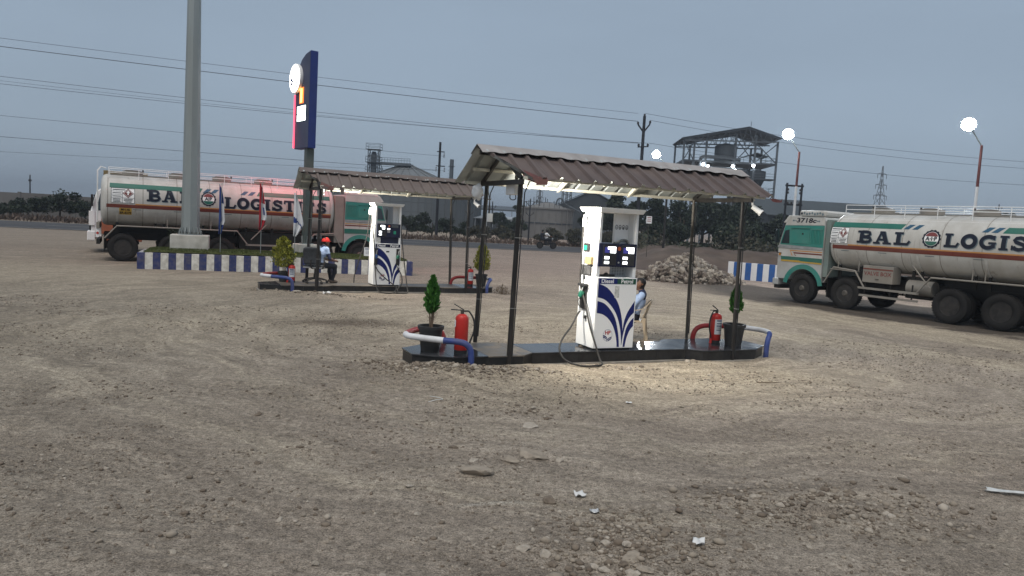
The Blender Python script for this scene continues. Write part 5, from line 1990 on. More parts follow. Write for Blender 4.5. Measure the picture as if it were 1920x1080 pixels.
        MB().bx(X(tank1 - .12), X(tank1 - .16), .9 * sg - .28, .9 * sg + .28, .35, .95).build("mud_flap", M_CHASS, t)
    if side > 0:
        MB().cyl((X(4.42), side * .80, .93), (X(3.62), side * .80, .93), .24, n=22).build("air_cylinder", M_TANKD, t, smooth=40)
    MB().bx(X(3.5), X(2.3), -side * 1.0 - .25, -side * 1.0 + .25, .62, 1.18).build("fuel_tank", M_CHASS, t, bevel=.05)
    vbo = MB().bx(X(3.27), X(2.25), .72, 1.19, .97, 1.52).build("valve_box", M_TANKD, t, bevel=.01) if side > 0 else None
    if vbo:
        MB().bx(X(3.265), X(2.255), 1.1899, 1.1941, 1.385, 1.43).build("valve_box_stripe", M_BANDR, vbo)
        v, f = text_polys("VALVE BOX", .175, .004)
        MB().add([(X(2.76 + rd_ * a), side * 1.194, 1.26 + b_) for a, b_ in v], f).build("valve_box_lettering", mat("faded_red_print", (0.19, 0.06, 0.05), .6, var=.3, scale=20), vbo, recalc=False)
    if vbo:
        MB().bar((X(2.70), side * 1.205, 1.09), (X(2.82), side * 1.205, 1.09), .02, .02).build("latch", M_STEEL_WORN, vbo)
    for sg in (-1, 1):
        MB().bx(X(axles[2] - .75), X(3.5 if side > 0 else 2.2), .62 * sg - .17, .62 * sg + .17, .58, 1.26).build("equipment_box", M_CHASS, t, bevel=.02)
        MB().bx(X(tank1 - .4), X(axles[2] - .6), .30 * sg - .06, .30 * sg + .06, 1.0, 1.33).build("sub_frame", M_CHASS, t)
    # cab
    wheel_r = .63
    prof = [(1.10, .80), (1.12, 1.95), (.88, 2.80), (.80, 2.96), (.66, 3.02), (-.64, 3.03), (-.70, 2.9), (-.70, .78), (-.36, .78)]
    archp = [(wheel_r * math.cos(q), .56 + wheel_r * math.sin(q)) for q in [R(160) - R(140) * i / 14 for i in range(15)]]
    arch2 = [(p[0], p[1]) for p in archp]
    prof2 = prof[:-1] + [(-.60, .78)] + arch2 + [(.62, .78)]
    cab = MB().prism(prof2, 'xz', -1.17, 1.17).build("cab", M_CABGREY, t, bevel=.03)
    for sg in (-1, 1):
        y0, y1 = (1.172, 1.186) if sg > 0 else (-1.186, -1.172)
        z_ = lambda o: sg * (1.172 + o)
        # upper coloured side with door window, shutter and grab lines
        up = MB().prism([(1.05, 2.02), (.885, 2.70), (-.695, 2.74), (-.695, 1.98)], 'xz', min(z_(0), z_(.012)), max(z_(0), z_(.012))).build("upper_panel", M_TEAL, cab)
        MB().prism([(.60, 2.08), (.56, 2.54), (.52, 2.58), (-.10, 2.60), (-.14, 2.56), (-.14, 2.08)], 'xz', min(z_(.012), z_(.026)), max(z_(.012), z_(.026))).build("door_shutter", M_TEAL, up, bevel=.006)
        MB().prism([(1.0, 2.06), (.87, 2.52), (.70, 2.56), (.66, 2.06)], 'xz', min(z_(.012), z_(.018)), max(z_(.012), z_(.018))).build("quarter_glass", M_GLASS, up)
        for k in range(8):
            MB().bx(-.20 - k * .058 - .022, -.20 - k * .058, min(z_(.012), z_(.030)), max(z_(.012), z_(.030)), 2.10, 2.58).build("window_bar", M_TEAL, up)
        MB().bx(-.66, -.18, min(z_(.012), z_(.034)), max(z_(.012), z_(.034)), 2.58, 2.63).build("window_ledge", M_TEAL, up)
        MB().bx(-.14, .62, min(z_(.012), z_(.05)), max(z_(.012), z_(.05)), 2.62, 2.66).build("rain_ledge", M_TEAL, up)
        MB().bx(.10, .16, min(z_(.026), z_(.032)), max(z_(.026), z_(.032)), 2.40, 2.46).build("lock", M_CHASS, up)
        MB().prism([(.89, 2.72), (.80, 2.93), (.64, 3.0), (-.69, 3.0), (-.69, 2.76)], 'xz', min(z_(0), z_(.010)), max(z_(0), z_(.010))).build("roof_side", M_TANK, cab)
        MB().bx(-.70, 1.12, min(z_(.0), z_(.035)), max(z_(.0), z_(.035)), 1.90, 1.975).build("belt_rail", M_STAR, cab)
        MB().prism([(1.10, 1.60), (1.11, 1.88), (-.70, 1.89), (-.70, 1.60)], 'xz', min(z_(0), z_(.008)), max(z_(0), z_(.008))).build("white_flash", M_TANK, cab)
        fl = MB()
        for w_, z0, z1, mi in ((0, 1.80, 1.835, 0), (.05, 1.715, 1.765, 1)):
            fl.prism([(.62 - w_ * 3, z1), (-.69, z1), (-.69, z0), (.58 - w_ * 3, z0), (.48 - w_ * 3, 1.64), (.53 - w_ * 3, 1.64)], 'xz', min(z_(.008), z_(.011)), max(z_(.008), z_(.011)), mi)
        fl.build("flash_stripes", [M_BANDO, M_BANDR], cab)
        MB().prism([(.95, 1.42), (.97, 1.60), (-.70, 1.60), (-.70, 1.42)], 'xz', min(z_(0), z_(.009)), max(z_(0), z_(.009))).build("green_stripe", M_TEAL_D, cab)
        MB().prism([(.95, 1.42), (.96, 1.47), (.2, 1.48), (.15, 1.46), (-.70, 1.45), (-.70, 1.40), (.15, 1.41)], 'xz', min(z_(.009), z_(.012)), max(z_(.009), z_(.012))).build("yellow_stripe", M_YPLATE if side > 0 else M_TEAL_D, cab)
        # wheel arch trim
        am = MB()
        pts_o = [(.80 * math.cos(q), .56 + .80 * math.sin(q)) for q in [R(172) - R(164) * i / 18 for i in range(19)]]
        pts_i = [((wheel_r + .005) * math.cos(q), .56 + (wheel_r + .005) * math.sin(q)) for q in [R(172) - R(164) * i / 18 for i in range(19)]]
        for i in range(18):
            for yy in (z_(0.001), z_(.016)):
                am.poly([(pts_o[i][0], yy, pts_o[i][1]), (pts_o[i + 1][0], yy, pts_o[i + 1][1]), (pts_i[i + 1][0], yy, pts_i[i + 1][1]), (pts_i[i][0], yy, pts_i[i][1])])
            for q in (pts_o, pts_i):
                am.poly([(q[i][0], z_(.001), q[i][1]), (q[i + 1][0], z_(.001), q[i + 1][1]), (q[i + 1][0], z_(.016), q[i + 1][1]), (q[i][0], z_(.016), q[i][1])])
        am.build("arch_trim", M_TEAL, cab, recalc=False)
        # mirror on a bracket
        mr = MB().tube(curve_pts([(.95, z_(.02), 1.70), (1.06, z_(.16), 1.75), (1.08, z_(.20), 2.1), (1.08, z_(.20), 2.55)], 5), .014, 6).build("mirror_bracket", M_CHASS, cab, smooth=60)
        MB().prism([(z_(.09), 2.06), (z_(.27), 2.06), (z_(.29), 2.50), (z_(.25), 2.56), (z_(.11), 2.56), (z_(.07), 2.50)], 'yz', 1.04, 1.09).build("mirror", M_GLASS, mr, bevel=.012)
        MB().lathe([(.0, 0), (.09, 0), (.10, .03), (.06, .05), (0, .055)], 20, T=Matrix.Translation((1.13, .80 * sg, 1.02)) @ Matrix.Rotation(R(90), 4, 'Y')).build("headlight", M_WHITE, cab, smooth=50)
        MB().bx(.98, 1.06, min(z_(.005), z_(.03)), max(z_(.005), z_(.03)), 1.62, 1.72).build("indicator", mat("amber_lens", (0.55, 0.22, 0.02), .3), cab)
    MB().prism([(1.135, 2.02), (.915, 2.74)] + [(.905, 2.74), (1.125, 2.02)], 'xz', -1.02, 1.02).build("windscreen", M_GLASS, cab)
    MB().bx(1.125, 1.14, -.75, .75, 1.15, 1.7).build("grille", M_CHASS, cab)
    MB().bx(1.0, 1.24, -1.2, 1.2, .55, .78).build("bumper", M_CABGREY, t, bevel=.02)
    MB().bx(.95, 1.16, -1.18, 1.18, .42, .55).build("bumper_bar", M_CHASS, t)
    MB().prism([(.98, 2.80), (.78, 3.06), (.66, 3.08), (.66, 3.0), (.86, 2.80)], 'xz', -1.19, 1.19).build("sun_visor", M_TANK, cab, bevel=.015)
    if cabv == 0:
        rb = MB().bx(-.55, .52, -.95, .95, 3.05, 3.27).build("roof_box", M_TANK, cab, bevel=.07)
        for k in range(9):
            MB().lathe([(.0, 0), (.045, 0), (.0, .002)], 6, T=Matrix.Translation((.42 - k * .105, side * .951, 3.155 + .02 * math.sin(k * 2.1))) @ Matrix.Rotation(R(-90 * side), 4, 'X')) \
                .build("painted_flower", M_INKS if k else M_INK, rb)
        v, f = text_polys("3718c", .33, .010, .12)
        MB().add([(X(-.05 + rd_ * a), side * (1.1845), 2.895 + b_ * .66) for a, b_ in v], f).build("cab_number", M_INK, cab, recalc=False)
        for s_ in (-1, 1):
            for k in range(3):
                MB().lathe([(.0, 0), (.036 - .008 * k, 0), (.0, .0015)], 5, T=Matrix.Translation((.05 + s_ * (.52 - .06 * k), side * 1.1835, 2.885)) @ Matrix.Rotation(R(-90 * side), 4, 'X')) \
                    .build("painted_flower", M_INKS, cab)
    else:
        for k in range(7):          # folded tarpaulin rolls on the roof
            MB().lathe([(.0, -.13), (.05, -.13), (.06, -.05), (.055, .06), (.06, .13), (.0, .13)], 10,
                       T=Matrix.Translation((-.55 + k * .2, side * .9, 3.07)) @ Matrix.Rotation(R(90), 4, 'Y')).build("roof_roll", M_TANK, cab, smooth=50)
    MB().bx(X(tank0 + .02), X(.72), -1.12, 1.12, .98, 2.96).build("fairing", M_GREYP if cabv == 0 else M_TANKD, t, bevel=.02)
    # tail
    MB().bx(X(tank1 + .12), X(tank1 + .02), -1.2, 1.2, 1.20, 1.42).build("rear_bar", M_TANKD, t)
    MB().bx(X(tank1 + .12), X(tank1 + .0), -1.15, 1.15, .62, .80).build("under_run_bar", M_CHASS, t)
    for sg in (-1, 1):
        MB().bx(X(tank1 + .13), X(tank1 + .03), 1.05 * sg - .10, 1.05 * sg + .10, .88, 1.19).build("lamp_board", M_WHITE, t)
        MB().cyl((X(tank1 + .08), 1.155 * sg, 1.03), (X(tank1 + .08), 1.165 * sg, 1.03), .045, n=14).build("tail_lamp", M_RED, t)
        MB().tube([(X(tank1 + .13), .25 * sg, 1.3), (X(tank1 + .13), .25 * sg, 3.35), (X(tank1 + .02), .25 * sg, 3.50), (X(tank1 - .15), .25 * sg, 3.45)], .018, 6).build("ladder_rail", M_WHITE, t)
    for k in range(6):
        MB().tube([(X(tank1 + .13), -.25, 1.5 + k * .33), (X(tank1 + .13), .25, 1.5 + k * .33)], .013, 6).build("ladder_rung", M_WHITE, t)
    if plate:
        pb = strip("number_plate", M_YPLATE, plate[0], plate[1], 1.745, 2.0 - .012, .008)
        zc = (1.745 + 1.988) / 2
        for dz, tx in ((.058, "MH-46"), (-.058, "BR-8279")):
            v, f = text_polys(tx, .115, .003)
            MB().add([on((plate[0] + plate[1]) / 2 + rd_ * a * .95, zc + dz + b_, .013) for a, b_ in v], f).build("plate_number", M_INK, pb, recalc=False)
    return t


make_tanker((11.21, 27.0, 0), math.atan2(.837, -.547), "tanker lorry with teal cab parked on the side of the rubble heap", 1,
            [0, 1.66, 5.08, 6.48, 7.88], .88, 9.6,
            dict(dir=1, rings=[1.18, 1.95, 3.72, 3.98, 5.55, 5.95, 7.6, 8.9], green=[(.98, 3.36), (6.28, 9.3)], slash=[3.42, 3.70, 5.72, 5.98],
                 orange=(1.64, 9.4), placard=(.97, 1.62), bal=(1.95, 3.72, 2.245, 2.63), log=(4.72, 8.75, 2.26, 2.66), logo=(4.36, 2.475),
                 marks=[1.40, 2.7, 4.2, 5.6]), None, 0)
make_tanker((-7.13, 33.0, 0), math.atan2(.456, .89), "tanker lorry lit pink by the sign, behind the striped kerb and mast", -1,
            [0, 1.66, 5.6, 7.3, 9.0], 1.10, 9.75,
            dict(dir=-1, rings=[1.5, 2.2, 3.6, 4.6, 5.9, 6.2, 7.6, 7.9, 9.2], green=[(9.45, 6.36), (4.27, 1.35)], slash=[6.10, 5.82, 4.72, 4.44],
                 orange=(8.6, 1.3), placard=(8.62, 9.40), bal=(8.22, 6.62, 2.30, 2.72), log=(5.50, 1.50, 2.19, 2.62), logo=(6.06, 2.50),
                 marks=[8.4, 7.0, 5.2, 3.0]), (9.13, 8.72), 1)


# ------------------------------------------------------------------ third lorry, its nose past the tanker's tail
M_ORANGE = mat("orange_paint", (0.36, 0.085, 0.030), 0.5, var=0.2, scale=4, dust=.3)
M_WOOD = mat("old_planks", (0.18, 0.14, 0.06), 0.8, var=0.3, scale=3, dust=.3, bump=.4, bscale=12)
M_TARP = mat("dark_tarpaulin", (0.05, 0.04, 0.035), 0.8, var=0.3, scale=3)
t = thing("cargo_lorry", "white and orange cargo lorry showing behind the tail of the pink-lit tanker", "truck",
          (-18.76 + .89 * 1.25, 32.66 + .456 * 1.25, 0), math.atan2(-.456, -.89))
cab = MB().prism([(1.0, .62), (1.02, 1.75), (.80, 2.60), (.6, 2.75), (-.95, 2.75), (-.95, .75), (-.62, .75)]
                 + [(.6 * math.cos(R(160 - i * 14)), .52 + .6 * math.sin(R(160 - i * 14))) for i in range(11)] + [(.62, .62)], 'xz', -1.15, 1.15) \
    .build("cab", M_WHITE, t, bevel=.05)
MB().prism([(1.035, 1.80), (.84, 2.50), (.82, 2.50), (1.0, 1.80)], 'xz', -1.05, 1.05).build("windscreen", M_GLASS, cab)
for sg in (-1, 1):
    MB().prism([(.80, 1.78), (.66, 2.50), (-.9, 2.50), (-.9, 1.78)], 'xz', sg * 1.151, sg * 1.158).build("side_window", M_GLASS, cab)
    MB().bx(.85, 1.06, sg * 1.0 - .12, sg * 1.0 + .12, .92, 1.12).build("headlight", M_CHASS, cab)
    MB().bx(.86, 1.08, sg * 1.17 - .03, sg * 1.17 + .05, 1.15, 1.75).build("corner_vane", M_WHITE, cab)
    MB().bx(.92, 1.0, sg * 1.28 - .09, sg * 1.28 + .09, 1.95, 2.45).build("mirror", M_CHASS, cab)
MB().bx(1.02, 1.05, -.85, .85, 1.05, 1.6).build("grille", M_CHASS, cab)
MB().bx(.84, 1.14, -1.2, 1.2, .50, .90).build("bumper", M_WHITE, t, bevel=.03)
MB().bx(-.95, .45, -1.22, 1.22, .50, .78).build("side_board", M_ORANGE, t, bevel=.02)
MB().bx(-1.0, .62, -1.19, -1.165, .80, 1.76).build("door_panel", M_ORANGE, t)
MB().bx(-1.0, .62, 1.165, 1.19, .80, 1.76).build("door_panel", M_ORANGE, t)
MB().bx(-1.0, .30, -1.205, -1.1905, .82, 1.0).build("stripe", M_YPLATE, t)
MB().bx(-8.5, -1.15, -1.2, 1.2, 1.0, 2.5).build("cargo_body", M_TARP, t)
MB().bx(-1.15, .55, -1.15, 1.15, 2.78, 3.5).build("crown_box", M_WOOD, t, bevel=.02)
for k in range(4):
    MB().bx(-1.1 + k * .4, -.80 + k * .4, -1.175, -1.151, 2.85, 3.42).build("plank", M_WOOD, t)
MB().bx(-8.4, -1.2, -1.1, 1.1, 2.5, 3.3).build("tarpaulin", M_TARP, t, bevel=.15)
for a in (0, -4.6, -5.9, -7.2):
    for sd in (-1, 1):
        make_wheel(t, a, 1.03 * sd, sd, 0 if a == 0 else 1)

# ================================================================== STRIPED KERB ISLAND WITH MAST, SIGN AND FLAGS
M_KWHITE = mat("kerb_white", (0.76, 0.74, 0.68), 0.75, var=0.15, scale=5, dust=0.55, dust_scale=7, dust_col=(0.28, 0.24, 0.19), bump=.4, bscale=25)
M_KBLUE = mat("kerb_blue", (0.013, 0.030, 0.135), 0.7, var=0.2, scale=5, dust=0.38, dust_scale=8, bump=.4, bscale=25)
M_KBLUE2 = mat("kerb_blue_bright", (0.020, 0.105, 0.34), 0.7, var=0.15, scale=5, dust=0.12, dust_scale=6, bump=.3)
M_KWHITE2 = mat("kerb_white_clean", (0.78, 0.79, 0.80), 0.7, var=0.1, scale=5, dust=0.15, dust_scale=5)

K0, K1 = Vector((-12.80, 25.33, 0)), Vector((-3.85, 28.62, 0))
KD = (K1 - K0).normalized()
KA = math.atan2(KD.y, KD.x)
KLEN = (K1 - K0).length
kt = thing("kerb_island", "grassy island ringed by a dark blue and white striped kerb", "traffic island", K0, KA)
DEP = 2.15


def kerb_run(parent, p0, p1, h, step, thick, m0, m1, start=0):
    p0, p1 = Vector(p0), Vector(p1)
    L_ = (p1 - p0).length
    n_ = max(1, round(L_ / step))
    d = (p1 - p0) / L_
    nn = Vector((-d.y, d.x, 0)) * thick
    for i in range(n_):
        a, b = p0 + d * (L_ * i / n_), p0 + d * (L_ * (i + 1) / n_)
        off = Vector((-d.y, d.x, 0)) * random.uniform(-.003, .003)
        h2 = h + random.uniform(-.006, .006)
        q = [a + off, b + off, b + off + nn, a + off + nn]
        m = MB().add([(*p[:2], -.06) for p in q] + [(*p[:2], h2) for p in q],
                     [(3, 2, 1, 0), (4, 5, 6, 7), (0, 1, 5, 4), (1, 2, 6, 5), (2, 3, 7, 6), (3, 0, 4, 7)])
        m.build("kerb_block", m0 if (i + start) % 2 == 0 else m1, parent, bevel=.006)


kerb_run(kt, (0, 0, 0), (KLEN, 0, 0), .535, .243, .16, M_KBLUE, M_KWHITE)
kerb_run(kt, (KLEN, 0.162, 0), (KLEN, DEP, 0), .535, .26, .16, M_KBLUE, M_KWHITE, 0)
kerb_run(kt, (KLEN - .162, DEP, 0), (0, DEP, 0), .535, .26, .16, M_KBLUE, M_KWHITE)
kerb_run(kt, (0, DEP, 0), (0, .165, 0), .535, .26, .16, M_KWHITE, M_KBLUE)
gxs, gys = np.linspace(.17, KLEN - .17, 120), np.linspace(.165, DEP - .17, 24)
GX2, GY2 = np.meshgrid(gxs, gys)


def lawn_h(x, y):
    e = np.clip(np.minimum(np.minimum(x, KLEN - x), np.minimum(y, DEP - y)) / .75, 0, 1)
    return .50 + .15 * e * (2 - e) + .015 * fbm(x * 1.5, y * 1.5, 3, 8)


ii = (np.arange(23)[:, None] * 120 + np.arange(119)[None, :]).ravel()
M_TURF = mat("turf", (0.050, 0.066, 0.018), 0.95, var=0.45, scale=3, dust=.35, dust_scale=2, dust_col=(0.10, 0.09, 0.035), bump=.6)
link("soil_mound", mesh_np("soil_mound", np.stack([GX2.ravel(), GY2.ravel(), lawn_h(GX2, GY2).ravel()], 1),
                           np.stack([ii, ii + 1, ii + 121, ii + 120], 1), M_TURF, smooth=True), kt)
n = 16000
bx_, by_ = RNG.uniform(.18, KLEN - .18, n), RNG.uniform(.17, DEP - .17, n)
bz_ = lawn_h(bx_, by_)
C = np.stack([bx_, by_, bz_ + .022], 1)
V, F = leaf_quads(C, .016, np.tile([[0, 0, 1.0]], (n, 1)), 4.2, RNG, .38)
g = link("grass", mesh_np("grass", V, F, leaf_mat("grass_blades", (0.040, 0.060, 0.012), (0.105, 0.115, 0.035))), kt, kind="stuff")


def med(s, q, z=None):
    """point on the kerb island: s along, q back from the front face"""
    p = K0 + KD * s + Vector((-KD.y, KD.x, 0)) * q
    return (p.x, p.y, float(lawn_h(np.array(s), np.array(q))) if z is None else z)


M_GALV = mat("galvanised_steel", (0.285, 0.315, 0.315), 0.48, metal=0.35, var=0.14, scale=1.5, dust=0.25, dust_scale=2.5, dust_col=(0.22, 0.22, 0.2), streak=6)
M_PLINTH = mat("plinth_white", (0.56, 0.54, 0.49), 0.85, var=0.15, scale=4, dust=.45, dust_scale=3.5, dust_col=(0.25, 0.22, 0.17), bump=.5, bscale=30)

# high mast
mp_ = (-11.74, 27.05, 0.0)
t = thing("lighting_mast", "tall grey octagonal steel mast rising out of the picture", "mast", mp_, KA)
MB().bx(-.64, .64, -.45, .45, .45, 1.17).build("plinth", M_PLINTH, t, bevel=.03)
MB().cyl((0, 0, 1.17), (0, 0, 1.205), .41, n=24).build("flange", M_GALV, t)
MB().cyl((0, 0, 1.205), (0, 0, 18.0), .315, .13, 8).build("pole", M_GALV, t)
for k in range(16):
    a = 2 * math.pi * k / 16
    c, s = math.cos(a), math.sin(a)
    MB().prism([(.30, 1.205), (.395, 1.205), (.395, 1.28), (.312, 1.46), (.30, 1.46)], 'xz', -.008, .008).build("gusset", M_GALV, t, rot=(0, 0, a))
    MB().cyl((.375 * math.cos(a + .2), .375 * math.sin(a + .2), 1.13), (.375 * math.cos(a + .2), .375 * math.sin(a + .2), 1.28), .014, n=6).build("anchor_bolt", M_STEEL_WORN, t)
MB().bx(.235, .262, -.05, .05, 3.55, 3.95).build("name_plate", M_STEEL, t, rot=(0, 0, R(-28)))

# sign totem
t = thing("totem_sign", "tall navy totem sign with lit round emblem and red edge", "sign", (-7.93, 28.32, 0.0), math.atan2(.6, .8))
M_SIGN = mat("sign_navy", (0.014, 0.030, 0.155), 0.45, var=0.12, scale=2, dust=.12, dust_col=(0.12, 0.13, 0.18))
M_SIGN2 = mat("sign_face_grey_blue", (0.050, 0.060, 0.115), 0.5, var=0.12, scale=2, dust=.1)
prof = [(0, 4.62), (1.42, 4.62), (1.42, 6.9), (1.33, 7.35), (1.15, 7.72), (.85, 7.98), (.45, 8.14), (0, 8.20)]
MB().prism(prof, 'yz', 0, .29).build("cabinet", M_SIGN, t, bevel=.01)
fc = [(.02 + p[0] * .972, 4.64 + (p[1] - 4.62) * .988) for p in prof]
face = MB().prism(fc, 'yz', -.012, -.002).build("face_panel", M_SIGN2, t)
T = Matrix.Translation((-.08, 1.20, 7.28)) @ Matrix.Rotation(R(-90), 4, 'Y')
ds = MB().lathe([(.0, -.07), (.54, -.07), (.56, -.04), (.56, .05), (.54, .07), (0, .07)], 40, T=T).build("round_emblem", M_WHITE, t, smooth=40)
M_SIGNLIT = mat("sign_lit_white", (0.9, 0.9, 0.9), .4, var=0, emit=(1.0, 0.98, 0.95), estr=3.5)
MB().lathe([(.0, .072), (.53, .072), (.53, .076), (0, .078)], 40, T=T).build("lit_disc", M_SIGNLIT, ds, recalc=False)
em = MB()
for k, (o_, i_) in enumerate(PET):
    A, B = resample(o_, 12), resample(i_, 12)
    for j in range(12):
        em.poly([(-.162, 1.20 - (p.x - .70) * .66 * (1.0 if k < 2 else 2.15), 7.28 - .52 + p.y * .52) for p in (A[j], A[j + 1], B[j + 1], B[j])])
em.build("emblem_leaves", M_NAVY, ds, recalc=False)
v, f = text_polys("HP", .62, .02)
MB().add([(-.162, 1.20 - a, 7.52 + b * .7) for a, b in v], f).build("emblem_letters", mat("sign_red_letters", (0.4, 0.02, 0.02), .4, emit=(1.0, 0.75, 0.75), estr=1.6), ds, recalc=False)
M_REDLIT = mat("lit_red_edge", (0.6, 0.03, 0.08), .4, var=0, emit=(1.0, 0.10, 0.17), estr=1.5)
MB().bx(-.05, .27, 1.425, 1.475, 4.66, 6.70).build("lit_edge", M_REDLIT, t)
MB().bx(-.02, -.0125, .56, .98, 6.32, 6.92).build("orange_panel", mat("sign_orange", (0.5, 0.12, 0.03), .4, var=0, emit=(1.0, 0.22, 0.03), estr=1.0), t)
MB().bx(-.026, -.0205, .70, .90, 6.36, 6.88).build("orange_digit", mat("sign_yellow", (0.8, 0.6, 0.2), .4, var=0, emit=(1.0, 0.62, 0.15), estr=2.2), t)
for z0, z1 in ((5.95, 6.22), (5.66, 5.91)):
    MB().bx(-.02, -.0125, .28, 1.20, z0 - .02, z1 + .02).build("price_frame", mat("sign_teal", (0.02, 0.2, 0.16), .4), t)
    MB().bx(-.026, -.0205, .32, 1.16, z0, z1).build("price_panel", M_SIGNLIT, t)
ld = bpy.data.lights.new("red_edge_glow", 'AREA')
ld.shape = 'RECTANGLE'
ld.size, ld.size_y = .35, 1.2
ld.energy = 85
ld.color = (1.0, 0.10, 0.13)
lo = bpy.data.objects.new("red_edge_glow", ld)
COL.objects.link(lo)
lo.parent = t
lo.location = (.16, 1.66, 5.9)
lo.rotation_euler = Vector((.30, .45, -.84)).to_track_quat('-Z', 'X').to_euler()
MB().bx(.05, .33, .22, .50, 1.0, 4.62).build("pole", mat("sign_pole_green", (0.055, 0.080, 0.080), .5, var=.15, scale=2, dust=.3), t, bevel=.006)
MB().bx(-.02, .40, .15, .57, .985, 1.02).build("base_plate", M_GALV, t)
for (x0, y0, x1, y1) in ((.19, .50, .19, .60), (.19, .22, .19, .12), (.05, .36, -.05, .36), (.33, .36, .43, .36)):
    MB().bar((x0, y0, 1.04), (x0 * .7 + x1 * .3, y0 * .7 + y1 * .3, 1.30), .012, .10).build("gusset", M_GALV, t)
MB().bx(-.22, .60, -.02, .74, .42, .99).build("plinth", M_PLINTH, t, bevel=.03)


# flags
def flag(loc, label, bands, top, drop, wid, seed):
    t = thing("flag", label, "flag", loc, KA, "small flags on thin poles")
    base = loc[2]
    MB().tube([(0, 0, -.05), (0.0, 0, (top - base) * .6), (.02, 0, top - base)], .012, 8).build("pole", M_GALV, t, smooth=60)
    n_, m_ = 36, 14
    rr = random.Random(seed)
    ph = rr.uniform(0, 6)
    vs = []
    for i in range(n_ + 1):
        v = i / n_
        w = wid * (.10 + .9 * math.sin(min(1, v * 1.6) * 1.4)) * (1 - .75 * max(0, v - .72) / .28)
        for j in range(m_ + 1):
            u = j / m_
            x = .012 + u * w + .03 * math.sin(v * 7 + ph) * u
            y = .055 * math.sin(u * 9 + v * 3 + ph) * (0.3 + v)
            z = top - base - .03 - v * drop - u * .10 * (1 - v)
            vs.append((x - wid * .35 * (1 if seed % 2 else .6), y, z))
    k = m_ + 1
    mi = []
    mb_ = MB()
    for i in range(n_):
        for j in range(m_):
            mb_.add([vs[i * k + j], vs[i * k + j + 1], vs[(i + 1) * k + j + 1], vs[(i + 1) * k + j]], [(0, 1, 2, 3)], bands(i / n_, j / m_))
    c = mb_.build("cloth", [mat("flag_white", (0.60, 0.61, 0.63), .85, var=.08), mat("flag_blue", (0.022, 0.045, 0.17), .85, var=.15),
                            mat("flag_red", (0.30, 0.018, 0.028), .85, var=.15)], t, smooth=70)
    return t


flag((-10.48, 26.62, .68), "blue and white flag hanging limp beside the mast", lambda v, u: 1 if v < .36 or u < .45 or v > .8 else 0, 3.08, 1.78, .22, 1)
flag((-9.20, 27.10, .68), "red and white flag with a blue emblem, middle of the three flags",
     lambda v, u: 2 if v < .40 or v > .76 or u < .25 else (1 if .48 < v < .64 and .5 < u < .75 else 0), 3.22, 1.72, .27, 3)
flag((-8.12, 27.62, .68), "white flag with navy line, next to the totem sign", lambda v, u: 1 if abs(v - .55 - u * .25) < .02 or (.56 < v < .68 and u < .3) else 0, 2.95, 1.62, .36, 4)

# small notice on the grass and a little dark shrub
t = thing("notice_board", "small white notice board standing on the grass before the tanker's wheel", "notice board", (-5.42, 28.05, .62), KA)
MB().bx(-.21, .21, -.01, .01, .08, .40).build("board", M_KWHITE2, t)
MB().bx(-.17, .17, -.0125, -.0105, .32, .37).bx(-.15, .12, -.0125, -.0105, .26, .275).bx(-.15, .14, -.0125, -.0105, .21, .225).bx(-.15, .1, -.0125, -.0105, .16, .175) \
    .build("print", mat("grey_print", (0.2, 0.22, 0.28), .6), t)
MB().bx(-.02, .02, .011, .03, -.05, .40).build("stake", M_STEEL_WORN, t)


def shrub(name, label, cat, loc, h, r, n, c1, c2, mname, size=.05, seed=1, group=None, zlo=.12):
    t = thing(name, label, cat, loc, seed * 1.3, group)
    rng = np.random.default_rng(seed)
    st = MB()
    for k in range(7):
        a = rng.uniform(0, 6.28)
        st.tube([(0, 0, -.05), (r * .25 * math.cos(a), r * .25 * math.sin(a), h * .35), (r * .6 * math.cos(a), r * .6 * math.sin(a), h * .75)], [r * .05, r * .035, r * .012], 5)
    st.build("stem", M_BARK, t)
    u = rng.random(n)
    th = rng.uniform(0, 6.283, n)
    ce = rng.normal(size=(9, 3)) * (r * .45, r * .45, h * .22) + (0, 0, h * .52)
    pick = rng.integers(0, 9, n)
    C = ce[pick] + rng.normal(size=(n, 3)) * (r * .28, r * .28, h * .15)
    C[:, 2] = np.clip(C[:, 2], zlo * h, h * 1.05)
    V, F = leaf_quads(C, size * rng.uniform(.6, 1.4, n), None, 1.6, rng)
    link("foliage", mesh_np("foliage", V, F, leaf_mat(mname, c1, c2)), t)
    return t


DG = ((0.012, 0.020, 0.012), (0.030, 0.042, 0.020), "dark_foliage")
shrub("clipped_shrub", "small dark clipped shrub on the grass beside the mast's plinth", "shrub", med(1.05, 1.55), .62, .17, 1800, *DG, .03, 5)

# ------------------------------------------------------------------ striped barrier at the exit
B0, B1 = Vector((11.05, 38.45, 0)), Vector((14.6, 35.6, 0))
t = thing("striped_barrier", "bright blue and white striped barrier wall beside the tanker's cab", "barrier", B0, math.atan2((B1 - B0).y, (B1 - B0).x))
kerb_run(t, (0, 0, 0), ((B1 - B0).length, 0, 0), .86, .31, .18, M_KWHITE2, M_KBLUE2)

# ------------------------------------------------------------------ heap of broken stone
HC_ = (8.05, 34.6)
t = thing("rubble_heap", "big heap of broken stone rubble beyond the nearer pump", "rubble heap", (HC_[0], HC_[1], 0), 0)
hx, hy = 2.55, 1.75


def heap_h(x, y):
    d = np.sqrt((x / hx) ** 2 + (y / hy) ** 2)
    return np.clip(1 - d, 0, 1) ** .92 * 1.18 * (1 - .18 * np.clip(x / hx, 0, 1))


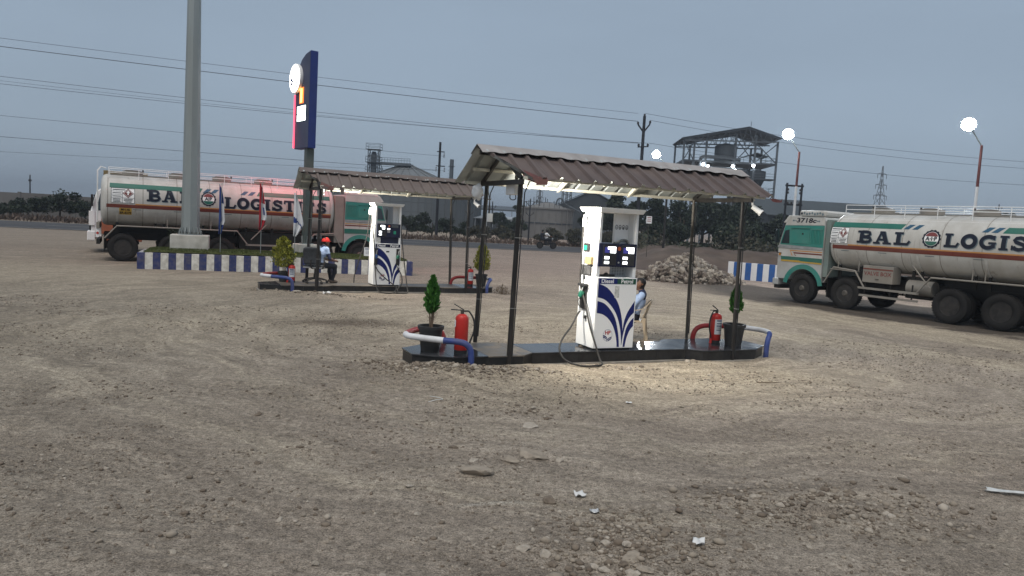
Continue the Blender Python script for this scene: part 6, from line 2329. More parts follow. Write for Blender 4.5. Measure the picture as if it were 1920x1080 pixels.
hgx, hgy = np.linspace(-2.6, 2.6, 50), np.linspace(-1.8, 1.8, 40)
HX, HY = np.meshgrid(hgx, hgy)
ii = (np.arange(39)[:, None] * 50 + np.arange(49)[None, :]).ravel()
link("core", mesh_np("core", np.stack([HX.ravel(), HY.ravel(), heap_h(HX, HY).ravel() - .06], 1), np.stack([ii, ii + 1, ii + 51, ii + 50], 1),
                     mat("heap_gap_shade", (0.045, 0.037, 0.03), .95, var=.4)), t)  # core colour darkened to paint shade into the gaps between stones
M_HEAP = [mat("rubble_tan", (0.29, 0.25, 0.205), .9, var=.25, scale=6, bump=.5, bscale=18), mat("rubble_brown", (0.135, 0.108, 0.088), .9, var=.3, scale=6, bump=.5, bscale=18),
          mat("rubble_grey", (0.215, 0.19, 0.165), .9, var=.3, scale=6, bump=.5, bscale=18)]
HST = [stone_mesh("stone", 300 + i, M_HEAP[i % 3], 1, .8, .5) for i in range(9)]
cnt = 0
while cnt < 300:
    x, y = RNG.normal(0, hx * .5), -abs(RNG.normal(0, hy * .55)) + .35
    if (x / hx) ** 2 + (y / hy) ** 2 > 1.12:
        continue
    s = random.uniform(.24, .42)
    o = bpy.data.objects.new("stone", HST[RNG.integers(9)])
    COL.objects.link(o)
    o.parent = t
    o.location = (x, y, float(heap_h(x, y)) + s * .12)
    o.scale = (s * 1.2, s, s)
    o.rotation_euler = (random.uniform(0, 6), random.uniform(0, 6), random.uniform(0, 6))
    cnt += 1
n = 1300
x, y = RNG.uniform(-hx * 1.1, hx * 1.15, n), RNG.uniform(-hy * 1.1, hy, n)
k = (x / hx) ** 2 + (y / hy) ** 2 < 1.12
x, y = x[k], y[k]
gravel("rubble", x, y, RNG.uniform(.12, .24, len(x)), heap_h(x, y) - .02, t, M_HEAP, .85, .05)

# ================================================================== LAMP POSTS
M_POLE_R = mat("pole_red", (0.095, 0.018, 0.020), .5, var=.2, scale=3, dust=.2)
M_POLE_W = mat("pole_white", (0.62, 0.63, 0.64), .5, var=.1, scale=3, dust=.2)
M_FLOOD = mat("lit_floodlight", (1, 1, 1), .4, var=0, emit=(0.92, 0.97, 1.0), estr=420.0)


def lamp_post(x, y, label, h=6.42, arm=(-.62, 0, .84), plain=False):
    t = thing("lamp_post", label, "lamp post", (x, y, 0), 0, "lit floodlights on painted poles")
    if plain:
        MB().cyl((0, 0, -.1), (0, 0, h), .085, .065, 12).build("pole", M_STEEL_BLACK, t, smooth=40)
    else:
        MB().cyl((0, 0, 4.75), (0, 0, h), .058, .050, 14).build("pole_top", M_POLE_R, t, smooth=40)
        MB().cyl((0, 0, 3.0), (0, 0, 4.75), .064, .058, 14).build("pole_middle", M_POLE_W, t, smooth=40)
        MB().cyl((0, 0, -.1), (0, 0, 3.0), .085, .08, 14).build("pole_foot", M_POLE_R, t, smooth=40)
    A = Vector((0, 0, h - .03))
    E_ = A + Vector(arm)
    MB().tube([A, E_], .028, 8).build("arm", M_GALV, t, smooth=60)
    to = (Vector((0, 0, 2.0)) - (Vector((x, y, 0)) + E_))
    to.z = 0
    q = Vector((to.x, to.y, -to.length * .30)).to_track_quat('-Y', 'Z').to_matrix().to_4x4()
    T = Matrix.Translation(E_) @ q
    T = T @ Matrix.Rotation(R(90), 4, 'X')
    MB().lathe([(0, -.16), (.13, -.15), (.20, -.06), (.29, .0), (.29, .05), (.25, .05)], 28, T=T).build("lamp_head", M_GALV, t, smooth=40)
    MB().lathe([(.25, .03), (.235, .06), (.17, .09), (.08, .11), (.0, .115)], 28, T=T).build("lit_lamp", M_FLOOD, t, smooth=60)
    return t


lamp_post(18.72, 30.8, "red and white lamp post with glaring floodlight behind the tanker's tank")
lamp_post(13.54, 36.7, "red and white lamp post with glaring floodlight beside the steel tower")
lamp_post(9.85, 49.6, "thin dark lamp post with a floodlight peeping above the nearer canopy", arm=(-.89, 0, .80), plain=True)

# ================================================================== POWER LINES
M_PDARK = mat("tarred_pole", (0.020, 0.022, 0.028), .8, var=.3, scale=3)
M_INSUL = mat("insulator", (0.05, 0.045, 0.045), .3, var=.1)
M_WIRE = mat("wire", (0.035, 0.04, 0.048), .6, var=.1)


def insul(p):
    return MB().lathe([(.0, 0), (.035, 0), (.10, .05), (.05, .09), (.09, .13), (.04, .18), (.0, .2)], 10, T=Matrix.Translation(p))


t = thing("utility_pole", "dark utility pole with a forked three-armed top rising over the nearer canopy", "utility pole", (8.57, 53, 0), .3)
MB().cyl((0, 0, -.2), (0, 0, 10.1), .15, .10, 10).build("pole", M_PDARK, t, smooth=40)
MB().tube([(0, 0, 9.0), (-.42, 0, 9.45), (-.46, 0, 9.55)], .055, 6).tube([(0, 0, 9.0), (.42, 0, 9.55), (.46, 0, 9.7)], .055, 6).build("fork", M_PDARK, t)
MB().bar((-.35, 0, 7.95), (.45, 0, 8.05), .08, .08).build("crossarm", M_PDARK, t)
for p in ((0, 0, 10.08), (-.46, 0, 9.5), (.46, 0, 9.66), (-.3, 0, 8.0), (.4, 0, 8.07)):
    insul(p).build("insulator", M_INSUL, t, smooth=40)

t = thing("utility_pole", "dark utility pole with hanging insulators beside the silo", "utility pole", (-8.42, 80, 0), .2)
MB().cyl((0, 0, -.2), (0, 0, 10.2), .17, .12, 10).build("pole", M_PDARK, t, smooth=40)
for z, w in ((9.2, .5), (7.7, .6)):
    MB().bar((-w * .6, 0, z), (w, 0, z), .09, .10).build("crossarm", M_PDARK, t)
    for x in ((-w * .6, w) if z < 9 else (w,)):
        for kk in range(3):
            MB().lathe([(0, 0), (.10, 0), (.04, .10), (0, .1)], 10, T=Matrix.Translation((x * .92, 0, z - .25 - kk * .16))).build("insulator", M_INSUL, t, smooth=40)


def small_pole(x, y, h, label, rot=0.2, arms=((0.75, .35), (0.55, .35))):
    t = thing("utility_pole", label, "utility pole", (x, y, 0), rot, "small forked utility poles beyond the road")
    MB().cyl((0, 0, -.2), (0, 0, h), .10, .07, 8).build("pole", M_PDARK, t)
    for fz, w in arms:
        z = h * fz
        MB().tube([(-w, 0, z + w * .9), (0, 0, z), (w, 0, z + w * .9)], .035, 5).build("fork", M_PDARK, t)
        for x_ in (-w, w):
            insul((x_, 0, z + w * .9)).build("insulator", M_INSUL, t)
    insul((0, 0, h)).build("insulator", M_INSUL, t)
    return t


small_pole(1.53, 85, 4.75, "small double-forked pole in front of the concrete tank", arms=((.86, .45), (.62, .42)))
small_pole(-3.2, 100, 4.6, "small forked pole beside the low distant sheds", arms=((.80, .45),))
small_pole(-5.97, 96, 3.3, "short pale forked pole in the scrub beyond the road", arms=((.82, .45),))
small_pole(-59.7, 92, 4.5, "small lone pole above the compound wall far behind the yard", arms=((.85, .12),))
small_pole(66.5, 104, 8.2, "small forked pole above the tank of the tanker by the rubble", arms=((.9, .5), (.78, .5)))

t = thing("transformer_frame", "dark double-pole frame with crossbars above the teal cab", "power pole", (22.0, 60, 0), .1)
for x in (-.62, .62):
    MB().cyl((x, 0, -.2), (x, 0, 6.55), .10, .085, 8).build("pole", M_PDARK, t, smooth=40)
MB().bar((-.75, 0, 6.35), (.75, 0, 6.35), .10, .14).build("crossbar", M_PDARK, t)
MB().bar((-.75, 0, 4.85), (.75, 0, 4.85), .10, .14).build("crossbar", M_PDARK, t)
for x in (-.45, -.15, .2, .5):
    insul((x, 0, 4.9)).build("insulator", M_INSUL, t)
for x in (-.5, .5):
    for z in (5.7, 5.95):
        insul((x, 0, z)).build("insulator", M_INSUL, t)


def wire(a, b, sag, label, r=.011):
    a, b = Vector(a), Vector(b)
    P = []
    for i in range(33):
        u = i / 32
        p = a.lerp(b, u)
        p.z -= sag * 4 * u * (1 - u)
        P.append(p)
    o = MB().tube(P, r, 5).build("overhead_wire", M_WIRE, None, smooth=60)
    return tag(o, label, "wire", "overhead wires crossing the sky")


wire((-46.5, 33.3, 10.75), (8.10, 53, 10.27), .22, "topmost overhead wire, running from the sky's edge to the forked pole", .010)
wire((-46.5, 33.3, 10.35), (8.12, 52.95, 9.72), .20, "thick overhead wire just below the topmost one", .017)
wire((-46.5, 38.5, 9.55), (8.24, 53, 8.24), .35, "third overhead wire from the top, reaching the forked pole's crossarm")
wire((-46.5, 38.5, 9.30), (8.40, 53.05, 8.21), .42, "fine overhead wire paired closely below the third one", .007)
wire((-46.5, 38.5, 9.05), (8.92, 53, 8.26), .45, "fifth overhead wire, lowest of the middle bundle")
wire((-66, 57.9, 9.25), (-7.96, 80, 8.75), .10, "sixth overhead wire, alone between the bundle and the lowest wires", .014)
wire((-66, 57.9, 7.30), (-8.85, 80, 7.25), .12, "overhead wire passing just above the farther tanker", .018)
wire((-66, 57.9, 5.6), (-7.9, 80.05, 7.25), .35, "low faint overhead wire meeting the pole beside the silo", .011)
wire((9.02, 53.1, 9.85), (64, 66, 10.2), 1.3, "overhead wire sagging from the forked pole past the steel tower")
wire((8.58, 53, 10.3), (64, 66, 10.6), 1.2, "highest overhead wire leaving the forked pole towards the lamps")
wire((8.97, 53, 8.28), (64, 66, 8.9), 1.2, "lower overhead wire leaving the forked pole behind the steel tower")

# lattice pylons far off
M_PYL = mat("pylon_steel", (0.13, 0.14, 0.15), .6, metal=.3, var=.1)


def pylon(x, y, h, label, w=5.0):
    t = thing("pylon", label, "pylon", (x, y, 0), .4, "distant lattice pylons")
    def at(z, sx, sy):
        k = w / 2 * (1 - .86 * min(1, z / (h * .78))) if z < h * .78 else w / 2 * .14 * (1 - .8 * (z - h * .78) / (h * .22))
        return Vector((sx * k, sy * k, z))
    for sx in (-1, 1):
        for sy in (-1, 1):
            MB().tube([at(0, sx, sy), at(h * .78, sx, sy), at(h, sx, sy)], .10, 4).build("leg", M_PYL, t)
    lv = [0, .16, .30, .42, .53, .62, .70, .78, .85, .92, 1.0]
    for a, b in zip(lv[:-1], lv[1:]):
        br = MB()
        for (s0, s1) in (((-1, -1), (1, -1)), ((1, -1), (1, 1)), ((1, 1), (-1, 1)), ((-1, 1), (-1, -1))):
            br.tube([at(a * h, *s0), at(b * h, *s1)], .06, 3).tube([at(a * h, *s1), at(b * h, *s0)], .06, 3)
        br.build("bracing", M_PYL, t)
    for f, l in ((.64, .20), (.77, .17), (.90, .14)):
        MB().tube([(-l * h * .55, 0, f * h), (0, 0, f * h + .5), (l * h * .55, 0, f * h)], .09, 4).tube([(-l * h * .55, 0, f * h), (l * h * .55, 0, f * h)], .07, 4).build("crossarm", M_PYL, t)
        for sg in (-1, 1):
            MB().tube([(sg * l * h * .53, 0, f * h), (sg * l * h * .53, 0, f * h - 1.5)], .10, 5).build("insulator_string", M_PYL, t)
    return t


pylon(126.0, 262, 28.5, "lattice pylon rising beyond the shed between the two big floodlights", 6.0)
pylon(7.5, 250, 14.0, "small pale lattice pylon beyond the concrete tank", 4.0)

# ================================================================== FACTORY BEYOND THE ROAD
M_SILO = mat("silo_sheet", (0.130, 0.150, 0.165), .55, metal=.2, var=.15, scale=.5, dust=.3, dust_scale=.4, dust_col=(0.13, 0.12, 0.11), streak=5)
M_SILOR = mat("silo_roof", (0.155, 0.165, 0.172), .6, metal=.1, var=.12, scale=.5)
M_FSTEEL = mat("plant_steel", (0.095, 0.110, 0.125), .6, metal=.2, var=.2, scale=1)
M_FDARK = mat("plant_dark", (0.048, 0.056, 0.064), .7, var=.25, scale=.6)
M_FCONC = mat("plant_concrete", (0.175, 0.170, 0.165), .85, var=.18, scale=.5, dust=.35, dust_scale=.4, dust_col=(0.10, 0.095, 0.09), streak=4)
M_FPALE = mat("pale_cladding", (0.30, 0.33, 0.36), .6, var=.12, scale=.5)

SI = (-19.6, 132.0)
SR, SW, SA = 13.3, 6.0, 10.9
t = thing("grain_silo", "wide grey silo with ribbed wall and conical roof behind the farther canopy", "silo", (*SI, 0), 0)
MB().lathe([(SR, -.2), (SR, SW)], 72).build("wall", M_SILO, t, smooth=40)
rib = MB().bx(SR - .02, SR + .14, -.11, .11, 0, SW - .05).mesh("stiffener", M_SILO)
for k in range(72):
    link("stiffener", rib, t, rot=(0, 0, 2 * math.pi * (k + .5) / 72))
for z in (1.5, 3.0, 4.5):
    MB().lathe([(SR + .01, z - .04), (SR + .05, z), (SR + .01, z + .04)], 72).build("ring_beam", M_SILO, t)
roof = MB().lathe([(SR + .25, SW - .1), (SR + .25, SW), (1.2, SA), (1.2, SA + .25), (0, SA + .3)], 48).build("roof", M_SILOR, t, smooth=20)
seam = MB().bar((SR + .2, 0, SW + .05), (1.25, 0, SA + .04), .10, .12).mesh("roof_seam", M_SILOR)
for k in range(24):
    link("roof_seam", seam, roof, rot=(0, 0, 2 * math.pi * k / 24))

t = thing("conveyor", "bucket elevator tower and conveyor gallery feeding the silo's roof", "conveyor", (-25.0, 130, 0), 0)
for sx in (-.85, .85):
    for sy in (-.85, .85):
        MB().bar((sx, sy, 0), (sx, sy, 13.2), .13, .13).build("column", M_FSTEEL, t)
MB().bx(-.45, .45, -.4, .4, 0, 12.4).build("elevator_leg", M_FSTEEL, t)
MB().cyl((0, 0, 12.3), (0, 0, 12.9), .5, .35, 12).build("elevator_head", M_FSTEEL, t)
for z in (2.5, 5, 7.5, 9.2, 10.8, 12.2, 13.2):
    br = MB()
    for a, b in (((-.85, -.85), (.85, -.85)), ((.85, -.85), (.85, .85)), ((.85, .85), (-.85, .85)), ((-.85, .85), (-.85, -.85))):
        br.bar((*a, z), (*b, z), .09, .09)
        br.bar((*a, z), (*b, max(0, z - 2)), .06, .06)
    br.build("bracing", M_FSTEEL, t)
for z in (9.2, 11.0, 13.2):
    MB().bx(-1.25, 1.25, -1.25, 1.25, z, z + .06).build("platform", M_FSTEEL, t)
    rl = MB()
    for zz in (.5, 1.0):
        for a, b in (((-1.2, -1.2), (1.2, -1.2)), ((1.2, -1.2), (1.2, 1.2)), ((1.2, 1.2), (-1.2, 1.2)), ((-1.2, 1.2), (-1.2, -1.2))):
            rl.bar((*a, z + zz), (*b, z + zz), .05, .05)
            rl.bar((*a, z), (*a, z + 1.0), .05, .05)
    rl.build("railing", M_FSTEEL, t)
MB().bx(.9, 6.4, -.5, .5, 10.75, 11.2).build("gallery", M_FSTEEL, t)
rl = MB()
for k in range(12):
    rl.bar((1 + k * .48, -.5, 11.2), (1 + k * .48, -.5, 11.95), .05, .05)
rl.bar((.9, -.5, 11.95), (6.4, -.5, 11.95), .05, .05).bar((.9, -.5, 11.6), (6.4, -.5, 11.6), .05, .05)
rl.build("railing", M_FSTEEL, t)
for a, b in (((1.2, 0, 10.8), (2.0, 0, 9.0)), ((3.8, 0, 10.8), (2.6, 0, 9.0)), ((2.0, 0, 9.0), (2.6, 0, 9.0)), ((2.0, 0, 9), (2.0, 0, 0)), ((2.6, 0, 9), (2.6, 0, 0)), ((1.2, 0, 10.0), (2.0, 0, 9.0))):
    MB().bar(a, b, .12, .12).build("strut", M_FSTEEL, t)

t = thing("chimney", "slim grey chimney standing behind the farther canopy", "chimney", (-13.5, 152, 0), 0)
MB().cyl((0, 0, 0), (0, 0, 14.0), .46, .40, 16).build("stack", M_FSTEEL, t, smooth=40)
MB().lathe([(.40, 12.6), (.62, 12.6), (.62, 12.7), (.40, 12.7)], 16, close=True).build("collar", M_FSTEEL, t)
for k in range(16):
    MB().bx(-.72, -.46, -.16, .16, 2.0 + k * .7, 2.04 + k * .7).build("rung", M_FSTEEL, t)

# low sheds and covered walks between the silo and the tank
def long_shed(x0, x1, y, z0, z1, z2, m1, m2, label):
    t = thing("low_shed", label, "shed", ((x0 + x1) / 2, y, 0), .05)
    h = (x1 - x0) / 2
    MB().bx(-h, h, 0, 8, 0, z0).build("wall", m1, t)
    MB().prism([(-.6, z1), (4, z2), (8.6, z1), (8.6, z1 + .15), (4, z2 + .15), (-.6, z1 + .15)], 'yz', -h - .4, h + .4).build("roof", m2, t)
    for k in range(int(h)):
        MB().bx(-h + 1 + k * 2, -h + 1.15 + k * 2, -.35, -.1, 0, z1).build("column", M_FPALE, t)
    return t


long_shed(-22, 8, 160, 2.6, 4.5, 5.3, M_FDARK, M_FSTEEL, "long low shed with pale columns beyond the scrub")
long_shed(-10, 2.5, 128, 1.0, 2.5, 2.9, M_FDARK, M_FPALE, "lower pale-roofed shed in front of the long low shed")

TK = (4.7, 112)
t = thing("concrete_tank", "round grey concrete tank with pipework on its lid beyond the road", "tank", (*TK, 0), 0)
MB().lathe([(3.85, -.2), (3.85, 4.3), (4.0, 4.3), (4.0, 4.5), (3.5, 4.55), (0.6, 5.35), (0, 5.4)], 48).build("shell", M_FCONC, t, smooth=30)
MB().lathe([(3.85, 2.2), (3.93, 2.2), (3.93, 2.36), (3.85, 2.36)], 48, close=True).build("band", M_FDARK, t)
for k in range(10):
    a = R(195) + R(15) * k
    MB().bar((3.9 * math.cos(a), 3.9 * math.sin(a), 0), (3.9 * math.cos(a), 3.9 * math.sin(a), 4.4), .10, .10).build("pilaster", M_FCONC, t)
rng_t = random.Random(3)
for k in range(11):
    x, y = rng_t.uniform(-3, 2.4), rng_t.uniform(-2.4, .5)
    MB().tube([(x, y, 4.6), (x, y, rng_t.uniform(5.3, 6.2))], .06, 6).build("vent_pipe", M_FDARK, t)
rl = MB()
for k in range(20):
    a0, a1 = R(150 + 12 * k), R(162 + 12 * k)
    p, q = (3.7 * math.cos(a0), 3.7 * math.sin(a0)), (3.7 * math.cos(a1), 3.7 * math.sin(a1))
    rl.bar((*p, 5.3), (*q, 5.3), .05, .05).bar((*p, 4.5), (*p, 5.3), .05, .05)
rl.build("railing", M_FDARK, t)
MB().tube(curve_pts([(1.0, -2.2, 5.0), (1.3, -2.2, 5.9), (1.9, -2.2, 5.9), (2.4, -2.2, 5.2), (4.6, -2.2, 4.2)], 6), .12, 8).build("pipe", M_FSTEEL, t, smooth=60)

t = thing("lattice_frame", "dark open steel frame rising beside the concrete tank", "steel frame", (7.3, 111, 0), .1)
for sx in (-.6, 0, .6):
    for sy in (-.6, .6):
        MB().bar((sx, sy, 0), (sx, sy, 7.6), .11, .11).build("column", M_FDARK, t)
for z in (4.8, 5.7, 6.6, 7.5):
    MB().bar((-.6, -.6, z), (.6, -.6, z), .10, .10).bar((-.6, -.6, z - .8), (.6, -.6, z), .06, .06).build("beam", M_FDARK, t)


def gable(name, label, x, y, w, d, hw, hr, m1, m2, rot=0.0, ridge='x', cat="shed"):
    t = thing(name, label, cat, (x, y, 0), rot)
    if ridge == 'x':
        MB().prism([(0, 0), (d, 0), (d, hw), (d / 2, hr), (0, hw)], 'yz', -w / 2, w / 2).build("wall", m1, t)
        for s0, s1 in (((-.4, hw - .08 * hr / d), (d / 2, hr + .05)), ((d / 2, hr + .05), (d + .4, hw - .05))):
            MB().prism([s0, s1, (s1[0], s1[1] + .12), (s0[0], s0[1] + .12)], 'yz', -w / 2 - .3, w / 2 + .3).build("roof", m2, t)
    else:
        MB().prism([(-w / 2, 0), (w / 2, 0), (w / 2, hw), (0, hr), (-w / 2, hw)], 'xz', 0, d).build("wall", m1, t)
        for s0, s1 in (((-w / 2 - .4, hw - .05), (0, hr + .05)), ((0, hr + .05), (w / 2 + .4, hw - .05))):
            MB().prism([s0, s1, (s1[0], s1[1] + .12), (s0[0], s0[1] + .12)], 'xz', -.3, d + .3).build("roof", m2, t)
    return t


gable("factory_shed", "dark gabled factory shed partly hidden by trees behind the pump", 12.0, 122, 12, 14, 5.0, 7.9, M_FDARK, M_FSTEEL, 0, 'y')
gable("dark_shed", "big dark shed with a low grey roof behind the teal-cabbed tanker", 41.5, 96, 19, 16, 4.9, 7.2, M_FDARK, mat("shed_roof_dark", (0.050, 0.058, 0.062), .6, var=.15, scale=.4), .05, 'x')
t = gable("white_hut", "small pale hut seen through the opening of the nearer pump", 11.0, 88, 3.2, 3, 2.5, 3.0, M_FPALE, M_FCONC, .1, 'x', "hut")
for k in range(7):
    MB().bx(-1.3 + k * .33, -1.2 + k * .33, -.03, -.002, .9, 2.3).build("window_slat", M_FDARK, t)
gable("far_shed", "low grey far-off shed above the right tanker's roof rails", 68, 150, 22, 14, 4.5, 6.2, M_FDARK, M_FSTEEL, .1, 'x')

# steel process tower
TW = (38.9, 140)
t = thing("process_tower", "open steel process tower with a pitched roof, vessel and lights", "steel tower", (*TW, 0), -.06)
hw, dp = 8.5, 11.0
cols_f = [-8.5, -6.6, -4.4, 0.9, 4.5, 8.5]
for x in cols_f:
    MB().bar((x, 0, 0), (x, 0, 19.6 + (1.6 if abs(x - 1) < 6 else 0) * .6), .34, .34).build("column", M_FSTEEL, t)
for x in (-8.5, -5.6, -.5, 2.8, 6.4, 8.5):
    MB().bar((x, dp, 0), (x, dp, 19.4), .34, .34).build("column", M_FSTEEL, t)
apx = 2.9
for y in (-.6, dp * .5, dp + .6):
    MB().bar((-hw - .3, y, 19.3), (apx, y, 21.75), .22, .30).bar((apx, y, 21.75), (hw + .3, y, 20.0), .22, .30).bar((-hw, y, 19.0), (hw, y, 19.4), .2, .22).build("roof_truss", M_FSTEEL, t)
    for k in range(9):
        x0 = -hw + (k + .5) * 2 * hw / 9
        zt = 19.3 + (x0 + hw) / (apx + hw) * 2.4 if x0 < apx else 21.75 - (x0 - apx) / (hw - apx) * 1.7
        MB().bar((x0, y, 19.2), (x0 + .7, y, zt), .10, .10).bar((x0, y, 19.2), (x0 - .7, y, zt), .10, .10).build("truss_web", M_FSTEEL, t)
MB().prism([(apx, 21.85), (hw + .5, 20.05), (hw + .5, 20.17), (apx, 21.97)], 'xz', -.9, dp + .9).build("roof", M_FDARK, t)
MB().prism([(-hw - .5, 19.35), (apx, 21.85), (apx, 21.97), (-hw - .5, 19.47)], 'xz', -.9, dp + .9).build("roof", M_FDARK, t)
MB().bar((3.4, 0, 21.8), (3.4, 0, 23.0), .08, .08).build("lightning_rod", M_FSTEEL, t)
for z in (4.5, 9.9, 15.4):
    MB().bx(-hw, hw, -.2, dp + .2, z - .15, z + .15).build("floor_deck", M_FDARK, t)
    rl = MB()
    for zz in (.55, 1.1):
        rl.bar((-hw, -.2, z + zz), (hw, -.2, z + zz), .06, .06).bar((hw, -.2, z + zz), (hw, dp, z + zz), .06, .06)
    for k in range(18):
        rl.bar((-hw + k, -.2, z), (-hw + k, -.2, z + 1.1), .06, .06)
    rl.build("railing", M_FSTEEL, t)
for z in (6.8, 12.6):
    MB().bx(hw - 4.2, hw, -.2, 3.0, z - .1, z + .1).build("side_deck", M_FDARK, t)
    MB().bar((hw - 4.2, -.2, z + 1), (hw, -.2, z + 1), .06, .06).bar((hw - 4.2, -.2, z + .5), (hw, -.2, z + .5), .06, .06).build("railing", M_FSTEEL, t)
for (x0, x1, z0, z1) in ((-8.5, -6.6, 15.4, 19), (-6.6, -4.4, 10, 15.3), (4.5, 8.5, 15.5, 19.2), (.9, 4.5, 15.5, 19.8), (-8.5, -6.6, 9.9, 15.3), (4.5, 8.5, 4.5, 9.8)):
    MB().bar((x0, 0, z0), (x1, 0, z1), .16, .16).bar((x0, 0, z1), (x1, 0, z0), .16, .16).build("cross_brace", M_FSTEEL, t)
MB().lathe([(2.05, 15.6), (2.05, 18.6), (1.7, 18.9), (.4, 19.2), (0, 19.25)], 28, T=Matrix.Translation((-.1, 3.5, 0))).build("vessel", M_SILO, t, smooth=40)
MB().lathe([(1.2, 10.0), (1.5, 10.6), (1.5, 14.0), (1.1, 14.6), (0, 14.8)], 20, T=Matrix.Translation((3.0, 3.0, 0))).build("vessel", M_FDARK, t, smooth=40)
MB().lathe([(.35, 10.0), (1.6, 13.0), (1.6, 14.2), (0, 14.5)], 20, T=Matrix.Translation((5.8, 2.5, 0))).build("hopper", M_FDARK, t, smooth=40)
MB().prism([(2.8, 16.6), (4.9, 17.3), (7.0, 16.7), (7.0, 16.8), (4.9, 17.42), (2.8, 16.72)], 'xz', -.1, 5).build("lean_to_roof", M_FDARK, t)
MB().bx(-5.0, 2.6, .2, 4, 14.3, 14.5).build("lean_to_roof", M_FSTEEL, t)
rt = random.Random(9)
for k in range(26):
    x, z = rt.uniform(-5, 7.5), rt.choice((10.2, 4.7))
    MB().cyl((x, rt.uniform(.5, 6), z), (x, rt.uniform(.5, 6), z + rt.uniform(1.2, 4.2)), rt.uniform(.10, .5), n=10).build("process_pipe", rt.choice((M_FDARK, M_FSTEEL, M_SILO)), t)
for k in range(7):
    z = rt.uniform(10.6, 14.0)
    x = rt.uniform(-6, 2)
    MB().tube([(x, .4, z), (x + rt.uniform(2, 6), .4, z)], rt.uniform(.08, .2), 8).build("process_pipe", M_FSTEEL, t)
MB().tube(curve_pts([(-5.4, .2, 14.0), (-5.2, .2, 15.9), (-4.2, .2, 16.2), (-1, .2, 16.1), (2.0, .2, 15.9)], 6), .3, 8).build("duct", M_FSTEEL, t, smooth=60)
MB().bx(2.0, 7.6, 1.5, 9, 0, 9.7).build("lower_room", mat("faded_brick", (0.12, 0.10, 0.092), .85, var=.2, scale=.6), t)
M_TLAMP = mat("tower_lamp", (1, 1, 1), .4, var=0, emit=(0.95, 0.98, 1.0), estr=30)
for x, z in ((-4.85, 14.75), (-3.95, 14.45), (.55, 14.65), (4.3, 14.95), (1.1, 13.9)):
    MB().lathe([(0, -.26), (.2, -.16), (.26, 0), (.2, .16), (0, .26)], 10, T=Matrix.Translation((x, -.5, z))).build("lit_lamp", M_TLAMP, t, smooth=60)

# ------------------------------------------------------------------ compound wall far left
M_CWALL = mat("compound_wall", (0.150, 0.145, 0.142), .9, var=.2, scale=.4, dust=.4, dust_scale=.5, dust_col=(0.09, 0.08, 0.075))
t = thing("compound_wall", "grey boundary wall beyond the road behind the dark bushes", "wall", (-46, 78, 0), ROAD_A)
for k in range(18):
    MB().bx(-60 + k * 5, -55.04 + k * 5, 0, .3, 0, 2.35 + .04 * (k % 3)).build("wall_panel", M_CWALL, t)
    MB().bx(-55.04 + k * 5 - .1, -55.04 + k * 5 + .14, -.05, .35, 0, 2.5).build("pier", M_CWALL, t)

# ================================================================== TREES AND SCRUB
M_TRUNK = mat("tree_bark", (0.050, 0.040, 0.032), .95, var=.3, scale=3, bump=.6)
LEAF_D = leaf_mat("tree_leaves_dark", (0.010, 0.017, 0.011), (0.030, 0.042, 0.022))
LEAF_M = leaf_mat("tree_leaves_mid", (0.018, 0.026, 0.012), (0.050, 0.060, 0.026))
LEAF_S = leaf_mat("scrub_leaves", (0.030, 0.030, 0.020), (0.070, 0.064, 0.040))


def tree(label, x, y, h, r, seed, m, n=4200, cat="tree", name="roadside_tree", group="trees beyond the yard", tall=.32):
    rng = np.random.default_rng(seed)
    t = thing(name, label, cat, (x, y, 0), seed * .7, group)
    tk = MB()
    tk.tube([(0, 0, -.2), (.05 * r, 0, h * .25), (.02 * r, .03 * r, h * .55)], [h * .035, h * .026, h * .014], 8)
    ce, cr = [], []
    for k in range(15):
        a = rng.uniform(0, 6.283)
        el = rng.uniform(.0, 1.0)
        d = r * rng.uniform(.25, .82)
        z = h * (tall + (1 - tall) * (.22 + .62 * el * (1 - .35 * (d / r) ** 2)))
        p = np.array([d * math.cos(a), d * math.sin(a), z])
        ce.append(p)
        cr.append(r * rng.uniform(.20, .36))
        tk.tube([(.03 * r, 0, h * .30), tuple(p * (.5, .5, .72)), tuple(p)], [h * .012, h * .008, h * .003], 5)
    tk.build("trunk", M_TRUNK, t, smooth=60)
    ce, cr = np.array(ce), np.array(cr)
    pk = rng.integers(0, 15, n)
    dv = rng.normal(size=(n, 3))
    dv /= np.linalg.norm(dv, axis=1)[:, None]
    rad = cr[pk] * rng.uniform(.25, 1.0, n) ** .6 * rng.uniform(.8, 1.25, n)
    C = ce[pk] + dv * rad[:, None] * (1, 1, .75)
    C = C[C[:, 2] > h * .14]
    V, F = leaf_quads(C, r * .075 * rng.uniform(.6, 1.5, len(C)), None, 1.5, rng)
    link("crown", mesh_np("crown", V, F, m), t)
    return t


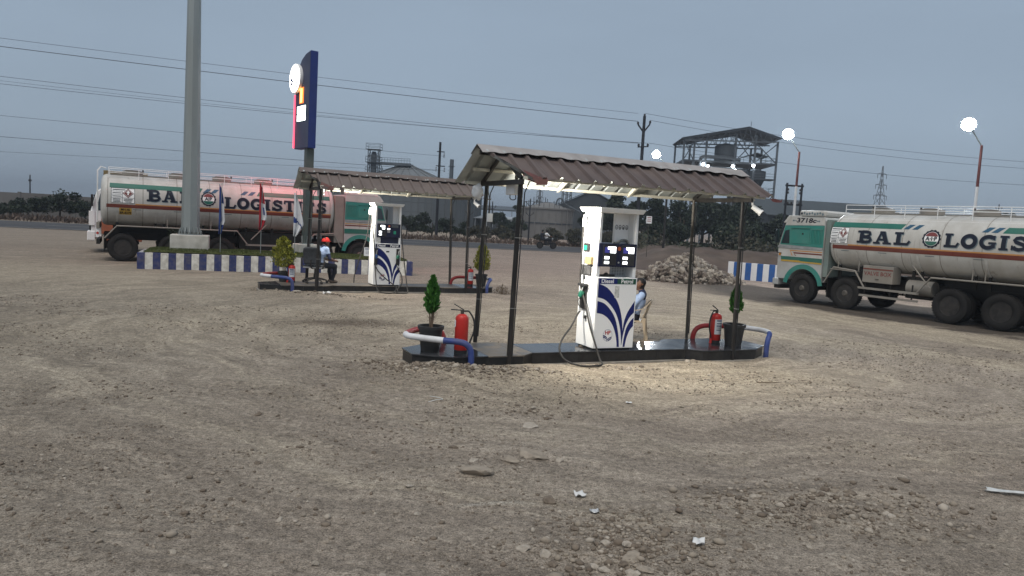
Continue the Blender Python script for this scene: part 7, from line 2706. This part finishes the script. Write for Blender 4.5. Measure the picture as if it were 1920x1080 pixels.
TREES = [  # x, y, height, radius, leaf, label
    (8.6, 84, 5.3, 2.3, LEAF_D, "dark round tree just behind the pump's cap"),
    (11.2, 80, 6.3, 2.6, LEAF_D, "tall dark tree right of the pump's cap under the roof edge"),
    (14.4, 82, 6.4, 2.9, LEAF_D, "wide dark tree behind the small white roadside board"),
    (17.6, 79, 6.2, 2.8, LEAF_D, "dark tree behind the nearer canopy's inner back post"),
    (20.6, 83, 6.6, 2.9, LEAF_D, "dense dark tree left of the nearer canopy's end post"),
    (23.4, 80, 6.3, 2.7, LEAF_D, "dark tree directly behind the nearer canopy's end post"),
    (26.2, 84, 6.0, 2.6, LEAF_D, "dark tree below the steel tower's far corner"),
    (28.9, 82, 5.0, 2.4, LEAF_D, "lower dark tree beside the double-pole frame"),
    (32.0, 86, 4.6, 2.6, LEAF_M, "low tree in front of the dark shed"),
    (.9, 124, 6.4, 1.5, LEAF_D, "small round dark tree beside the concrete tank"),
    (-2.6, 118, 4.0, 1.9, LEAF_D, "low dark tree before the pale-roofed shed"),
    (.2, 104, 3.4, 1.7, LEAF_D, "small bushy tree to the left of the concrete tank"),
    (13.0, 66, 3.2, 2.4, LEAF_D, "low bush in front of the wide dark tree"),
    (18.8, 64, 3.4, 2.7, LEAF_D, "low bush between the canopy posts and the bank"),
    (24.6, 64, 3.4, 2.9, LEAF_D, "low bush above the striped barrier"),
    (70.5, 108, 9.2, 1.6, LEAF_D, "ragged treetop showing over the right tanker's roof rails")]
for k, (x, y, h, r, m, lb) in enumerate(TREES):
    tree(lb, x, y, h, r, 40 + k, m, 7000, tall=.05 if h < 3.5 else .16)
BUSH = [(-9.2, 82.5, 3.0, 1.9, "bare-twigged dark bush in front of the silo wall"), (-6.6, 83, 2.4, 1.5, "dark scrubby bush beside the silo's right edge"),
        (-12.2, 84, 2.6, 1.7, "dark bush seen between the cab and the farther pump"), (-44.2, 72.5, 3.2, 2.0, "tall dark bush by the road left of the tankers"),
        (-46.6, 71.5, 2.2, 1.7, "low dark bush at the far roadside"), (-41.9, 73, 2.3, 1.6, "dark bush closest to the tail of the tanker"),
        (-49.2, 72, 1.5, 1.5, "smallest dark bush at the picture's left edge"), (6.0, 79, 2.2, 1.5, "dry bush beside the motorcycle"),
        (3.5, 82, 2.0, 1.7, "dry bush below the concrete tank"), (9.6, 76, 2.1, 1.6, "dry bush behind the pump's display"),
        (-1.0, 82, 1.9, 1.7, "dry bush beyond the road under the forked pole"), (-3.9, 82, 1.7, 1.4, "dry bush beyond the road near the back post")]
for k, (x, y, h, r, lb) in enumerate(BUSH):
    tree(lb, x, y, h, r, 80 + k, LEAF_D if k < 7 else LEAF_S, 2600, "bush", "roadside_bush", "bushes along the road", .05)

# dry grass and thorn scrub in one ragged belt along the far verge
n = 15000
a = RNG.uniform(-75, 110, n)
b = 14.3 + RNG.gamma(2.0, 1.3, n)
hgt = (.55 + .55 * np.clip(fbm(a * .18, b * .3, 3, 55), -1, 1)) * RNG.uniform(.2, 1.1, n)
px, py = -14.7 + a * rd[0] + b * rn_[0], 56.2 + a * rd[1] + b * rn_[1]
C = np.stack([px, py, hgt * .5], 1)
V, F = leaf_quads(C, .13 + .05 * RNG.random(n), np.tile([[0, 0, 1.0]], (n, 1)), 3.2, RNG, .5)
sb = link("dry_grass", mesh_np("dry_grass", V, F, leaf_mat("dry_grass_blades", (0.060, 0.040, 0.032), (0.135, 0.098, 0.075))), None, kind="stuff")
sb["label"] = "belt of dry brown grass and thorn scrub along the far roadside"
# scrub on top of the earth bank
n = 9000
px, py = RNG.uniform(8, 44, n), RNG.uniform(50, 60, n)
C = np.stack([px, py, .55 + 1.1 * RNG.random(n) ** 2 * (1 + fbm(px * .3, py * .3, 2, 4))], 1)
V, F = leaf_quads(C, .10 + .06 * RNG.random(n), None, 2.2, RNG, .6)
sb = link("bank_scrub", mesh_np("bank_scrub", V, F, LEAF_S), None, kind="stuff")
sb["label"] = "low dark scrub growing along the top of the earth bank"
# dense dark undergrowth filling in below the trees
n = 16000
px, py = RNG.uniform(6.5, 40, n), RNG.uniform(59, 80, n)
keep = np.abs((py - 56.2 - (px + 14.7) * .30) / 1.044 - 7) > 7.4
px, py = px[keep], py[keep]
ht = (1.2 + .9 * fbm(px * .25, py * .25, 3, 12)) * np.clip((px - 5) / 5, 0, 1)
C = np.stack([px, py, .1 + ht * RNG.random(len(px))], 1)
V, F = leaf_quads(C, .20 + .15 * RNG.random(len(px)), None, 1.6, RNG)
sb = link("undergrowth", mesh_np("undergrowth", V, F, LEAF_D), None, kind="stuff")
sb["label"] = "dense dark undergrowth below the trees beyond the earth bank"
# dry tuft at the end of the rear island
t = thing("dry_tuft", "dry brown weed tuft beside the far end of the rear island", "weed", isl(REAR, 5.75, .12, 0), 0)
n = 700
rng = np.random.default_rng(3)
th = rng.uniform(0, 6.28, n)
rr_ = np.abs(rng.normal(0, .16, n))
C = np.stack([rr_ * np.cos(th) * 1.5, rr_ * np.sin(th), .02 + .33 * rng.random(n) * np.exp(-rr_ * 4)], 1)
V, F = leaf_quads(C, .012, np.stack([np.cos(th) * .5, np.sin(th) * .5, np.ones(n)], 1), 5, rng, .3)
link("stems", mesh_np("stems", V, F, leaf_mat("dry_weed", (0.10, 0.07, 0.045), (0.20, 0.15, 0.10))), t, kind="stuff")

# roadside board
t = thing("roadside_board", "small pale notice board on a thin post beyond the nearer pump", "sign", (7.98, 45.0, 0), .15)
MB().bx(-.17, .17, -.015, .015, 2.62, 3.06).build("board", M_KWHITE2, t)
MB().bx(-.12, .12, -.018, -.016, 2.95, 3.0).bx(-.12, .10, -.018, -.016, 2.86, 2.89).bx(-.12, .11, -.018, -.016, 2.74, 2.79).build("print", mat("red_grey_print", (0.30, 0.12, 0.12), .6), t)
MB().cyl((0, .03, -.1), (0, .03, 3.0), .02, n=8).build("post", M_STEEL_WORN, t)

# ------------------------------------------------------------------ motorcycle and two riders on the road
mc = (2.85, 66.5, .03)
MA = ROAD_A
t = thing("motorcycle", "dark motorcycle carrying two riders along the road", "motorcycle", mc, MA)
for x in (-.62, .62):
    w = MB().lathe([(.22, -.05), (.30, -.05), (.31, 0), (.30, .05), (.22, .05)], 24, T=Matrix.Translation((x, 0, .31)) @ Matrix.Rotation(R(90), 4, 'X'), close=True).build("wheel", M_TYRE, t, smooth=40)
    MB().lathe([(0, -.03), (.22, -.02), (.22, .02), (0, .03)], 16, T=Matrix.Translation((x, 0, .31)) @ Matrix.Rotation(R(90), 4, 'X')).build("rim", M_RIM, w)
MB().tube([(.62, 0, .31), (.42, 0, .85), (.36, 0, 1.02)], .03, 8).tube([(-.62, 0, .33), (-.1, 0, .35), (.25, 0, .45), (.4, 0, .82)], .03, 8).tube([(-.6, 0, .75), (.3, 0, .8)], .035, 8).build("frame", M_CHASS, t)
MB().bx(-.12, .22, -.13, .13, .30, .60).build("engine", M_RIM, t, bevel=.04)
MB().bx(.0, .42, -.13, .13, .68, .90).build("fuel_tank", M_CHASS, t, bevel=.07)
MB().bx(-.68, .02, -.13, .13, .72, .82).build("seat", M_CHASS, t, bevel=.04)
MB().tube([(.38, -.32, 1.05), (.40, 0, 1.0), (.38, .32, 1.05)], .015, 6).build("handlebar", M_CHASS, t)
MB().lathe([(0, 0), (.09, .02), (.08, .10), (0, .12)], 14, T=Matrix.Translation((.48, 0, .9)) @ Matrix.Rotation(R(90), 4, 'Y')).build("headlamp", M_STEEL, t)
for x_, lb, sm in ((-.02, "rider in a pale shirt steering the motorcycle", M_KWHITE2), (-.42, "passenger in dark clothes on the motorcycle's back seat", M_TROUS)):
    pr = []
    for sg in (-1, 1):
        pr += [((0, .09 * sg, .86), (.36, .20 * sg, .80), .10, .07, 1, .05), ((.36, .20 * sg, .80), (.24, .19 * sg, .42), .065, .045, 1, .03), ((.22, .19 * sg, .40), (.38, .19 * sg, .38), .045, .035, 1, .03),
               ((-.02, .17 * sg, 1.34), (.16, .26 * sg, 1.14), .06, .05, 0, .04), ((.16, .26 * sg, 1.14), (.40, .30 * sg, 1.07), .045, .032, 2, .02)]
    pr += [((-.02, 0, .90), (-.06, 0, 1.15), .15, .16, 0, .06), ((-.06, -.1, 1.28), (-.06, .1, 1.28), .11, .11, 0, .06), ((-.04, 0, 1.38), (-.02, 0, 1.48), .055, .05, 2, .03), ((-.01, 0, 1.56), (.02, 0, 1.60), .10, .095, 3, .03)]
    pt = thing("person", lb, "person", (mc[0] + x_ * math.cos(MA), mc[1] + x_ * math.sin(MA), mc[2] + .02), MA, "riders on the motorcycle")
    sdf_figure("body", pr, [sm, M_TROUS, M_SKIN, M_HAIR], pt, .03)

# ================================================================== LITTER ON THE GROUND
M_PAPER = mat("litter_white", (0.66, 0.66, 0.65), .7, var=.1, scale=20, dust=.15)


def scrap(name, label, cat, x, y, w, d, seed, m, curl=.012, rot=0.0):
    rr = random.Random(seed)
    n_ = 8
    vs = []
    for i in range(n_ + 1):
        for j in range(n_ + 1):
            u, v = i / n_ - .5, j / n_ - .5
            e = 1 + .12 * math.sin(6 * u + seed) * (abs(v) > .4)
            vs.append((u * w * e, v * d * (1 + .1 * math.sin(7 * u + seed)), curl * (math.sin(u * 5 + seed) * math.cos(v * 4) + .5 * (abs(u * v) * 4) ** 1.5 + rr.uniform(-.12, .12)) + curl * .9))
    k = n_ + 1
    o = MB().add(vs, [(i * k + j, (i + 1) * k + j, (i + 1) * k + j + 1, i * k + j + 1) for i in range(n_) for j in range(n_)]).build(name, m, None, recalc=False, smooth=60)
    o.location = (x, y, gz(x, y) + .008)
    o.rotation_euler = (0, 0, rot)
    so = o.modifiers.new("thickness", 'SOLIDIFY')
    so.thickness = .002
    return tag(o, label, cat)


scrap("paper_scrap", "curled white paper scrap beside a small stone in the centre foreground", "litter", .68, 6.21, .085, .10, 1, M_PAPER, .02, .4)
scrap("sachet", "crumpled silvery white sachet just below the curled paper scrap", "litter", .77, 5.88, .075, .065, 2, mat("foil_grey", (.5, .5, .5), .35, metal=.3, var=.3, scale=40), .012, .1)
scrap("paper_cup", "flattened white cup lying in the right foreground", "litter", 1.48, 5.33, .085, .10, 3, M_PAPER, .022, -.3)
scrap("plastic_strip", "long pale plastic strip at the right edge of the yard", "litter", 4.82, 6.86, .46, .075, 4, mat("pale_plastic", (0.50, 0.51, 0.50), .4, var=.12, scale=20), .02, -.22)
scrap("paper_flake", "small white paper flake in the dust in front of the pump", "litter", 1.60, 9.55, .07, .05, 6, M_PAPER, .01, .2)
scrap("paper_loop", "white paper loop beside the rear canopy's front post", "litter", -5.05, 20.35, .22, .14, 7, M_PAPER, .04, .8)
o = MB().tube(curve_pts([(0, 0, .012), (.09, .05, .03), (.16, .14, .02), (.10, .24, .015), (-.02, .30, .012)], 6), .004, 6).build("wire_scrap", M_PAPER, None, smooth=60)
o.location = (-.95, 9.05, gz(-.95, 9.05))
tag(o, "thin pale twist of wire lying left of the island's rubble", "litter")
o = MB().tube([(0, 0, .012), (.25, .03, .02), (.52, .05, .012)], [.008, .007, .005], 6).build("dry_twig", M_BARK, None, smooth=60)
o.location = (3.9, 11.5, gz(3.9, 11.5))
tag(o, "dry twig lying in the dust near the nearest island's end", "twig")
o = MB()
for k in range(9):
    a = random.uniform(0, 6.28)
    x, y = random.gauss(0, .06), random.gauss(0, .05)
    o.poly([(x, y, .01 + k * .004), (x + .09 * math.cos(a), y + .09 * math.sin(a), .02 + k * .004), (x + .06 * math.cos(a + .9), y + .06 * math.sin(a + .9), .012 + k * .005)])
o = o.build("oily_rag", mat("brown_rag", (0.10, 0.07, 0.045), .9, var=.4, scale=30), None, recalc=False)
o.location = isl(FRONT, 1.50, .40, .202)
tag(o, "crumpled brown rag at the foot of the nearer pump", "rag")

# ================================================================== HAZE
hz_m = bpy.data.materials.new("dusk_haze")
hz_m.use_nodes = True
hn = hz_m.node_tree
hn.nodes.clear()
ho = hn.nodes.new("ShaderNodeOutputMaterial")
hv = hn.nodes.new("ShaderNodeVolumePrincipled")
hv.inputs["Color"].default_value = (0.66, 0.72, 0.80, 1)
hv.inputs["Density"].default_value = 0.0008
hv.inputs["Anisotropy"].default_value = 0.3
hn.links.new(hv.outputs[0], ho.inputs["Volume"])
hz = MB().bx(-1480, 1480, -38, 1780, -1.2, 31).build("haze", hz_m, None, kind="stuff")
hz["label"] = "thin dusk haze over the yard and factory"
